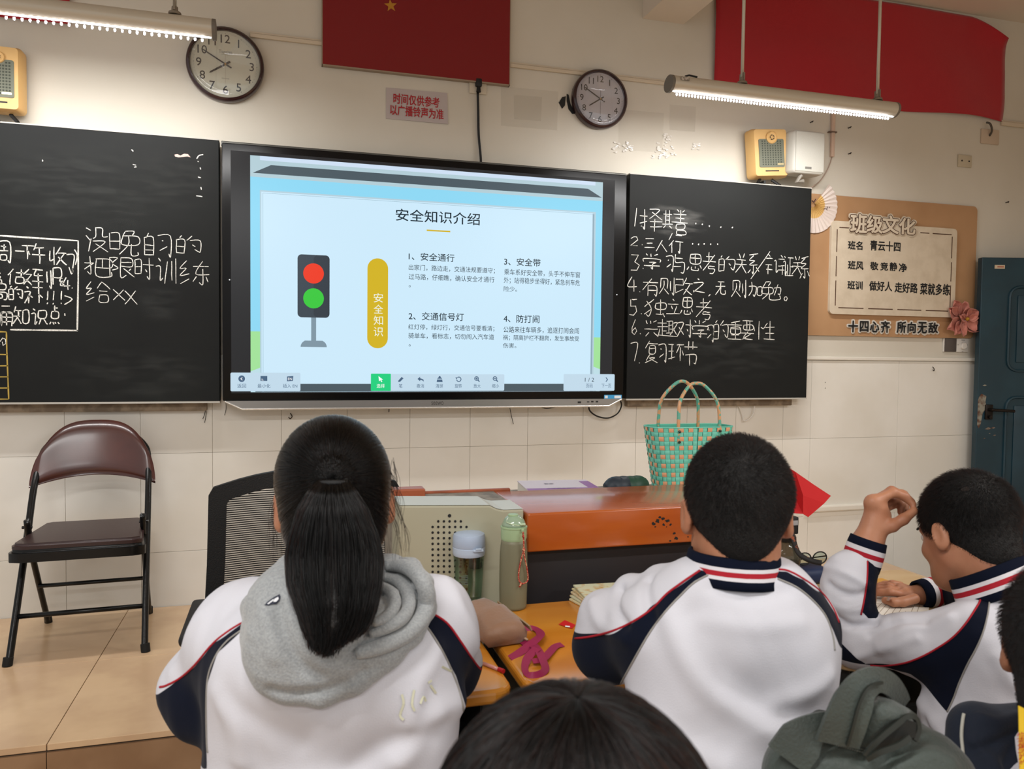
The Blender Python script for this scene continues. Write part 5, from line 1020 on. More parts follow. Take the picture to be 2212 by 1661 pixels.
# sports bottle, pouch, glasses by the right boy
p = at(1692, 1200, 1.93); sx_, sy_ = p[0], p[1]; sb = root('sports_bottle', 'dark transparent sports bottle with black and orange cap, right of the cropped head', 'bottle', (sx_, sy_, .76))
b = MB(); b.lathe([(.036, 0), (.040, .004), (.041, .02), (.041, .055), (.037, .070), (.041, .086), (.041, .102), (.036, .120), (.024, .133), (.021, .138)], (sx_, sy_, .76), 40); b.build('body', mat('smoked_plastic', '#6d6a60', .06, trans=.85, ior=1.2, spec=.8), sb, smooth=True)
b = MB(); b.lathe([(.037, .004), (.0375, .05), (.034, .07), (.036, .08), (.036, .084)], (sx_, sy_, .76), 30); b.build('drink', mat('drink_dark', '#3c342a', .1), sb, smooth=True)
b = MB(); b.lathe([(.026, .136), (.028, .139), (.028, .150), (.022, .153), (.020, .176), (.017, .18)], (sx_, sy_, .76), 30); b.box(sx_+.012, sy_-.012, .912, sx_+.034, sy_+.012, .955, bev=.003); b.build('cap', m_pl, sb, auto=40)
b = MB(); b.box(sx_-.018, sy_-.026, .908, sx_+.012, sy_-.012, .922, bev=.004); b.build('orange_clip', mat('clip_orange', '#c14a22', .4), sb, auto=40)
b = MB(); b.box(sx_+.014, sy_-.0135, .935, sx_+.030, sy_-.012, .947); b.build('shiny_button', mat('chrome_bit', '#cfcfcf', .2, .9), sb)
b = MB(); b.ribbon([tuple(v) for v in smoothpath([(sx_+.024, sy_-.015, .90), tuple(at(1712, 1155, 1.86)), tuple(at(1722, 1190, 1.84)), tuple(at(1738, 1205, 1.83)), tuple(at(1755, 1212, 1.83)), tuple(at(1775, 1216, 1.82))], 5)], .012, .003, (0, -1, .4)); b.build('carry_strap', mat('strap_black_orange', '#191716', .7, mix='#8a4326', mscale=70, mrange=(.58, .62)), sb, smooth=True)
p = onZ(1755, 1262, .76); b = MB(); b.box(p[0]-.055, p[1]-.01, .76, p[0]+.055, p[1]+.07, .80, bev=.015, seg=4); tag(b.build('blue_pouch', mat('pouch_navy', '#17284c', .6), loc=(p[0], p[1]+.03, .76), auto=50), 'small navy pouch on the pale desk beside the sports bottle', 'pouch')
gl = root('eyeglasses', 'folded black-framed glasses lying on the navy pouch', 'glasses', (p[0]+.0, p[1]+.03, .80))
for sx in (-1, 1):
    b = MB(); cxg = p[0]+.012+sx*.024; b.tube([(cxg+.021*math.cos(t), p[1]+.02, .822+.016*math.sin(t)) for t in np.linspace(0, 6.28, 20, endpoint=False)], .0018, 6, closed=True); b.build('lens_rim', m_pl, gl, smooth=True)
    b = MB(); b.tube([(cxg+sx*.020, p[1]+.02, .826), (cxg+sx*.018, p[1]+.06, .812), (cxg-sx*.03, p[1]+.07, .806)], .0018, 6); b.build('temple', m_pl, gl, smooth=True)
    b = MB(); b.prism(circ(cxg, .822, .0205, 20, .0155), p[1]+.0195, p[1]+.0205); b.build('lens', m_clr, gl)
# worksheet and orange eraser on pale desk
p = [onZ(a, c, .7612) for a, c in ((1840, 1330), (1900, 1285), (2010, 1300), (1990, 1385))]; b = MB(); b.add(p, [(0, 1, 2, 3)]); o = b.build('worksheet', mat('paper_white', '#ddd8cd', .8), loc=tuple(p[0])); o.modifiers.new('s', 'SOLIDIFY').thickness = .0006; tag(o, 'printed worksheet under the writing boy’s hand on the pale desk', 'paper')
b = MB()
for k in range(9):
    t = .1+.09*k; a = np.array(p[0])*(1-t)+np.array(p[3])*t; c = np.array(p[1])*(1-t)+np.array(p[2])*t; d_ = (c-a); a2 = a+d_*.1; c2_ = a+d_*(.85 if k % 3 else .6); b.add([a2+[0, 0, .0008], c2_+[0, 0, .0008], c2_+[0, -.0015, .0008], a2+[0, -.0015, .0008]], [(0, 1, 2, 3)])
b.build('print_lines', mat('print_brown', '#8a7a68', .8), o)
p = onZ(1900, 1262, .76); b = MB(); b.box(p[0]-.05, p[1]-.01, .7602, p[0]+.035, p[1]+.03, .766, bev=.002); tag(b.build('orange_card', mat('card_orange', '#c8912f', .5), loc=(p[0], p[1], .76)), 'flat orange card near the far edge of the pale desk', 'card')
# ================================================================ implicit-surface modeller for bodies and cloth
def _sm(a, b, k):
    h = np.clip(.5+.5*(b-a)/k, 0, 1); return b*(1-h)+a*h-k*h*(1-h)
def cone(a, b, ra, rb=None, k=.02, op='+'): return ('c', np.array(a, float), np.array(b, float), ra, ra if rb is None else rb, k, op)
def ell(c, r, R=None, k=.02, op='+'): return ('e', np.array(c, float), np.array(r, float), R, 0, k, op)
def chain(pts, k=.02, op='+'): return [cone(pts[i][0], pts[i+1][0], pts[i][1], pts[i+1][1], k, op) for i in range(len(pts)-1)]
def sdf_eval(prims, P):
    D = None
    for p in prims:
        if p[0] == 'c':
            ab = p[2]-p[1]; L2 = ab@ab+1e-12; t = np.clip(((P-p[1])@ab)/L2, 0, 1); d = np.sqrt((((P-p[1])-t[:, None]*ab)**2).sum(1))-(p[3]+(p[4]-p[3])*t)
        else:
            q = P-p[1]
            if p[3] is not None: q = q@p[3]
            k0 = np.sqrt(((q/p[2])**2).sum(1)); k1 = np.sqrt(((q/p[2]**2)**2).sum(1)); d = k0*(k0-1)/(k1+1e-9); d = np.where(k0 < 1e-6, -p[2].min(), d)
        if D is None: D = d
        elif p[6] == '+': D = _sm(D, d, p[5])
        else: D = -_sm(-D, d, p[5])
    return D
def surf(prims, h, pad=.012):
    lo = np.min([np.minimum(p[1]-(p[3] if p[0] == 'c' else max(p[2])), (p[2]-p[4]) if p[0] == 'c' else p[1]-max(p[2])) for p in prims if p[6] == '+'], axis=0)-pad
    hi = np.max([np.maximum(p[1]+(p[3] if p[0] == 'c' else max(p[2])), (p[2]+p[4]) if p[0] == 'c' else p[1]+max(p[2])) for p in prims if p[6] == '+'], axis=0)+pad
    B = 12; nb = np.ceil((hi-lo)/h/B).astype(int)+1; N = nb*B
    D = np.empty(N, np.float32)
    bi = np.stack(np.meshgrid(*[np.arange(n) for n in nb], indexing='ij'), -1).reshape(-1, 3)
    ctr = lo+(bi*B+(B-1)/2)*h; dc = sdf_eval(prims, ctr); hd = B*h*.9+.004
    Dv = D.reshape(nb[0], B, nb[1], B, nb[2], B)
    Dv[...] = dc.reshape(nb)[:, None, :, None, :, None]
    act = np.where(np.abs(dc) < hd)[0]
    loc = np.stack(np.meshgrid(*[np.arange(B)]*3, indexing='ij'), -1).reshape(-1, 3)*h
    for s in range(0, len(act), 200):
        a = act[s:s+200]; P = (lo+bi[a][:, None, :]*B*h+loc[None]).reshape(-1, 3); d = sdf_eval(prims, P).astype(np.float32).reshape(len(a), B, B, B)
        for q, i in enumerate(a): Dv[bi[i][0], :, bi[i][1], :, bi[i][2], :] = d[q]
    S = D < 0; nx, ny, nz = D.shape
    c8 = sum(S[i:nx-1+i, j:ny-1+j, k:nz-1+k].astype(np.int8) for i in (0, 1) for j in (0, 1) for k in (0, 1))
    ac = np.argwhere((c8 > 0) & (c8 < 8)); idx = np.full((nx-1, ny-1, nz-1), -1, np.int32); idx[ac[:, 0], ac[:, 1], ac[:, 2]] = np.arange(len(ac))
    acc = np.zeros((len(ac), 3)); cnt = np.zeros(len(ac))
    for ax in range(3):
        o1, o2 = [a for a in range(3) if a != ax]
        for i in (0, 1):
            for j in (0, 1):
                o = np.zeros(3, int); o[o1] = i; o[o2] = j; e = o.copy(); e[ax] = 1
                p, q = ac+o, ac+e; d0, d1 = D[p[:, 0], p[:, 1], p[:, 2]], D[q[:, 0], q[:, 1], q[:, 2]]; m = (d0 < 0) != (d1 < 0)
                t = np.where(m, d0/(d0-d1+1e-20), 0); v = np.tile(o, (len(ac), 1)).astype(float); v[:, ax] += t; acc += v*m[:, None]; cnt += m
    V = lo+(ac+acc/np.maximum(cnt, 1)[:, None])*h
    F = []
    for ax in range(3):
        a1, a2 = (ax+1) % 3, (ax+2) % 3; sl0 = [slice(None)]*3; sl1 = [slice(None)]*3; sl0[ax] = slice(0, -1); sl1[ax] = slice(1, None)
        s0, s1 = S[tuple(sl0)], S[tuple(sl1)]; e = np.argwhere(s0 != s1); e = e[(e[:, a1] > 0) & (e[:, a2] > 0) & (e[:, a1] < D.shape[a1]-1) & (e[:, a2] < D.shape[a2]-1)]
        u = np.zeros(3, int); u[a1] = 1; w_ = np.zeros(3, int); w_[a2] = 1
        q = [idx[tuple((e-x).T)] for x in (u+w_, w_, 0*u, u)]; q = np.stack(q, 1); fl = s0[tuple(e.T)]; q[~fl] = q[~fl][:, ::-1]; F.append(q)
    F = np.concatenate(F); F = F[(F >= 0).all(1)]
    return V, F
def vnormals(V, F):
    n = np.cross(V[F[:, 2]]-V[F[:, 0]], V[F[:, 3]]-V[F[:, 1]]); N = np.zeros_like(V)
    for k in range(4): np.add.at(N, F[:, k], n)
    return N/(np.linalg.norm(N, axis=1)[:, None]+1e-12)
def relax(V, F, it=2, lam=.5):
    for _ in range(it):
        A = np.zeros_like(V); c = np.zeros(len(V))
        for k in range(4):
            for q in (1, 3): np.add.at(A, F[:, k], V[F[:, (k+q) % 4]]); np.add.at(c, F[:, k], 1)
        V = V+lam*(A/np.maximum(c, 1)[:, None]-V)
    return V
def mkmesh(name, V, F, m, parent=None, loc=None, attrs=None):
    org = np.array(loc if loc is not None else ORG[parent.name], float); me = bpy.data.meshes.new(name)
    me.vertices.add(len(V)); me.vertices.foreach_set('co', (V-org).astype(np.float32).ravel()); me.loops.add(len(F)*4); me.loops.foreach_set('vertex_index', F.astype(np.int32).ravel())
    me.polygons.add(len(F)); me.polygons.foreach_set('loop_start', np.arange(0, len(F)*4, 4, dtype=np.int32)); me.polygons.foreach_set('loop_total', np.full(len(F), 4, np.int32)); me.update(calc_edges=True); me.validate()
    me.materials.append(m); me.shade_smooth()
    for k, a in (attrs or {}).items(): t = me.attributes.new(k, 'FLOAT', 'POINT'); t.data.foreach_set('value', a.astype(np.float32))
    o = bpy.data.objects.new(name, me); COL.objects.link(o); ORG[o.name] = Vector(org)
    if parent: o.parent = parent
    else: o.location = org
    return o
def nz3(P, s, seed=0):   # smooth cheap noise in [-1, 1]
    r_ = np.random.default_rng(seed); out = np.zeros(len(P))
    for o in range(5):
        k = r_.normal(size=3); k /= np.linalg.norm(k); k2 = r_.normal(size=3); k2 /= np.linalg.norm(k2)
        out += np.sin(P@k*s*(1+.35*o)+r_.uniform(0, 6)+1.7*np.sin(P@k2*s*.6+r_.uniform(0, 6)))/(1+.3*o)
    return out/3.2
def seg_dist(P, poly):
    poly = np.array(poly, float); D = np.full(len(P), 9.0)
    for a, b in zip(poly[:-1], poly[1:]):
        ab = b-a; t = np.clip(((P-a)@ab)/(ab@ab+1e-12), 0, 1); D = np.minimum(D, np.sqrt(((P-a-t[:, None]*ab)**2).sum(1)))
    return D
def in_poly(P, poly):
    x, y = P[:, 0], P[:, 1]; ins = np.zeros(len(P), bool); n = len(poly)
    for i in range(n):
        x0, y0 = poly[i]; x1, y1 = poly[(i+1) % n]; c = ((y0 > y) != (y1 > y)) & (x < (x1-x0)*(y-y0)/(y1-y0+1e-12)+x0); ins ^= c
    return ins
def bvh_of(V, F): return BVHTree.FromPolygons([Vector(v) for v in V], [tuple(map(int, f)) for f in F])
def hit(bv, px, py, d0=1.2):
    d = Vector(ray(px, py)).normalized(); h = bv.ray_cast(Vector(CAM), d)
    return np.array(h[0]) if h[0] is not None else at(px, py, d0)
# ---- materials of people
def skin_mat():
    m = mat('skin', '#b07a5c', .5, mix='#a36c50', mscale=14, bump=.05, bscale=220); b = m.node_tree.nodes['Principled BSDF']
    b.inputs['Subsurface Weight'].default_value = .12; b.inputs['Subsurface Radius'].default_value = (.012, .005, .003); b.inputs['Subsurface Scale'].default_value = .6; return m
m_skin = skin_mat()
def hair_mat(name, mel=.93, red=.3, rough=.32):
    m = bpy.data.materials.new(name); m.use_nodes = True; nt = m.node_tree; nt.nodes.remove(nt.nodes['Principled BSDF'])
    h = nt.nodes.new('ShaderNodeBsdfHairPrincipled'); h.parametrization = 'MELANIN'; h.inputs['Melanin'].default_value = mel; h.inputs['Melanin Redness'].default_value = red; h.inputs['Roughness'].default_value = rough; h.inputs['IOR'].default_value = 1.32; h.inputs['Radial Roughness'].default_value = .5; h.inputs['Random Color'].default_value = .08
    nt.links.new(h.outputs[0], nt.nodes['Material Output'].inputs[0]); return m
m_hair = hair_mat('hair_black', 1.0, .15, .28); m_hairs = hair_mat('hair_short_black', 1.0, .2, .6)
m_cap = mat('hair_base', '#0e0c0b', .55, bump=.5, bscale=300)
def strands(name, S, r0, m, parent, r1=None):
    S = np.asarray(S, np.float32); n, k, _ = S.shape; cu = bpy.data.hair_curves.new(name); cu.add_curves([k]*n)
    org = np.array(ORG[parent.name], np.float32); cu.attributes['position'].data.foreach_set('vector', (S-org).ravel())
    ra = cu.attributes.get('radius') or cu.attributes.new('radius', 'FLOAT', 'POINT'); ra.data.foreach_set('value', np.tile(np.linspace(r0, r1 if r1 is not None else r0*.35, k), n).astype(np.float32))
    cu.materials.append(m); o = bpy.data.objects.new(name, cu); COL.objects.link(o); o.parent = parent; ORG[o.name] = ORG[parent.name]; o['kind'] = 'stuff'; return o
def jacket_mat():
    m = mat('uniform_jacket', '#cfcad0', .92, sheen=.04, spec=.15, bump=.12, bscale=500); nt = m.node_tree; b = nt.nodes['Principled BSDF']
    def attr(n): a = nt.nodes.new('ShaderNodeAttribute'); a.attribute_name = n; return a.outputs['Fac']
    def less(x, v):
        q = nt.nodes.new('ShaderNodeMapRange'); q.inputs[1].default_value = v-.0004; q.inputs[2].default_value = v+.0004; q.inputs[3].default_value = 1; q.inputs[4].default_value = 0; nt.links.new(x, q.inputs[0]); return q.outputs[0]
    def mixc(prev, fac, col):
        q = nt.nodes.new('ShaderNodeMix'); q.data_type = 'RGBA'; nt.links.new(fac, q.inputs[0]); q.inputs[7].default_value = lin(col)
        if prev is None: q.inputs[6].default_value = lin('#c6c6cd')
        else: nt.links.new(prev, q.inputs[6])
        return q.outputs[2]
    c = mixc(None, less(attr('navy'), 0), '#0a1020')
    nt.links.new(c, b.inputs['Base Color']); return m
m_jack = jacket_mat()
def seams(V, bv, c_, navy, red, grey, d0, extra=None):
    """panel pattern laid out flat across the garment: axes = width across and height"""
    ax = np.array([c_[0]-CAM[0], c_[1]-CAM[1], 0]); ax /= np.linalg.norm(ax); rt = np.array([ax[1], -ax[0], 0]); up = np.array([0, 0, 1.0])
    fl = lambda Q: np.stack([(Q-c_)@rt, (Q-c_)@up], 1)
    H = lambda L_: [hit(bv, a, b, d0) for a, b in L_]
    P2 = fl(V); at_ = {'navy': np.full(len(V), 9.0), 'red': np.full(len(V), 9.0), 'grey': np.full(len(V), 9.0)}
    for poly in navy:
        q = fl(np.array(H(poly))); d = seg_dist(P2, np.vstack([q, q[:1]])); d = np.where(in_poly(P2, q), -d, d); at_['navy'] = np.minimum(at_['navy'], d)
    for L_ in red: q = np.array(smoothpath(list(fl(np.array(H(L_)))), 4)); at_['red'] = np.minimum(at_['red'], seg_dist(P2, q))
    for L_ in grey: q = np.array(smoothpath(list(fl(np.array(H(L_)))), 4)); at_['grey'] = np.minimum(at_['grey'], seg_dist(P2, q))
    return at_
def piping(par, bv, red, grey, d0):
    for L_, nm, mt, r_ in [(l, 'red_piping', mat('piping_red', '#a00f22', .8), .0017) for l in red]+[(l, 'grey_piping', mat('piping_grey', '#8d8a85', .7), .0015) for l in grey]:
        q = []
        for p in smoothpath([(a, b_) for a, b_ in L_], 6):
            h = bv.ray_cast(Vector(CAM), Vector(ray(p[0], p[1])).normalized())
            if h[0] is not None: h_ = np.array(h[0]); h_ = h_+(CAM-h_)/np.linalg.norm(CAM-h_)*.0005; q.append(h_)
        q = [v for i, v in enumerate(q) if i == 0 or np.linalg.norm(v-q[i-1]) < .04]
        if len(q) > 3: b = MB(); b.tube(q, r_, 6); b.build(nm, mt, par, smooth=True)
def ridges(V, N, bv, R_, d0):
    """cloth folds : (pixel path, height m, half width m)"""
    out = V.copy()
    for path, amp, wd in R_:
        q = np.array(smoothpath([hit(bv, a, b, d0) for a, b in path], 4)); d = seg_dist(V, q); out += N*(amp*np.exp(-(d/wd)**2))[:, None]
    return out
# ---- head
def Rot(yaw, pitch=0, roll=0):   # yaw clockwise from +Y (degrees), pitch down positive
    return np.array(Matrix.Rotation(math.radians(-yaw), 3, 'Z')@Matrix.Rotation(math.radians(-pitch), 3, 'X')@Matrix.Rotation(math.radians(roll), 3, 'Y'))
def head_prims(C, R, s=1.0):
    C = np.array(C, float); T = lambda x, y, z: C+R@(np.array([x, y, z])*s)
    E_ = lambda c, r, k=.02, op='+', Q=None: ell(T(*c), np.array(r)*s, R if Q is None else R@Q, k*s, op); K = lambda a, b, ra, rb, k=.02, op='+': cone(T(*a), T(*b), ra*s, rb*s, k*s, op)
    pr = [E_((0, -.012, .030), (.074, .092, .084)), E_((0, .030, -.028), (.058, .062, .082), .03), E_((0, .052, -.078), (.034, .032, .026), .035),
          K((-.045, .008, -.055), (-.022, .058, -.085), .020, .018, .03), K((.045, .008, -.055), (.022, .058, -.085), .020, .018, .03),
          K((0, -.028, -.045), (0, -.036, -.125), .050, .047, .03),
          K((-.03, .078, .018), (.03, .078, .018), .010, .010, .02), E_((-.036, .066, -.028), (.018, .018, .016), .02), E_((.036, .066, -.028), (.018, .018, .016), .02),
          E_((-.030, .094, .002), (.015, .012, .010), .012, '-'), E_((.030, .094, .002), (.015, .012, .010), .012, '-'),
          K((0, .088, .006), (0, .104, -.026), .006, .009, .012), E_((-.010, .098, -.030), (.007, .008, .006), .006), E_((.010, .098, -.030), (.007, .008, .006), .006),
          K((-.018, .083, -.055), (.018, .083, -.055), .0055, .0055, .008), K((-.015, .084, -.063), (.015, .084, -.063), .006, .006, .006), K((-.02, .096, -.059), (.02, .096, -.059), .0035, .0035, .004, '-')]
    for sx in (-1, 1):
        Q = np.array(Matrix.Rotation(math.radians(-24*sx), 3, 'Z')@Matrix.Rotation(math.radians(-8), 3, 'X'))
        pr += [E_((sx*.079, -.006, -.008), (.0070, .0165, .0275), .008, '+', Q), E_((sx*.075, .000, -.028), (.007, .009, .010), .008, '+', Q), E_((sx*.0875, -.003, -.004), (.006, .0095, .018), .005, '-', Q)]
    return pr
def eyes(parent, C, R, s=1.0):
    T = lambda x, y, z: np.array(C)+R@(np.array([x, y, z])*s)
    for sx in (-1, 1):
        b = MB(); b.lathe([(.001, -.0105), (.006, -.009), (.0105, 0), (.008, .007), (.0055, .0092)], T(sx*.030, .0775, .002), 16, R[:, 1]); b.build('eye', mat('eye_white', '#d8d2cb', .2), parent, smooth=True)
        b = MB(); b.lathe([(.0055, .0090), (.0045, .0102), (.001, .0108)], T(sx*.030, .0775, .002), 14, R[:, 1]); b.build('iris', mat('iris_dark', '#1a100b', .1), parent, smooth=True)
        b = MB(); P = [T(sx*.014, .091, .019), T(sx*.03, .0925, .024), T(sx*.045, .083, .020)]; b.tube(smoothpath(P, 3), .0025, 6); b.build('eyebrow', m_cap, parent, smooth=True)
def rest_hand(W_, dirv, side, z=.772, s=1.0):
    """hand lying palm down: wrist W_, pointing dirv; side +1 = right hand"""
    W_ = np.array([W_[0], W_[1], z+.008]); f = np.array([dirv[0], dirv[1], 0.0]); f /= np.linalg.norm(f); r = np.array([f[1], -f[0], 0])*side; u = np.array([0, 0, 1.0])
    T = lambda a, b, c: W_+f*a*s+r*b*s+u*c*s
    pr = [cone(T(0, 0, 0), T(.075, .018, -.002), .021, .014, .015), cone(T(0, 0, 0), T(.078, -.022, -.002), .021, .015, .015), cone(T(.02, -.01, 0), T(.078, 0, 0), .019, .015, .015)]
    for b, L_, rr in ((-.028, .066, .0085), (-.009, .074, .0088), (.010, .069, .0083), (.027, .054, .0073)):
        p0, p1, p2, p3 = T(.078, b, 0), T(.078+L_*.45, b*1.15, .010), T(.078+L_*.78, b*1.2, .006), T(.078+L_, b*1.2, -.001)
        pr += [cone(p0, p1, rr*1.08, rr, .004), cone(p1, p2, rr, rr*.92, .004), cone(p2, p3, rr*.92, rr*.8, .004)]
    pr += [cone(T(.018, -.022, -.002), T(.052, -.052, 0), .015, .011, .01), cone(T(.052, -.052, 0), T(.080, -.056, -.001), .0105, .0095, .004), cone(T(.080, -.056, -.001), T(.102, -.050, -.002), .0095, .008, .004)]
    return pr
def band_ring(name, parent, c, axis, ref, prof, mats_, n=48, open_=0.0):
    """knitted rib (collar, cuff): prof = [(rx, ry, h, material)]"""
    a = np.array(axis, float); a /= np.linalg.norm(a); x = np.array(ref, float)-a*(np.array(ref)@a); x /= np.linalg.norm(x); y = np.cross(a, x); mb = MB(); vs = []
    t0, t1 = math.pi/2+open_, math.pi/2+2*math.pi-open_
    for rx, ry, h, _ in prof:
        for k in range(n+1):
            t = t0+(t1-t0)*k/n; rib = 1+.006*math.sin(t*70); vs.append(np.array(c)+a*h+x*rx*rib*math.cos(t)+y*ry*rib*math.sin(t))
    mb.v = [tuple(v) for v in vs]
    for j in range(len(prof)-1):
        for k in range(n): mb.f.append((j*(n+1)+k, j*(n+1)+k+1, (j+1)*(n+1)+k+1, (j+1)*(n+1)+k)); mb.mi.append(prof[j][3])
    o = mb.build(name, mats_, parent, smooth=True); sd = o.modifiers.new('s', 'SOLIDIFY'); sd.thickness = .0035; sd.offset = 0; return o
m_navy = mat('rib_navy', '#0a1020', .95, spec=.15); m_rw = mat('rib_white', '#cfccd0', .85); m_rr = mat('rib_red', '#a00f22', .85); RIB = [m_navy, m_rw, m_rr]
m_trou = mat('trousers_navy', '#141a2a', .9, sheen=.2)
def trousers(parent, pel, heading, kz=.50, foot=True):
    f = np.array([math.sin(math.radians(heading)), math.cos(math.radians(heading)), 0]); r = np.array([f[1], -f[0], 0]); pel = np.array(pel); pr = [cone(pel-r*.08, pel+r*.08, .105, .105, .04), cone(pel-r*.06+[0, 0, .1], pel+r*.06+[0, 0, .1], .10, .10, .05)]; sh = []
    for s in (-1, 1):
        hp = pel+r*s*.085; kn = hp+f*.40+r*s*.03; kn[2] = kz; an = kn-f*.05; an[2] = .10
        pr += [cone(hp, kn, .078, .058, .03), cone(kn, an, .056, .045, .02)]; t = an.copy(); t[2] = .045; sh.append((t-f*.03, t+f*.13))
    V, F = surf(pr, .009); mkmesh('trousers', relax(V, F, 1), F, m_trou, parent)
    for a, b in sh: V, F = surf([cone(a, b, .040, .034, .02)], .008); V[:, 2] = np.maximum(V[:, 2], .002); mkmesh('shoe', V, F, mat('shoe_white', '#c9c9c9', .6), parent)
def stool(x, y, lab, h=.435):
    r = root('stool', lab, 'stool', (x, y, 0)); b = MB(); b.box(x-.16, y-.13, h-.02, x+.16, y+.13, h, bev=.006); b.build('seat', m_dt, r)
    for sx in (-1, 1):
        for sy_ in (-1, 1): b = MB(); b.tube([(x+sx*.15, y+sy_*.12, 0), (x+sx*.12, y+sy_*.09, h-.02)], .011, 8); b.build('leg', m_leg, r, smooth=True)
    return r
# ================================================================ the girl with the ponytail
def P_(px, py, d): return at(px, py, d)
HC = P_(723, 1084, 1.175); HR = Rot(4, 2, -3); hs = 1.04
shL, shR = P_(500, 1374, 1.18), P_(945, 1364, 1.20); ctr = P_(718, 1365, 1.16); elL, elR = P_(440, 1485, 1.21), P_(962, 1436, 1.27)
haL, haR = np.array([-.02, -2.36, .79]), np.array([.21, -2.36, .79]); pelG = np.array([.05, -2.74, .545])
body = head_prims(HC, HR, hs)+[cone(shL, ctr, .045, .06, .04), cone(ctr, shR, .06, .045, .04), cone(ctr, pelG, .08, .09, .05), cone(shL, elL, .040, .034), cone(elL, haL, .034, .022), cone(shR, elR, .040, .034), cone(elR, haR, .034, .022)]
body += rest_hand(haL, (.35, 1), -1)+rest_hand(haR, (-.3, 1), 1)
V, F = surf(body, .0035); girl = mkmesh('person', V, F, m_skin, loc=(pelG[0], pelG[1], 0))
tag(girl, 'girl with a long black ponytail, grey hood over a white and navy school jacket', 'person'); eyes(girl, HC, HR, hs)
# jacket
row = lambda y, xa, xb, d, r: cone(P_(xa, y, d), P_(xb, y, d), r, r, .05)
jk = [cone(shL, ctr, .058, .078, .04), cone(ctr, shR, .078, .056, .04), row(1440, 585, 858, 1.15, .094), row(1560, 592, 850, 1.15, .094), row(1680, 590, 832, 1.16, .098), cone(pelG+[-.08, 0, .03], pelG+[.08, 0, .03], .115, .115, .06), cone(P_(718, 1680, 1.17), pelG+[0, 0, .05], .12, .12, .06),
      ell(P_(716, 1440, 1.12), (.15, .085, .12), None, .05),
      cone(shL, elL, .056, .057, .03), cone(elL+[0, .0, -.01], P_(446, 1535, 1.19), .055, .048, .03), cone(elL, haL+[-.01, -.03, .03], .055, .036, .03), cone(shR, elR, .056, .055, .03), cone(elR, haR+[.01, -.03, .03], .052, .036, .03), ell(P_(935, 1300, 1.2), (.045, .05, .04), None, .04), ell(P_(548, 1300, 1.2), (.05, .05, .035), None, .04)]
V, F = surf(jk, .0048); V = relax(V, F, 2); bv = bvh_of(V, F); N = vnormals(V, F)
V = V+N*(.0022*nz3(V, 38, 3)+.0012*nz3(V*np.array([1, 1, .45]), 90, 4))[:, None]
V = ridges(V, N, bv, [([(945, 1400), (905, 1480), (880, 1560)], .006, .016), ([(470, 1500), (500, 1560), (520, 1640)], .007, .018), ([(990, 1520), (930, 1560), (860, 1640)], .010, .022), ([(600, 1480), (720, 1560), (860, 1520)], .006, .03), ([(640, 1600), (560, 1560), (480, 1500)], -.005, .02),
      ([(960, 1250), (1000, 1320), (1030, 1400)], .004, .012), ([(430, 1330), (400, 1380), (370, 1450)], .004, .014), ([(760, 1661), (860, 1600), (960, 1560)], -.006, .018)], 1.1)
navy = [[(530, 1341), (460, 1390), (420, 1440), (385, 1468), (330, 1486), (330, 1560), (380, 1640), (447, 1660), (445, 1560), (447, 1480), (470, 1410), (520, 1365), (545, 1335)],
        [(926, 1320), (965, 1345), (995, 1385), (1035, 1442), (1080, 1470), (1050, 1600), (1000, 1560), (999, 1515), (985, 1460), (955, 1405), (912, 1340)]]
RED_ = [[(560, 1325), (530, 1341), (495, 1362), (460, 1390), (420, 1437), (388, 1465), (358, 1481), (345, 1484)], [(910, 1312), (926, 1320), (965, 1345), (995, 1385), (1015, 1415), (1035, 1442), (1045, 1448)]]
GREY_ = [[(545, 1345), (520, 1362), (490, 1385), (467, 1415), (450, 1460), (446, 1520), (447, 1600), (449, 1625)], [(900, 1325), (915, 1345), (935, 1372), (955, 1405), (972, 1440), (988, 1480), (998, 1515), (1001, 1535)]]
at_ = seams(V, bv, ctr, navy, [], [], 1.24)
V2 = V; jg = mkmesh('jacket', V, F, m_jack, girl, attrs=at_); piping(jg, bvh_of(V, F), RED_, GREY_, 1.2)
# faint yellow stains on the jacket back
st = MB(); bvj = bvh_of(V, F)
for L_ in ([(868, 1500), (872, 1520), (864, 1545), (872, 1555)], [(895, 1490), (890, 1520), (896, 1536)], [(908, 1520), (915, 1505), (920, 1515)], [(930, 1480), (942, 1498)], [(955, 1440), (975, 1450)], [(925, 1475), (933, 1470)]):
    q = [hit(bvj, a, c, 1.1)+(CAM-hit(bvj, a, c, 1.1))*.0012 for a, c in L_]; st.ribbon(smoothpath(q, 3), .0032, .0004, (0, -1, 0))
st.build('yellow_stain', mat('stain_yellow', '#c6c6ae', .9), jg)
# hood
m_hood = mat('grey_marl', '#85888a', .95, sheen=.3, mix='#989b9b', mscale=330, bump=.3, bscale=400, mrange=(.35, .65))
Q = lambda L_, k=.015: chain([(P_(a, b, d), r) for a, b, d, r in L_], k)
fw_ = ray(CX, CY)/F_PX; fw_ /= np.linalg.norm(fw_)
def J(px, py, off=0.0):
    h = bvj.ray_cast(Vector(CAM), Vector(ray(px, py)).normalized()); d = (np.array(h[0])-CAM)@fw_ if h[0] is not None else 1.12
    return P_(px, py, min(d, 1.16)-off)
def QJ(L_, k=.012): return chain([(J(a, b, o), r) for a, b, o, r in L_], k)
hd_ = [ell(J(690, 1380, .004), (.092, .030, .070), None, .02), ell(J(610, 1330, .004), (.050, .030, .062), None, .03), ell(J(820, 1350, -.006), (.050, .020, .035), None, .03), ell(J(690, 1440, .004), (.075, .026, .045), None, .03), ell(J(620, 1420, .002), (.045, .024, .045), None, .03), ell(J(780, 1390, .004), (.06, .026, .04), None, .03)]
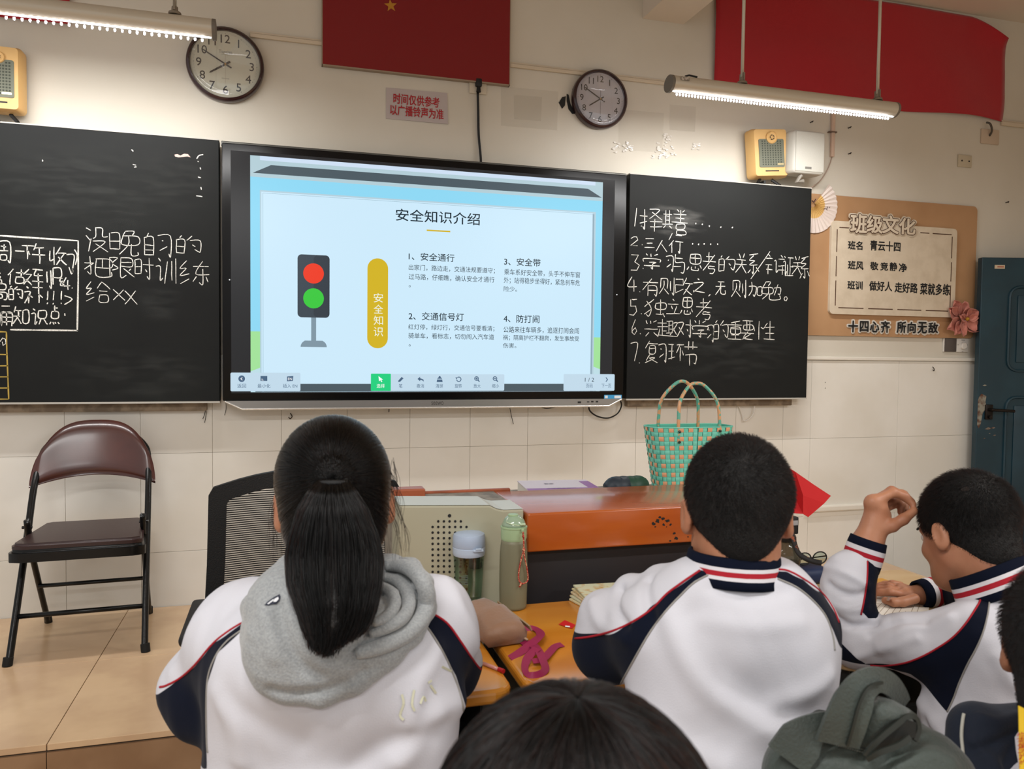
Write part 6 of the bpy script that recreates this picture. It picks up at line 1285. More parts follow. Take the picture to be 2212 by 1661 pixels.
hd_ += QJ([(590, 1262, .0, .018), (556, 1312, .004, .019), (556, 1375, .004, .019), (584, 1440, .004, .019), (625, 1480, .004, .018), (692, 1496, .006, .017), (760, 1468, .006, .018), (830, 1412, .006, .019), (885, 1362, .008, .019), (916, 1312, .010, .018)], .012)
hd_ += chain([(J(916, 1312, .010), .018), (P_(912, 1262, 1.10), .0165), (P_(886, 1230, 1.13), .0150), (P_(850, 1222, 1.155), .013), (P_(822, 1226, 1.17), .012)], .008)
hd_ += chain([(P_(838, 1240, 1.145), .010), (P_(870, 1262, 1.115), .011), (J(880, 1305, .026), .0115), (J(852, 1346, .032), .012), (J(800, 1374, .032), .011)], .002)
hd_ += chain([(P_(822, 1262, 1.125), .010), (J(848, 1288, .030), .0105), (J(842, 1318, .036), .011), (J(805, 1340, .040), .011)], .002)
hd_ += QJ([(596, 1262, .016, .015), (584, 1320, .020, .015), (592, 1390, .018, .013), (620, 1440, .014, .011)], .012)
hd_ += chain([(P_(610, 1240, 1.14), .018), (P_(640, 1225, 1.16), .020), (P_(720, 1235, 1.11), .024), (P_(800, 1232, 1.14), .020), (P_(845, 1236, 1.16), .018)], .02)
hd_ += chain([(P_(560, 1300, 1.15), .018), (P_(620, 1290, 1.15), .03), (P_(720, 1300, 1.10), .035), (P_(840, 1300, 1.15), .03)], .03)
V, F = surf(hd_, .0036); V = relax(V, F, 2); N = vnormals(V, F); bvh_ = bvh_of(V, F); V = V+N*(.0022*nz3(V, 60, 8)+.0010*nz3(V, 140, 9))[:, None]
V = ridges(V, N, bvh_, [([(600, 1310), (615, 1370), (650, 1430), (690, 1460)], -.006, .008), ([(560, 1300), (580, 1360), (590, 1420)], .003, .010), ([(585, 1492), (640, 1500), (720, 1488), (790, 1450), (880, 1372)], -.006, .007), ([(640, 1340), (660, 1400), (700, 1440)], .0035, .012), ([(770, 1400), (830, 1375), (880, 1330)], -.003, .006), ([(690, 1470), (692, 1515)], -.002, .003), ([(842, 1226), (878, 1244), (903, 1283), (898, 1328), (862, 1362)], -.007, .0045), ([(828, 1248), (862, 1268), (870, 1308), (838, 1345), (792, 1370)], -.006, .0045), ([(905, 1236), (925, 1280), (918, 1330), (870, 1385), (800, 1440)], .004, .006), ([(858, 1240), (888, 1280), (884, 1325), (850, 1355)], .004, .005)], 1.05)
hood = mkmesh('hood', V, F, m_hood, girl); bvh_ = bvh_of(V, F)
for L_, r_ in (([(832, 1222), (872, 1222), (908, 1246), (924, 1290), (912, 1335), (875, 1372), (820, 1398), (770, 1412)], .0125), ([(826, 1246), (862, 1256), (884, 1290), (876, 1328), (842, 1354), (798, 1370)], .0095), ([(822, 1266), (846, 1278), (854, 1305), (836, 1332), (806, 1346)], .0085)):
    q = []
    for a, c in smoothpath(L_, 6):
        h_ = bvh_.ray_cast(Vector(CAM), Vector(ray(a, c)).normalized())
        if h_[0] is not None: p = np.array(h_[0]); q.append(p+(CAM-p)/np.linalg.norm(CAM-p)*(r_*.25))
    for _ in range(6): q = [q[0]]+[(q[i-1]+q[i]*2+q[i+1])/4 for i in range(1, len(q)-1)]+[q[-1]]
    t_ = np.linspace(0, 1, len(q)); b = MB(); b.tube(q, list(r_*(.35+.65*np.sin(np.pi*np.clip(t_*.92+.04, 0, 1))**.5)), 14); b.build('hood_roll', m_hood, hood, smooth=True)
def decal(bv, par, nm, polys, mt, off=.0014):
    mb = MB()
    for P in polys:
        q = [hit(bv, a, c, 1.1) for a, c in P]; q = [v+(CAM-v)/np.linalg.norm(CAM-v)*off for v in q]; mb.add(q, [tuple(range(len(q)))])
    return mb.build(nm, mt, par)
decal(bvh_, hood, 'emblem', [[(571, 1307), (577, 1300), (589, 1291), (604, 1283), (606, 1289), (604, 1297), (597, 1304), (588, 1305), (580, 1308)]], mat('emblem_navy', '#171c30', .7))
decal(bvh_, hood, 'emblem_white', [[(577, 1304), (590, 1294), (592, 1296), (580, 1305)], [(593, 1293), (601, 1289), (602, 1294), (596, 1300), (590, 1300)]], mat('emblem_white', '#d5d7da', .7), .002)
# hair : cap, combed strands, ponytail, loose wisps
Tn = HC+HR@np.array([.0, -.112, .035])*hs; Tn = P_(719, 1038, 1.068)
capP = [ell(HC+HR@(np.array([0, -.014, .034])*hs), np.array([.0790, .0985, .0905])*hs, HR), ell(HC+HR@(np.array([0, -.045, -.03])*hs), np.array([.068, .062, .060])*hs, HR, .03), cone(Tn, HC+HR@np.array([0, -.06, .03]), .016, .05, .03)]
capP += [ell(HC+HR@(np.array([0, .075, -.045])*hs), np.array([.07, .06, .085])*hs, HR, .012, '-')]
for sx in (-1, 1): capP += [ell(HC+HR@(np.array([sx*.083, .002, -.016])*hs), np.array([.02, .024, .032])*hs, HR, .01, '-')]
V, F = surf(capP, .005); V = relax(V, F, 2); N = vnormals(V, F); hcap = mkmesh('hair', V, F, m_cap, girl); bvc = bvh_of(V, F)
def comb(n, target, nseg=14, lift=.0015):
    S = []; Cc = HC+HR@(np.array([0, -.02, .02])*hs)
    tl_ = (target-Cc)/np.linalg.norm(target-Cc); tries = 0
    ids = rng.integers(0, len(V), n*2)
    for i in ids:
        v = V[i]+rng.normal(0, .002, 3); loc = HR.T@(v-HC)/hs
        if loc[2] < -.085 or (loc[1] > .07 and loc[2] < .03): continue
        a = (v-Cc); ra = np.linalg.norm(a); a /= ra; an = math.acos(np.clip(a@tl_, -1, 1))
        if an < .12: continue
        bdir = tl_-a*(a@tl_); bdir /= np.linalg.norm(bdir)+1e-9; pts = []; w1, w2 = rng.normal(0, .02), rng.uniform(0, 6)
        for k in range(nseg):
            t = k/(nseg-1); th = an*t; d = a*math.cos(th)+bdir*math.sin(th); d = d+np.cross(a, bdir)*w1*math.sin(t*3.14); d /= np.linalg.norm(d)
            h_ = bvc.ray_cast(Vector(Cc+d*.3), Vector(-d)); p = np.array(h_[0]) if h_[0] is not None else Cc+d*ra
            pts.append(p+d*(lift*(.3+rng.random()*.5)+.004*math.sin(t*3.14)*abs(math.sin(w2))*.6))
        pts[-1] = target+rng.normal(0, .006, 3); S.append(pts)
        if len(S) >= n: break
    return S
strands('hair_strands', comb(5200, Tn), .00042, m_hair, girl, .00035)
# hair gathered under the tie
S = []
outl = [(1030, 719, 22), (1060, 717, 48), (1100, 718, 74), (1150, 721, 92), (1200, 722, 102), (1260, 723, 100), (1310, 726, 88), (1350, 724, 70), (1390, 716, 42), (1425, 702, 14)]
oy_ = np.array([o[0] for o in outl]); oxc = np.array([o[1] for o in outl]); ow = np.array([o[2] for o in outl])
dep = np.interp(oy_, [1030, 1060, 1120, 1200, 1300, 1425], [1.056, 1.030, 1.018, 1.010, .985, .962])
thick = np.interp(oy_, [1036, 1100, 1200, 1300, 1425], [.012, .026, .030, .022, .006])
for i in range(6500):
    u = rng.uniform(-1, 1); u = np.sign(u)*abs(u)**.8; w_ = rng.uniform(-1, 1)*math.sqrt(max(0, 1-u*u)); L_ = rng.choice([1, 1, .95, .9, .86, .82], p=[.25, .2, .2, .15, .1, .1])*rng.uniform(.92, 1.0)*(1-.13*max(0, u)-.05*max(0, -u)); sp_ = rng.normal(0, 7)
    ye = 1036+(1425-1036)*L_; ys = np.linspace(1036, ye, 16); ph = rng.uniform(0, 6); am = rng.normal(0, 2.2); cl = 1.5*math.sin(u*22+1)
    pts = [P_(np.interp(y, oy_, oxc)+u*np.interp(y, oy_, ow)*(1+.02*math.sin(y*.02+ph))+am*math.sin((y-1036)*.012+ph)+cl*((y-1036)/390)+(sp_+10*max(0, u))*max(0, (y-1290)/110)**1.5, y, np.interp(y, oy_, dep)+w_*np.interp(y, oy_, thick)+.002*math.sin(y*.03+ph)) for y in ys]
    S.append(pts)
strands('ponytail', S, .00045, m_hair, girl, .00025)
# dense core so that the ponytail is not see-through
core = chain([(P_(float(np.interp(y, oy_, oxc)), y, float(np.interp(y, oy_, dep))), max(.004, float(np.interp(y, oy_, ow))*.00021)) for y in (1045, 1080, 1120, 1160, 1200, 1250, 1300, 1340, 1370)], .01)
core += chain([(P_(float(np.interp(y, oy_, oxc))-.5*float(np.interp(y, oy_, ow)), y, float(np.interp(y, oy_, dep))), max(.004, float(np.interp(y, oy_, ow))*.00015)) for y in (1090, 1140, 1200, 1260, 1310, 1340)], .01)+chain([(P_(float(np.interp(y, oy_, oxc))+.5*float(np.interp(y, oy_, ow)), y, float(np.interp(y, oy_, dep))), max(.004, float(np.interp(y, oy_, ow))*.00015)) for y in (1090, 1140, 1200, 1260, 1310, 1340)], .01)
V, F = surf(core, .004); V = relax(V, F, 2); mkmesh('ponytail_core', V, F, m_cap, girl)
b = MB(); tq = [P_(719+29*math.cos(t), 1037+7*math.sin(t)+5*math.cos(t)**2, 1.050-.020*math.sin(t)) for t in np.linspace(0, 2*math.pi, 24, endpoint=False)]; b.tube([tuple(v) for v in tq], .0040, 8, closed=True); b.build('hair_tie', mat('hair_tie', '#151515', .8), girl, smooth=True)
S = []
for x0, y0, x1, y1, d in ((845, 1040, 868, 1190, 1.13), (850, 1000, 852, 1120, 1.13), (846, 1060, 880, 1200, 1.12), (600, 1060, 585, 1190, 1.16), (603, 1080, 600, 1230, 1.16), (840, 1100, 862, 1230, 1.12), (846, 1020, 850, 1090, 1.13)):
    for k in range(6):
        j = rng.normal(0, 5, 4); ts = np.linspace(0, 1, 10); S.append([P_(x0+j[0]*.4+(x1-x0+j[2])*t+8*math.sin(t*3.14)*(1 if x1 > 700 else -1)+j[1]*math.sin(t*6), y0+j[3]+(y1-y0)*t, d) for t in ts])
strands('loose_wisps', S, .00030, m_hair, girl, .0001)
trousers(girl, pelG, 4); stool(pelG[0], pelG[1], 'wooden school stool under the girl with the ponytail')
# ================================================================ cropped-hair boy
HC = P_(1592, 1106, 1.165); HR = Rot(24, 2, 0); hs = .955
shL, shR = P_(1425, 1355, 1.17), P_(1706, 1352, 1.19); ctr = P_(1588, 1335, 1.15); elL, elR = P_(1318, 1392, 1.27), P_(1722, 1460, 1.24)
pelB = np.array([.60, -2.79, .545]); haL, haR = np.array([.62, -2.42, .79]), np.array([.80, -2.40, .79])
neck0 = P_(1580, 1225, 1.175)
body = head_prims(HC, HR, hs)+[cone(HC+HR@np.array([0, -.03, -.06]), neck0+[0, 0, -.02], .048, .046, .03), cone(shL, ctr, .035, .035, .02), cone(ctr, shR, .035, .035, .02), cone(ctr+[0, 0, -.08], pelB, .06, .08, .03), cone(neck0, ctr+[0, 0, -.05], .048, .04, .02), cone(shL, elL, .038, .032), cone(elL, haL, .032, .022), cone(shR, elR, .038, .032), cone(elR, haR, .032, .022)]
body += rest_hand(haL, (.5, 1), -1)+rest_hand(haR, (-.2, 1), 1)
V, F = surf(body, .0035); boy = mkmesh('person', V, F, m_skin, loc=(pelB[0], pelB[1], 0)); tag(boy, 'boy with closely cropped hair seen from behind, striped navy collar', 'person'); eyes(boy, HC, HR, hs)
jk = [cone(shL, ctr, .058, .080, .04), cone(ctr, shR, .080, .060, .04), row(1330, 1500, 1668, 1.15, .072), row(1420, 1492, 1672, 1.15, .086), row(1540, 1485, 1664, 1.15, .088), row(1660, 1475, 1660, 1.15, .092), cone(P_(1575, 1660, 1.16), pelB+[0, 0, .05], .12, .12, .06), cone(pelB-[.06, 0, -.03], pelB+[.06, 0, .03], .11, .11, .05),
      cone(P_(1500, 1270, 1.17), shL, .034, .056, .03), cone(P_(1680, 1272, 1.17), shR, .034, .056, .03), cone(P_(1500, 1272, 1.125), P_(1678, 1274, 1.13), .036, .036, .03),
      cone(shL, elL, .060, .056, .03), ell(P_(1345, 1335, 1.25), (.055, .05, .04), None, .03), cone(elL, haL+[0, -.05, .02], .054, .036, .03), cone(shR, elR, .056, .052, .03), cone(elR, haR+[0, -.05, .02], .050, .036, .03),
      ell(P_(1432, 1262, 1.2), (.032, .04, .030), None, .02), ell(P_(1372, 1278, 1.24), (.032, .04, .030), None, .02), ell(P_(1305, 1318, 1.28), (.036, .04, .030), None, .025)]
V, F = surf(jk, .0046); V = relax(V, F, 2); bv = bvh_of(V, F); N = vnormals(V, F); V = V+N*(.0020*nz3(V, 36, 13)+.0010*nz3(V*np.array([1, 1, .5]), 85, 14))[:, None]
V = ridges(V, N, bv, [([(1445, 1330), (1480, 1420), (1540, 1500), (1640, 1570), (1740, 1620)], .010, .020), ([(1500, 1330), (1540, 1420), (1620, 1500), (1740, 1560)], -.006, .022), ([(1550, 1262), (1620, 1290), (1700, 1275)], -.004, .012), ([(1520, 1340), (1620, 1355), (1730, 1345)], .003, .014),
      ([(1400, 1560), (1480, 1620), (1560, 1661)], .008, .02), ([(1400, 1250), (1395, 1290), (1410, 1330)], -.008, .010), ([(1338, 1270), (1330, 1310), (1350, 1350)], -.008, .010), ([(1790, 1460), (1740, 1500), (1680, 1520)], .005, .014), ([(1280, 1300), (1300, 1350), (1350, 1380)], .005, .012)], 1.1)
navy = [[(1512, 1232), (1440, 1283), (1380, 1337), (1310, 1368), (1225, 1381), (1225, 1440), (1280, 1490), (1337, 1481), (1372, 1420), (1398, 1375), (1440, 1315), (1500, 1255), (1540, 1236)],
        [(1668, 1232), (1700, 1234), (1735, 1252), (1775, 1282), (1800, 1320), (1830, 1350), (1830, 1400), (1812, 1392), (1800, 1362), (1783, 1328), (1755, 1296), (1720, 1268), (1680, 1250)]]
RED_ = [[(1512, 1232), (1475, 1257), (1440, 1283), (1412, 1312), (1380, 1335), (1345, 1354), (1310, 1367), (1270, 1376), (1232, 1380)], [(1672, 1230), (1700, 1232), (1735, 1250), (1775, 1280), (1800, 1315), (1812, 1345)]]
GREY_ = [[(1538, 1238), (1500, 1258), (1468, 1288), (1440, 1318), (1415, 1350), (1398, 1375), (1372, 1420), (1350, 1460), (1337, 1483)], [(1680, 1250), (1720, 1268), (1755, 1296), (1783, 1330), (1798, 1370), (1803, 1405)]]
at_ = seams(V, bv, ctr, navy, [], [], 1.24)
jb = mkmesh('jacket', V, F, m_jack, boy, attrs=at_); piping(jb, bvh_of(V, F), RED_, GREY_, 1.2)
cax = (HC-neck0); cax = np.array([0.02, .08, 1.0]); vd = np.array([neck0[0]-CAM[0], neck0[1]-CAM[1], 0]); vd /= np.linalg.norm(vd); rt = np.array([vd[1], -vd[0], 0])
cp_c = P_(1584, 1224, 1.145)
band_ring('collar', boy, cp_c, cax+rt*.04, rt, [(.0720, .075, -.020, 0), (.0690, .0715, -.0080, 1), (.0680, .0700, -.0030, 2), (.0670, .069, .0040, 1), (.0660, .068, .0090, 0), (.0640, .0655, .0200, 0), (.0600, .0615, .0210, 0)], RIB, open_=.25)
# short hair
def crop_hair(person, HC, HR, hs, n, ln, whorl, nape=(.050, -.022, .057, .050), base_col='#0c0a09', bright=None, cut=(.060, -.060), sidez=-.02, off=.0035, rr=.00022):
    cp = [ell(HC+HR@(np.array([0, -.013, .031])*hs), np.array([.0755+off, .0935+off, .0865+off])*hs, HR), ell(HC+HR@(np.array([0, -.048, nape[1]])*hs), np.array([nape[2], .050, nape[3]])*hs, HR, .03),
          ell(HC+HR@(np.array([0, .094, -.042])*hs), np.array([.085, .062, .090])*hs, HR, .010, '-')]
    for sx in (-1, 1): cp += [ell(HC+HR@(np.array([sx*.092, .006, -.030])*hs), np.array([.030, .030, .042])*hs, HR, .008, '-')]
    V, F = surf(cp, .0045); V = relax(V, F, 2); N = vnormals(V, F); o = mkmesh('hair', V, F, mat('hair_crop_base'+base_col, base_col, .75, bump=.6, bscale=420), person)
    W_ = HC+HR@(np.array(whorl)*hs); S = []; ids = rng.integers(0, len(V), n); loc = (V-HC)@HR/hs
    for i in ids:
        v, nn = V[i], N[i]; l = loc[i]
        if l[2] < -.085: continue
        t = v-W_; dist = np.linalg.norm(t); t = t-nn*(t@nn); t /= np.linalg.norm(t)+1e-6; sw = np.cross(nn, t); low = np.clip((l[2]+.05)/.09, 0.25, 1); L_ = ln*rng.uniform(.6, 1.1)*low
        lift = .75 if dist > .03 else 1.0; d = nn*lift+t*.55+sw*.25+rng.normal(0, .16, 3)+np.array([0, 0, -.12]); d /= np.linalg.norm(d); v0 = v+np.cross(nn, rng.normal(size=3))*.002
        if dist < .009 and bright: continue
        S.append([v0-nn*.001, v0+d*L_*.5, v0+d*L_+t*L_*.18])
    strands('hair_strands', S, rr, m_hairs, person, .00008); return o
crop_hair(boy, HC, HR, hs, 30000, .0075, (.0, -.075, .085), nape=(0, -.030, .043, .050))
trousers(boy, pelB, 20); stool(pelB[0], pelB[1], 'wooden school stool under the cropped-hair boy')
# ================================================================ boy writing at the right
HC = P_(2090, 1150, 1.50); HR = Rot(-2, 22, 4); hs = .93
neck0 = P_(2138, 1256, 1.47); shL, shR = P_(2115, 1376, 1.40), P_(2370, 1330, 1.45); ctr = P_(2240, 1330, 1.42); elL = P_(1850, 1388, 1.53); w1 = P_(1870, 1182, 1.555)
pelW = np.array([1.30, -2.80, .545]); dz = lambda a, b, z: onZ(a, b, z)
wr2 = dz(1992, 1284, .783); el2 = P_(2170, 1330, 1.62)
hnd = [cone(w1+(w1-P_(1862, 1210, 1.555))*-1.0, w1, .024, .0245, .01), cone(w1, P_(1893, 1100, 1.56), .026, .0195, .02), cone(w1, P_(1905, 1132, 1.56), .024, .017, .015), cone(P_(1886, 1086, 1.56), P_(1906, 1112, 1.575), .0150, .0165, .015), cone(P_(1884, 1084, 1.555), P_(1900, 1082, 1.565), .013, .012, .01)]
for fi in ([(1890, 1082, 1.553, .0105), (1929, 1064, 1.560, .0092), (1955, 1073, 1.560, .0083), (1972, 1089, 1.552, .0070)], [(1896, 1078, 1.572, .0100), (1926, 1060, 1.582, .0090), (1951, 1068, 1.580, .0082), (1970, 1084, 1.570, .0070)],
           [(1904, 1090, 1.592, .0095), (1934, 1078, 1.605, .0085), (1948, 1090, 1.605, .0078), (1946, 1107, 1.598, .0068)], [(1908, 1100, 1.602, .0088), (1938, 1087, 1.620, .0078), (1955, 1093, 1.618, .0070), (1957, 1104, 1.610, .0062)],
           [(1898, 1142, 1.552, .0150), (1927, 1136, 1.545, .0118), (1951, 1122, 1.543, .0102), (1974, 1104, 1.545, .0082)]): hnd += Q(fi, .006)
T0 = [cone(wr2, dz(1962, 1286, .780), .0205, .016, .012), cone(wr2, dz(1950, 1275, .782), .019, .014, .012), cone(dz(1958, 1283, .782), dz(1945, 1272, .784), .017, .014, .01)]
for fi in ([(1950, 1284, .782, .0095), (1925, 1279, .788, .0090), (1903, 1280, .781, .0085), (1884, 1282, .774, .0075)], [(1948, 1277, .783, .0095), (1922, 1272, .790, .0090), (1900, 1273, .782, .0085), (1880, 1276, .774, .0075)], [(1946, 1270, .783, .0092), (1922, 1266, .788, .0086), (1902, 1267, .780, .0080), (1884, 1270, .774, .007)], [(1945, 1263, .780, .0085), (1928, 1260, .783, .0078), (1912, 1261, .777, .0072), (1900, 1263, .773, .0065)],
           [(1975, 1293, .782, .0125), (1950, 1300, .776, .0112), (1930, 1301, .775, .0102), (1912, 1297, .772, .0085)]):
    T0 += chain([(dz(a, b, z), r) for a, b, z, r in fi], .005)
body = head_prims(HC, HR, hs)+[cone(HC+HR@np.array([0, -.035, -.06])*1.0, neck0+[0, 0, -.02], .041, .041, .03), cone(neck0, ctr+[0, 0, -.05], .045, .04, .02), cone(shL, ctr, .035, .035, .02), cone(ctr, shR, .035, .035, .02), cone(ctr+[0, 0, -.08], pelW, .06, .08, .03), cone(shL, elL, .038, .032), cone(elL, w1, .032, .024), cone(shR, el2, .038, .03), cone(el2, dz(2070, 1278, .79), .028, .024), cone(dz(2070, 1278, .79), wr2, .024, .021)]+hnd+T0
V, F = surf(body, .0032); wb_ = mkmesh('person', V, F, m_skin, loc=(pelW[0], pelW[1], 0)); tag(wb_, 'boy writing at the right with one hand raised to his forehead', 'person'); eyes(wb_, HC, HR, hs)
bvb = bvh_of(V, F); decal(bvb, wb_, 'thumb_nail', [[(1914, 1291), (1921, 1290), (1925, 1294), (1921, 1298), (1914, 1298)]], mat('nail_pink', '#d4a291', .25, coat=.5), .0006)
jk = [cone(shL, ctr, .056, .076, .04), cone(ctr, shR, .080, .06, .04), cone(P_(2125, 1345, 1.42), shL, .032, .054, .03), cone(P_(2165, 1300, 1.44), ctr, .050, .08, .04), cone(P_(2130, 1318, 1.45), P_(2215, 1284, 1.44), .026, .031, .03), row(1440, 2130, 2330, 1.41, .085), row(1560, 2110, 2320, 1.41, .095), cone(P_(2200, 1640, 1.42), pelW+[0, 0, .05], .13, .12, .06), cone(pelW-[.06, 0, -.03], pelW+[.06, 0, .03], .11, .11, .05),
      cone(shL, P_(1960, 1386, 1.47), .055, .046, .03), cone(P_(1960, 1386, 1.47), elL, .046, .047, .03), ell(P_(2030, 1412, 1.44), (.06, .05, .045), None, .04)]
jk += Q([(1848, 1388, 1.53, .046), (1832, 1320, 1.545, .046), (1830, 1270, 1.55, .046), (1838, 1240, 1.553, .043), (1858, 1218, 1.555, .034)], .02)
jk += [cone(shR, el2, .05, .045, .03)]+chain([(el2, .045), (dz(2090, 1284, .80), .042), (dz(2062, 1276, .797), .038), (dz(2042, 1275, .793), .033)], .02)
V, F = surf(jk, .0044); V = relax(V, F, 2); bv = bvh_of(V, F); N = vnormals(V, F); V = V+N*(.0018*nz3(V, 42, 23)+.0012*nz3(V, 95, 24))[:, None]
V = ridges(V, N, bv, [([(1800, 1330), (1840, 1352), (1890, 1345)], -.010, .007), ([(1790, 1262), (1830, 1285), (1868, 1282)], -.008, .008), ([(1785, 1225), (1830, 1240), (1870, 1262)], .005, .008), ([(1790, 1300), (1830, 1318), (1870, 1310)], .005, .009), ([(1900, 1395), (1960, 1360), (2050, 1335)], .006, .012), ([(1850, 1420), (1920, 1400), (1980, 1380)], .005, .009), ([(1880, 1370), (1940, 1345), (2000, 1345)], -.005, .008),
      ([(2150, 1420), (2180, 1470), (2212, 1490)], .004, .012), ([(1990, 1520), (2030, 1580), (2070, 1620)], .007, .014), ([(1960, 1500), (2000, 1560), (2040, 1640)], -.006, .010)], 1.4)
navy = [[(2118, 1283), (2110, 1312), (2062, 1374), (1992, 1418), (1930, 1437), (1870, 1434), (1790, 1424), (1790, 1475), (1930, 1475), (1965, 1470), (2046, 1540), (2064, 1495), (2094, 1430), (2124, 1365), (2138, 1290), (2140, 1276)],
        [(1874, 1205), (1873, 1235), (1872, 1262), (1866, 1300), (1860, 1318), (1876, 1336), (1894, 1336), (1930, 1300), (1930, 1205)]]
RED_ = [[(2119, 1280), (2118, 1295), (2108, 1314), (2085, 1348), (2058, 1377), (2025, 1400), (1990, 1419), (1955, 1432), (1915, 1438), (1880, 1437)], [(1874, 1212), (1874, 1235), (1872, 1262), (1866, 1300), (1860, 1328)]]
GREY_ = [[(2139, 1278), (2135, 1320), (2124, 1365), (2108, 1402), (2090, 1435), (2072, 1475), (2060, 1508), (2046, 1538)]]
at_ = seams(V, bv, P_(2000, 1350, 1.45), navy, [], [], 1.4)
jw = mkmesh('jacket', V, F, m_jack, wb_, attrs=at_); piping(jw, bvh_of(V, F), RED_, GREY_, 1.2)
vd = np.array([neck0[0]-CAM[0], neck0[1]-CAM[1], 0]); vd /= np.linalg.norm(vd); rt = np.array([vd[1], -vd[0], 0])
band_ring('collar', wb_, P_(2146, 1256, 1.445), np.array([0, .22, 1.0])-rt*.42, rt, [(.0760, .076, -.026, 0), (.0735, .0735, -.012, 1), (.0720, .072, -.005, 2), (.0705, .0705, .004, 1), (.0690, .069, .011, 0), (.0660, .066, .026, 0), (.062, .062, .027, 0)], RIB, open_=.3)
ca, cb_ = P_(1857, 1226, 1.555), P_(1876, 1166, 1.555); ca_d = cb_-ca; Lc = np.linalg.norm(ca_d)
band_ring('cuff', wb_, ca, ca_d, rt, [(.0350, .032, 0, 0), (.0355, .032, Lc*.24, 1), (.0355, .032, Lc*.42, 2), (.0355, .032, Lc*.58, 1), (.0350, .032, Lc*.74, 0), (.0335, .031, Lc, 0), (.0300, .028, Lc, 0)], RIB)
ca, cb_ = dz(2040, 1275, .792), dz(1984, 1284, .786); ca_d = cb_-ca; Lc = np.linalg.norm(ca_d)
band_ring('cuff', wb_, ca, ca_d, np.array([0, 0, 1.0]), [(.0330, .033, 0, 0), (.0335, .033, Lc*.22, 1), (.0335, .033, Lc*.40, 2), (.0335, .033, Lc*.56, 1), (.0330, .033, Lc*.72, 0), (.0310, .031, Lc, 0), (.0270, .027, Lc, 0)], RIB)
crop_hair(wb_, HC, HR, hs, 30000, .012, (.012, -.068, .088), nape=(0, -.048, .052, .055), bright=True, off=.004)
q = [P_(2085+9*math.cos(t)*(1+.3*math.sin(3*t)), 1056+5*math.sin(t), 1.45) for t in np.linspace(0, 6.28, 12, endpoint=False)]
hb = [o_ for o_ in wb_.children if o_.name.startswith('hair') and o_.type == 'MESH'][0]; Vh = np.array([v.co[:] for v in hb.data.vertices])+np.array(ORG[wb_.name]); bh = BVHTree.FromPolygons([Vector(v) for v in Vh], [tuple(p.vertices) for p in hb.data.polygons])
b = MB(); qq = []
for p in q: h_ = bh.ray_cast(Vector(CAM), Vector(p-CAM)); v = np.array(h_[0]); qq.append(v+(CAM-v)/np.linalg.norm(CAM-v)*.0012)
b.add(qq, [tuple(range(12))]); b.build('scalp_whorl', mat('scalp', '#2e241f', .7), wb_)
trousers(wb_, pelW, 0)
# ================================================================ pupil in the foreground, only the crown of the head in view
def simple_pupil(HC, HR, hs, lab, yaw=None):
    nb = HC+np.array([0, -.03, -.17]); pel = nb+np.array([0, -.02, 0]); pel[2] = .545; f = (HR if yaw is None else Rot(yaw))[:, 1]*np.array([1, 1, 0]); f /= np.linalg.norm(f); r = np.array([f[1], -f[0], 0])
    sL, sR = nb-r*.16+[0, 0, -.05], nb+r*.16+[0, 0, -.05]; eL, eR = sL+[0, 0, -.22]+f*.10, sR+[0, 0, -.22]+f*.10; hL, hR = pel+f*.30-r*.10+[0, 0, .09], pel+f*.30+r*.10+[0, 0, .09]
    body = head_prims(HC, HR, hs)+[cone(nb, pel, .07, .09, .05), cone(sL, sR, .045, .045, .04), cone(sL, eL, .038, .032), cone(sR, eR, .038, .032), cone(eL, hL, .032, .021), cone(eR, hR, .032, .021)]
    for h_, s in ((hL, -1), (hR, 1)): body += rest_hand(h_, f[:2], s, z=h_[2])
    V, F = surf(body, .0045); o = mkmesh('person', V, F, m_skin, loc=(pel[0], pel[1], 0)); tag(o, lab, 'person'); eyes(o, HC, HR, hs)
    jk = [cone(sL, sR, .06, .06, .04), cone(nb+[0, 0, -.09], pel+[0, 0, .05], .115, .13, .05), cone(sL, eL, .055, .05), cone(sR, eR, .055, .05), cone(eL, hL, .048, .036), cone(eR, hR, .048, .036)]
    V, F = surf(jk, .007); V = relax(V, F, 2); big = np.full(len(V), 9.0); q = np.abs((V-nb)@r)-.135; mkmesh('jacket', V, F, m_jack, o, attrs={'navy': np.maximum(-q, np.abs((V-nb)[:, 2]+.14)-.05), 'red': big, 'grey': big})
    trousers(o, pel, math.degrees(math.atan2(f[0], f[1]))); return o, pel
HC = P_(1240, 1938, .475); HR = Rot(20, 6, 0); hs = 1.0
fg, pl = simple_pupil(HC, HR, hs, 'pupil nearest the camera, only the dark crown of the head showing at the bottom'); stool(pl[0], pl[1], 'wooden school stool under the nearest pupil')
cp = [ell(HC+HR@(np.array([0, -.012, .030])*hs), np.array([.088, .102, .094])*hs, HR), ell(HC+HR@(np.array([0, -.045, -.06])*hs), np.array([.080, .066, .09])*hs, HR, .03), ell(HC+HR@(np.array([0, .10, -.05])*hs), np.array([.075, .062, .09])*hs, HR, .01, '-')]
V, F = surf(cp, .006); V = relax(V, F, 2); N = vnormals(V, F); mkmesh('hair', V, F, m_cap, fg); bvc = bvh_of(V, F); Cc = HC+HR@np.array([0, -.012, .03]); W_ = HC+HR@np.array([0, -.02, .13]); wd = (W_-Cc)/np.linalg.norm(W_-Cc); S = []
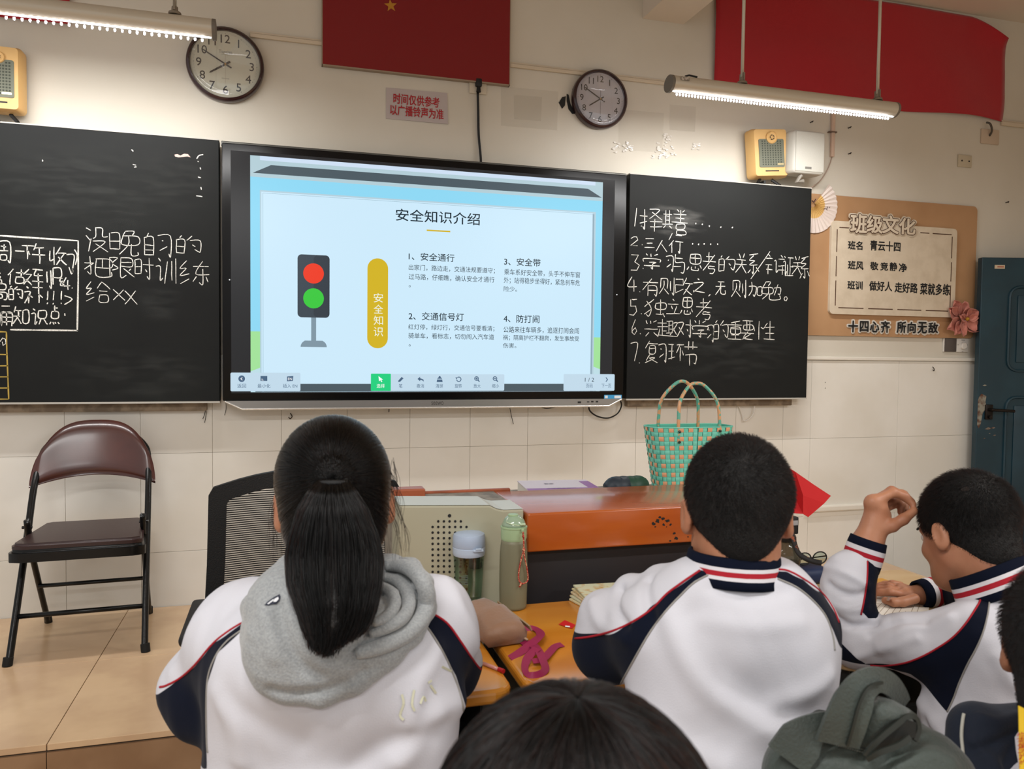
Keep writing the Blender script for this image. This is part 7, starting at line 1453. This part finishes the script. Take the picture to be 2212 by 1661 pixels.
for i in range(9000):
    ph = rng.uniform(0, 6.283); s0 = rng.uniform(.02, 1.9)**1; s1 = s0+rng.uniform(.5, 1.0); e1 = np.cross(wd, [0, 0, 1.0]+HR[:, 1]*.3); e1 /= np.linalg.norm(e1); e2 = np.cross(wd, e1); pts = []; lf = rng.uniform(.001, .006); tw = rng.normal(0, .10); cl = .06*math.sin(ph*9)
    for k in range(9):
        th = s0+(s1-s0)*k/8; p2 = ph+tw*k/8+cl*k/8; d = wd*math.cos(th)+(e1*math.cos(p2)+e2*math.sin(p2))*math.sin(th)
        if d[2] < -.75: break
        h_ = bvc.ray_cast(Vector(Cc+d*.35), Vector(-d)); p = np.array(h_[0]) if h_[0] is not None else Cc+d*.1; pts.append(p+d*lf*(.4+.6*math.sin(k/8*3.14)))
    if len(pts) == 9: S.append(pts)
strands('hair_strands', S, .00042, hair_mat('hair_brown_black', .97, .45, .35), fg, .0002)
# ---- pupil at the right edge
HC = P_(2332, 1420, .97); HR = Rot(56, 8, 0)
re_, pl = simple_pupil(HC, HR, .98, 'pupil cut off by the right edge, dark cropped back of head and yellow lanyard', yaw=92); stool(pl[0], pl[1], 'wooden school stool under the pupil at the right edge')
crop_hair(re_, HC, HR, .98, 16000, .010, (.0, -.075, .085), nape=(0, -.055, .058, .060), off=.008)
b = MB(); P = smoothpath([P_(2211, 1530, .90), P_(2213, 1580, .885), P_(2214, 1640, .875), P_(2218, 1720, .87)], 4); b.ribbon([tuple(v) for v in P], .014, .001, (-.2, -1, .1)); ly = b.build('lanyard', mat('lanyard_yellow', '#d6b21e', .6), re_)
b = MB()
for k in range(5):
    p = P_(2207+k*1.2, 1592+k*15, .878-.001*k); text_on(b, '福'[:1] if k % 2 else '学', [p+[-.007, 0, -.005], p+[.007, 0, -.005], p+[.007, 0, .006], p+[-.007, 0, .006]])
b.build('lanyard_print', mat('lanyard_red', '#b3261c', .6), ly)
# ================================================================ backpack on a stool, draped jacket over a chair back
m_bp = mat('pack_grey_green', '#363d39', .6, sheen=.1, mix='#3d4641', mscale=9, bump=.35, bscale=260); m_bpd = mat('pack_dark', '#141715', .7); m_bin = mat('pack_binding', '#20241f', .6)
bc = P_(1880, 1700, .93); bp = root('backpack', 'grey-green backpack with top handle and open zip behind the cropped-hair boy', 'backpack', (bc[0], bc[1], .50))
pk = [ell(P_(1790, 1660, .95), (.085, .055, .055), None, .03), ell(P_(1900, 1680, .94), (.10, .06, .065), None, .03), ell(P_(1990, 1690, .93), (.07, .05, .050), None, .03), ell(P_(1880, 1610, .98), (.070, .035, .045), None, .03), cone([bc[0], bc[1], .60], [bc[0], bc[1], .70], .10, .12, .05), ell([bc[0], bc[1], .56], (.15, .085, .06), None, .04)]
V, F = surf(pk, .005); V = relax(V, F, 2); N = vnormals(V, F); bv = bvh_of(V, F); V = V+N*(.004*nz3(V, 32, 33)+.0016*nz3(V, 80, 34))[:, None]
V = ridges(V, N, bv, [([(1700, 1620), (1780, 1640), (1860, 1661)], .005, .012), ([(1850, 1600), (1870, 1640), (1880, 1661)], -.006, .008), ([(1900, 1661), (1950, 1620), (2000, 1600)], -.006, .010), ([(1940, 1650), (2000, 1630), (2050, 1650)], .006, .010)], .9)
V[:, 2] = np.maximum(V[:, 2], .502); mkmesh('body', V, F, m_bp, bp); bv = bvh_of(V, F)
def strapq(nm, pts, wd, th, mt, nrm, par=bp): b = MB(); P = smoothpath([P_(*p) for p in pts], 6); w_ = list(np.interp(np.linspace(0, 1, len(P)), np.linspace(0, 1, len(wd)), wd)) if hasattr(wd, '__len__') else wd; b.ribbon([tuple(v) for v in P], w_, th, nrm); return b.build(nm, mt, par, auto=50)
strapq('top_handle', [(1808, 1606, .89), (1824, 1565, .885), (1842, 1520, .885), (1864, 1484, .89), (1894, 1468, .905), (1922, 1478, .925), (1940, 1500, .945), (1950, 1522, .96)], [.052, .050, .046, .036, .028, .026, .024, .022], .006, m_bp, (-.15, -1, .25))
strapq('handle_edge', [(1830, 1610, .885), (1842, 1570, .88), (1856, 1520, .88), (1876, 1485, .885), (1905, 1474, .90)], .003, .004, m_bin, (-.3, -1, .2)); 
fp = [(1848, 1622), (1856, 1560), (1872, 1518), (1898, 1503), (1930, 1512), (1962, 1530), (1984, 1546), (1950, 1556), (1915, 1580), (1885, 1606), (1866, 1630)]
b = MB(); Pf = [P_(a, c, .915) for a, c in fp]; m0 = P_(1900, 1555, .893); n = len(Pf); Pm = [(p+m0)/2+(m0-P_(1900, 1555, .905))*.9 for p in Pf]; b.add(Pf+Pm+[m0], [(i, (i+1) % n, n+(i+1) % n, n+i) for i in range(n)]+[(n+i, n+(i+1) % n, 2*n) for i in range(n)]); o = b.build('front_panel', m_bp, bp, smooth=True); o.modifiers.new('s', 'SOLIDIFY').thickness = .004
strapq('side_flap', [(1960, 1540, .96), (1975, 1570, .94), (1982, 1600, .93)], [.03, .05, .05], .005, m_bp, (.4, -1, .3))
strapq('zip', [(1868, 1632, .885), (1895, 1600, .885), (1930, 1570, .89), (1960, 1548, .895), (1978, 1552, .90), (1984, 1575, .90), (1976, 1600, .895)], .006, .004, m_bin, (0, -1, .4)); strapq('zip', [(1872, 1640, .885), (1900, 1625, .88), (1940, 1610, .88), (1965, 1592, .885)], .006, .004, m_bin, (0, -1, .4))
b = MB(); P = [P_(a, c, .892) for a, c in ((1870, 1638), (1895, 1606), (1930, 1576), (1960, 1554), (1978, 1560), (1976, 1590), (1940, 1606), (1900, 1622))]; b.add(P, [tuple(range(8))]); o = b.build('open_pocket', m_bpd, bp); o.modifiers.new('s', 'SOLIDIFY').thickness = .002
strapq('side_strap', [(1700, 1640, .90), (1730, 1600, .90), (1762, 1570, .905), (1800, 1556, .91)], [.05, .05, .03, .02], .006, m_bp, (-.3, -1, .3)); strapq('shoulder_strap', [(1752, 1580, .96), (1762, 1562, .965), (1776, 1552, .97), (1790, 1560, .975)], .02, .008, m_bin, (0, -1, .3))
b = MB()
for y_, n_ in ((1586, 26), (1592, 26)):
    for k in range(n_): a = hit(bv, 1742+k*5.0, y_+k*1.35, .9); a = a+(CAM-a)/np.linalg.norm(CAM-a)*.0015; b.box(a[0]-.0009, a[1]-.0004, a[2]-.0004, a[0]+.0009, a[1]+.0004, a[2]+.0004)
o = b.build('stitching', mat('stitch_pale', '#7d8078', .8), bp); o['kind'] = 'stuff'
stool(bc[0], bc[1], 'wooden school stool carrying the backpack', .50)
# chair with a navy jacket draped over its back
cx_, cy_ = 1.24, -2.975; ch = root('school_chair', 'school chair of the writing boy, its back under the navy jacket', 'chair', (cx_, cy_+.1, 0))
for sx in (-1, 1):
    b = MB(); b.tube([(cx_+sx*.17, cy_, 0), (cx_+sx*.17, cy_, .80)], .011, 8); b.build('rear_leg', m_leg, ch); b = MB(); b.tube([(cx_+sx*.17, cy_+.33, 0), (cx_+sx*.17, cy_+.33, .42)], .011, 8); b.build('front_leg', m_leg, ch)
b = MB(); b.box(cx_-.18, cy_+.02, .415, cx_+.18, cy_+.35, .435, bev=.005); b.build('seat', m_dt, ch); b = MB(); b.box(cx_-.18, cy_-.012, .68, cx_+.18, cy_+.012, .81, bev=.005); b.build('backrest', m_dt, ch)
m_dn = mat('jacket_navy_cloth', '#0e1726', .9, sheen=.05, bump=.15, bscale=300)
dj = [cone(P_(2095, 1575, 1.08), P_(2110, 1700, 1.05), .030, .040, .02), cone(P_(2110, 1565, 1.09), P_(2190, 1580, 1.10), .026, .030, .02), cone(P_(2130, 1600, 1.07), P_(2240, 1600, 1.08), .036, .040, .03), cone(P_(2240, 1600, 1.08), P_(2500, 1620, 1.12), .040, .040, .03), cone(P_(2120, 1700, 1.05), P_(2300, 1700, 1.06), .045, .045, .03), cone(P_(2140, 1800, 1.04), P_(2450, 1800, 1.08), .04, .04, .03), cone(P_(2300, 1700, 1.06), P_(2480, 1720, 1.1), .045, .04, .03)]
V, F = surf(dj, .005); V = relax(V, F, 2); N = vnormals(V, F); bv = bvh_of(V, F); V = V+N*(.003*nz3(V, 45, 43))[:, None]
V = ridges(V, N, bv, [([(2105, 1620), (2150, 1605), (2200, 1580)], -.008, .006), ([(2100, 1600), (2140, 1640), (2160, 1661)], .006, .009), ([(2120, 1550), (2160, 1560), (2200, 1545)], .005, .008), ([(2170, 1661), (2185, 1620), (2205, 1600)], -.006, .007)], 1.0)
cc_ = P_(2150, 1640, 1.05); dr = mkmesh('draped_jacket', V, F, m_dn, loc=(cx_, cy_, .81)); tag(dr, 'navy school jacket with pale piping draped at the lower right', 'jacket'); bv = bvh_of(V, F)
b = MB(); P = [hit(bv, a, c, 1.03) for a, c in ((2082, 1542), (2079, 1560), (2077, 1590), (2080, 1625), (2081, 1661), (2080, 1700))]; P = [p+(CAM-p)/np.linalg.norm(CAM-p)*.002 for p in P]; b.tube(smoothpath(P, 4), .0024, 6); b.build('piping', mat('piping_pale', '#a8a79d', .7), dr, smooth=True)
decal(bv, dr, 'white_panel', [[(2212, 1568), (2200, 1580), (2192, 1592), (2194, 1620), (2202, 1661), (2240, 1661), (2240, 1580)]], m_rw, .003)
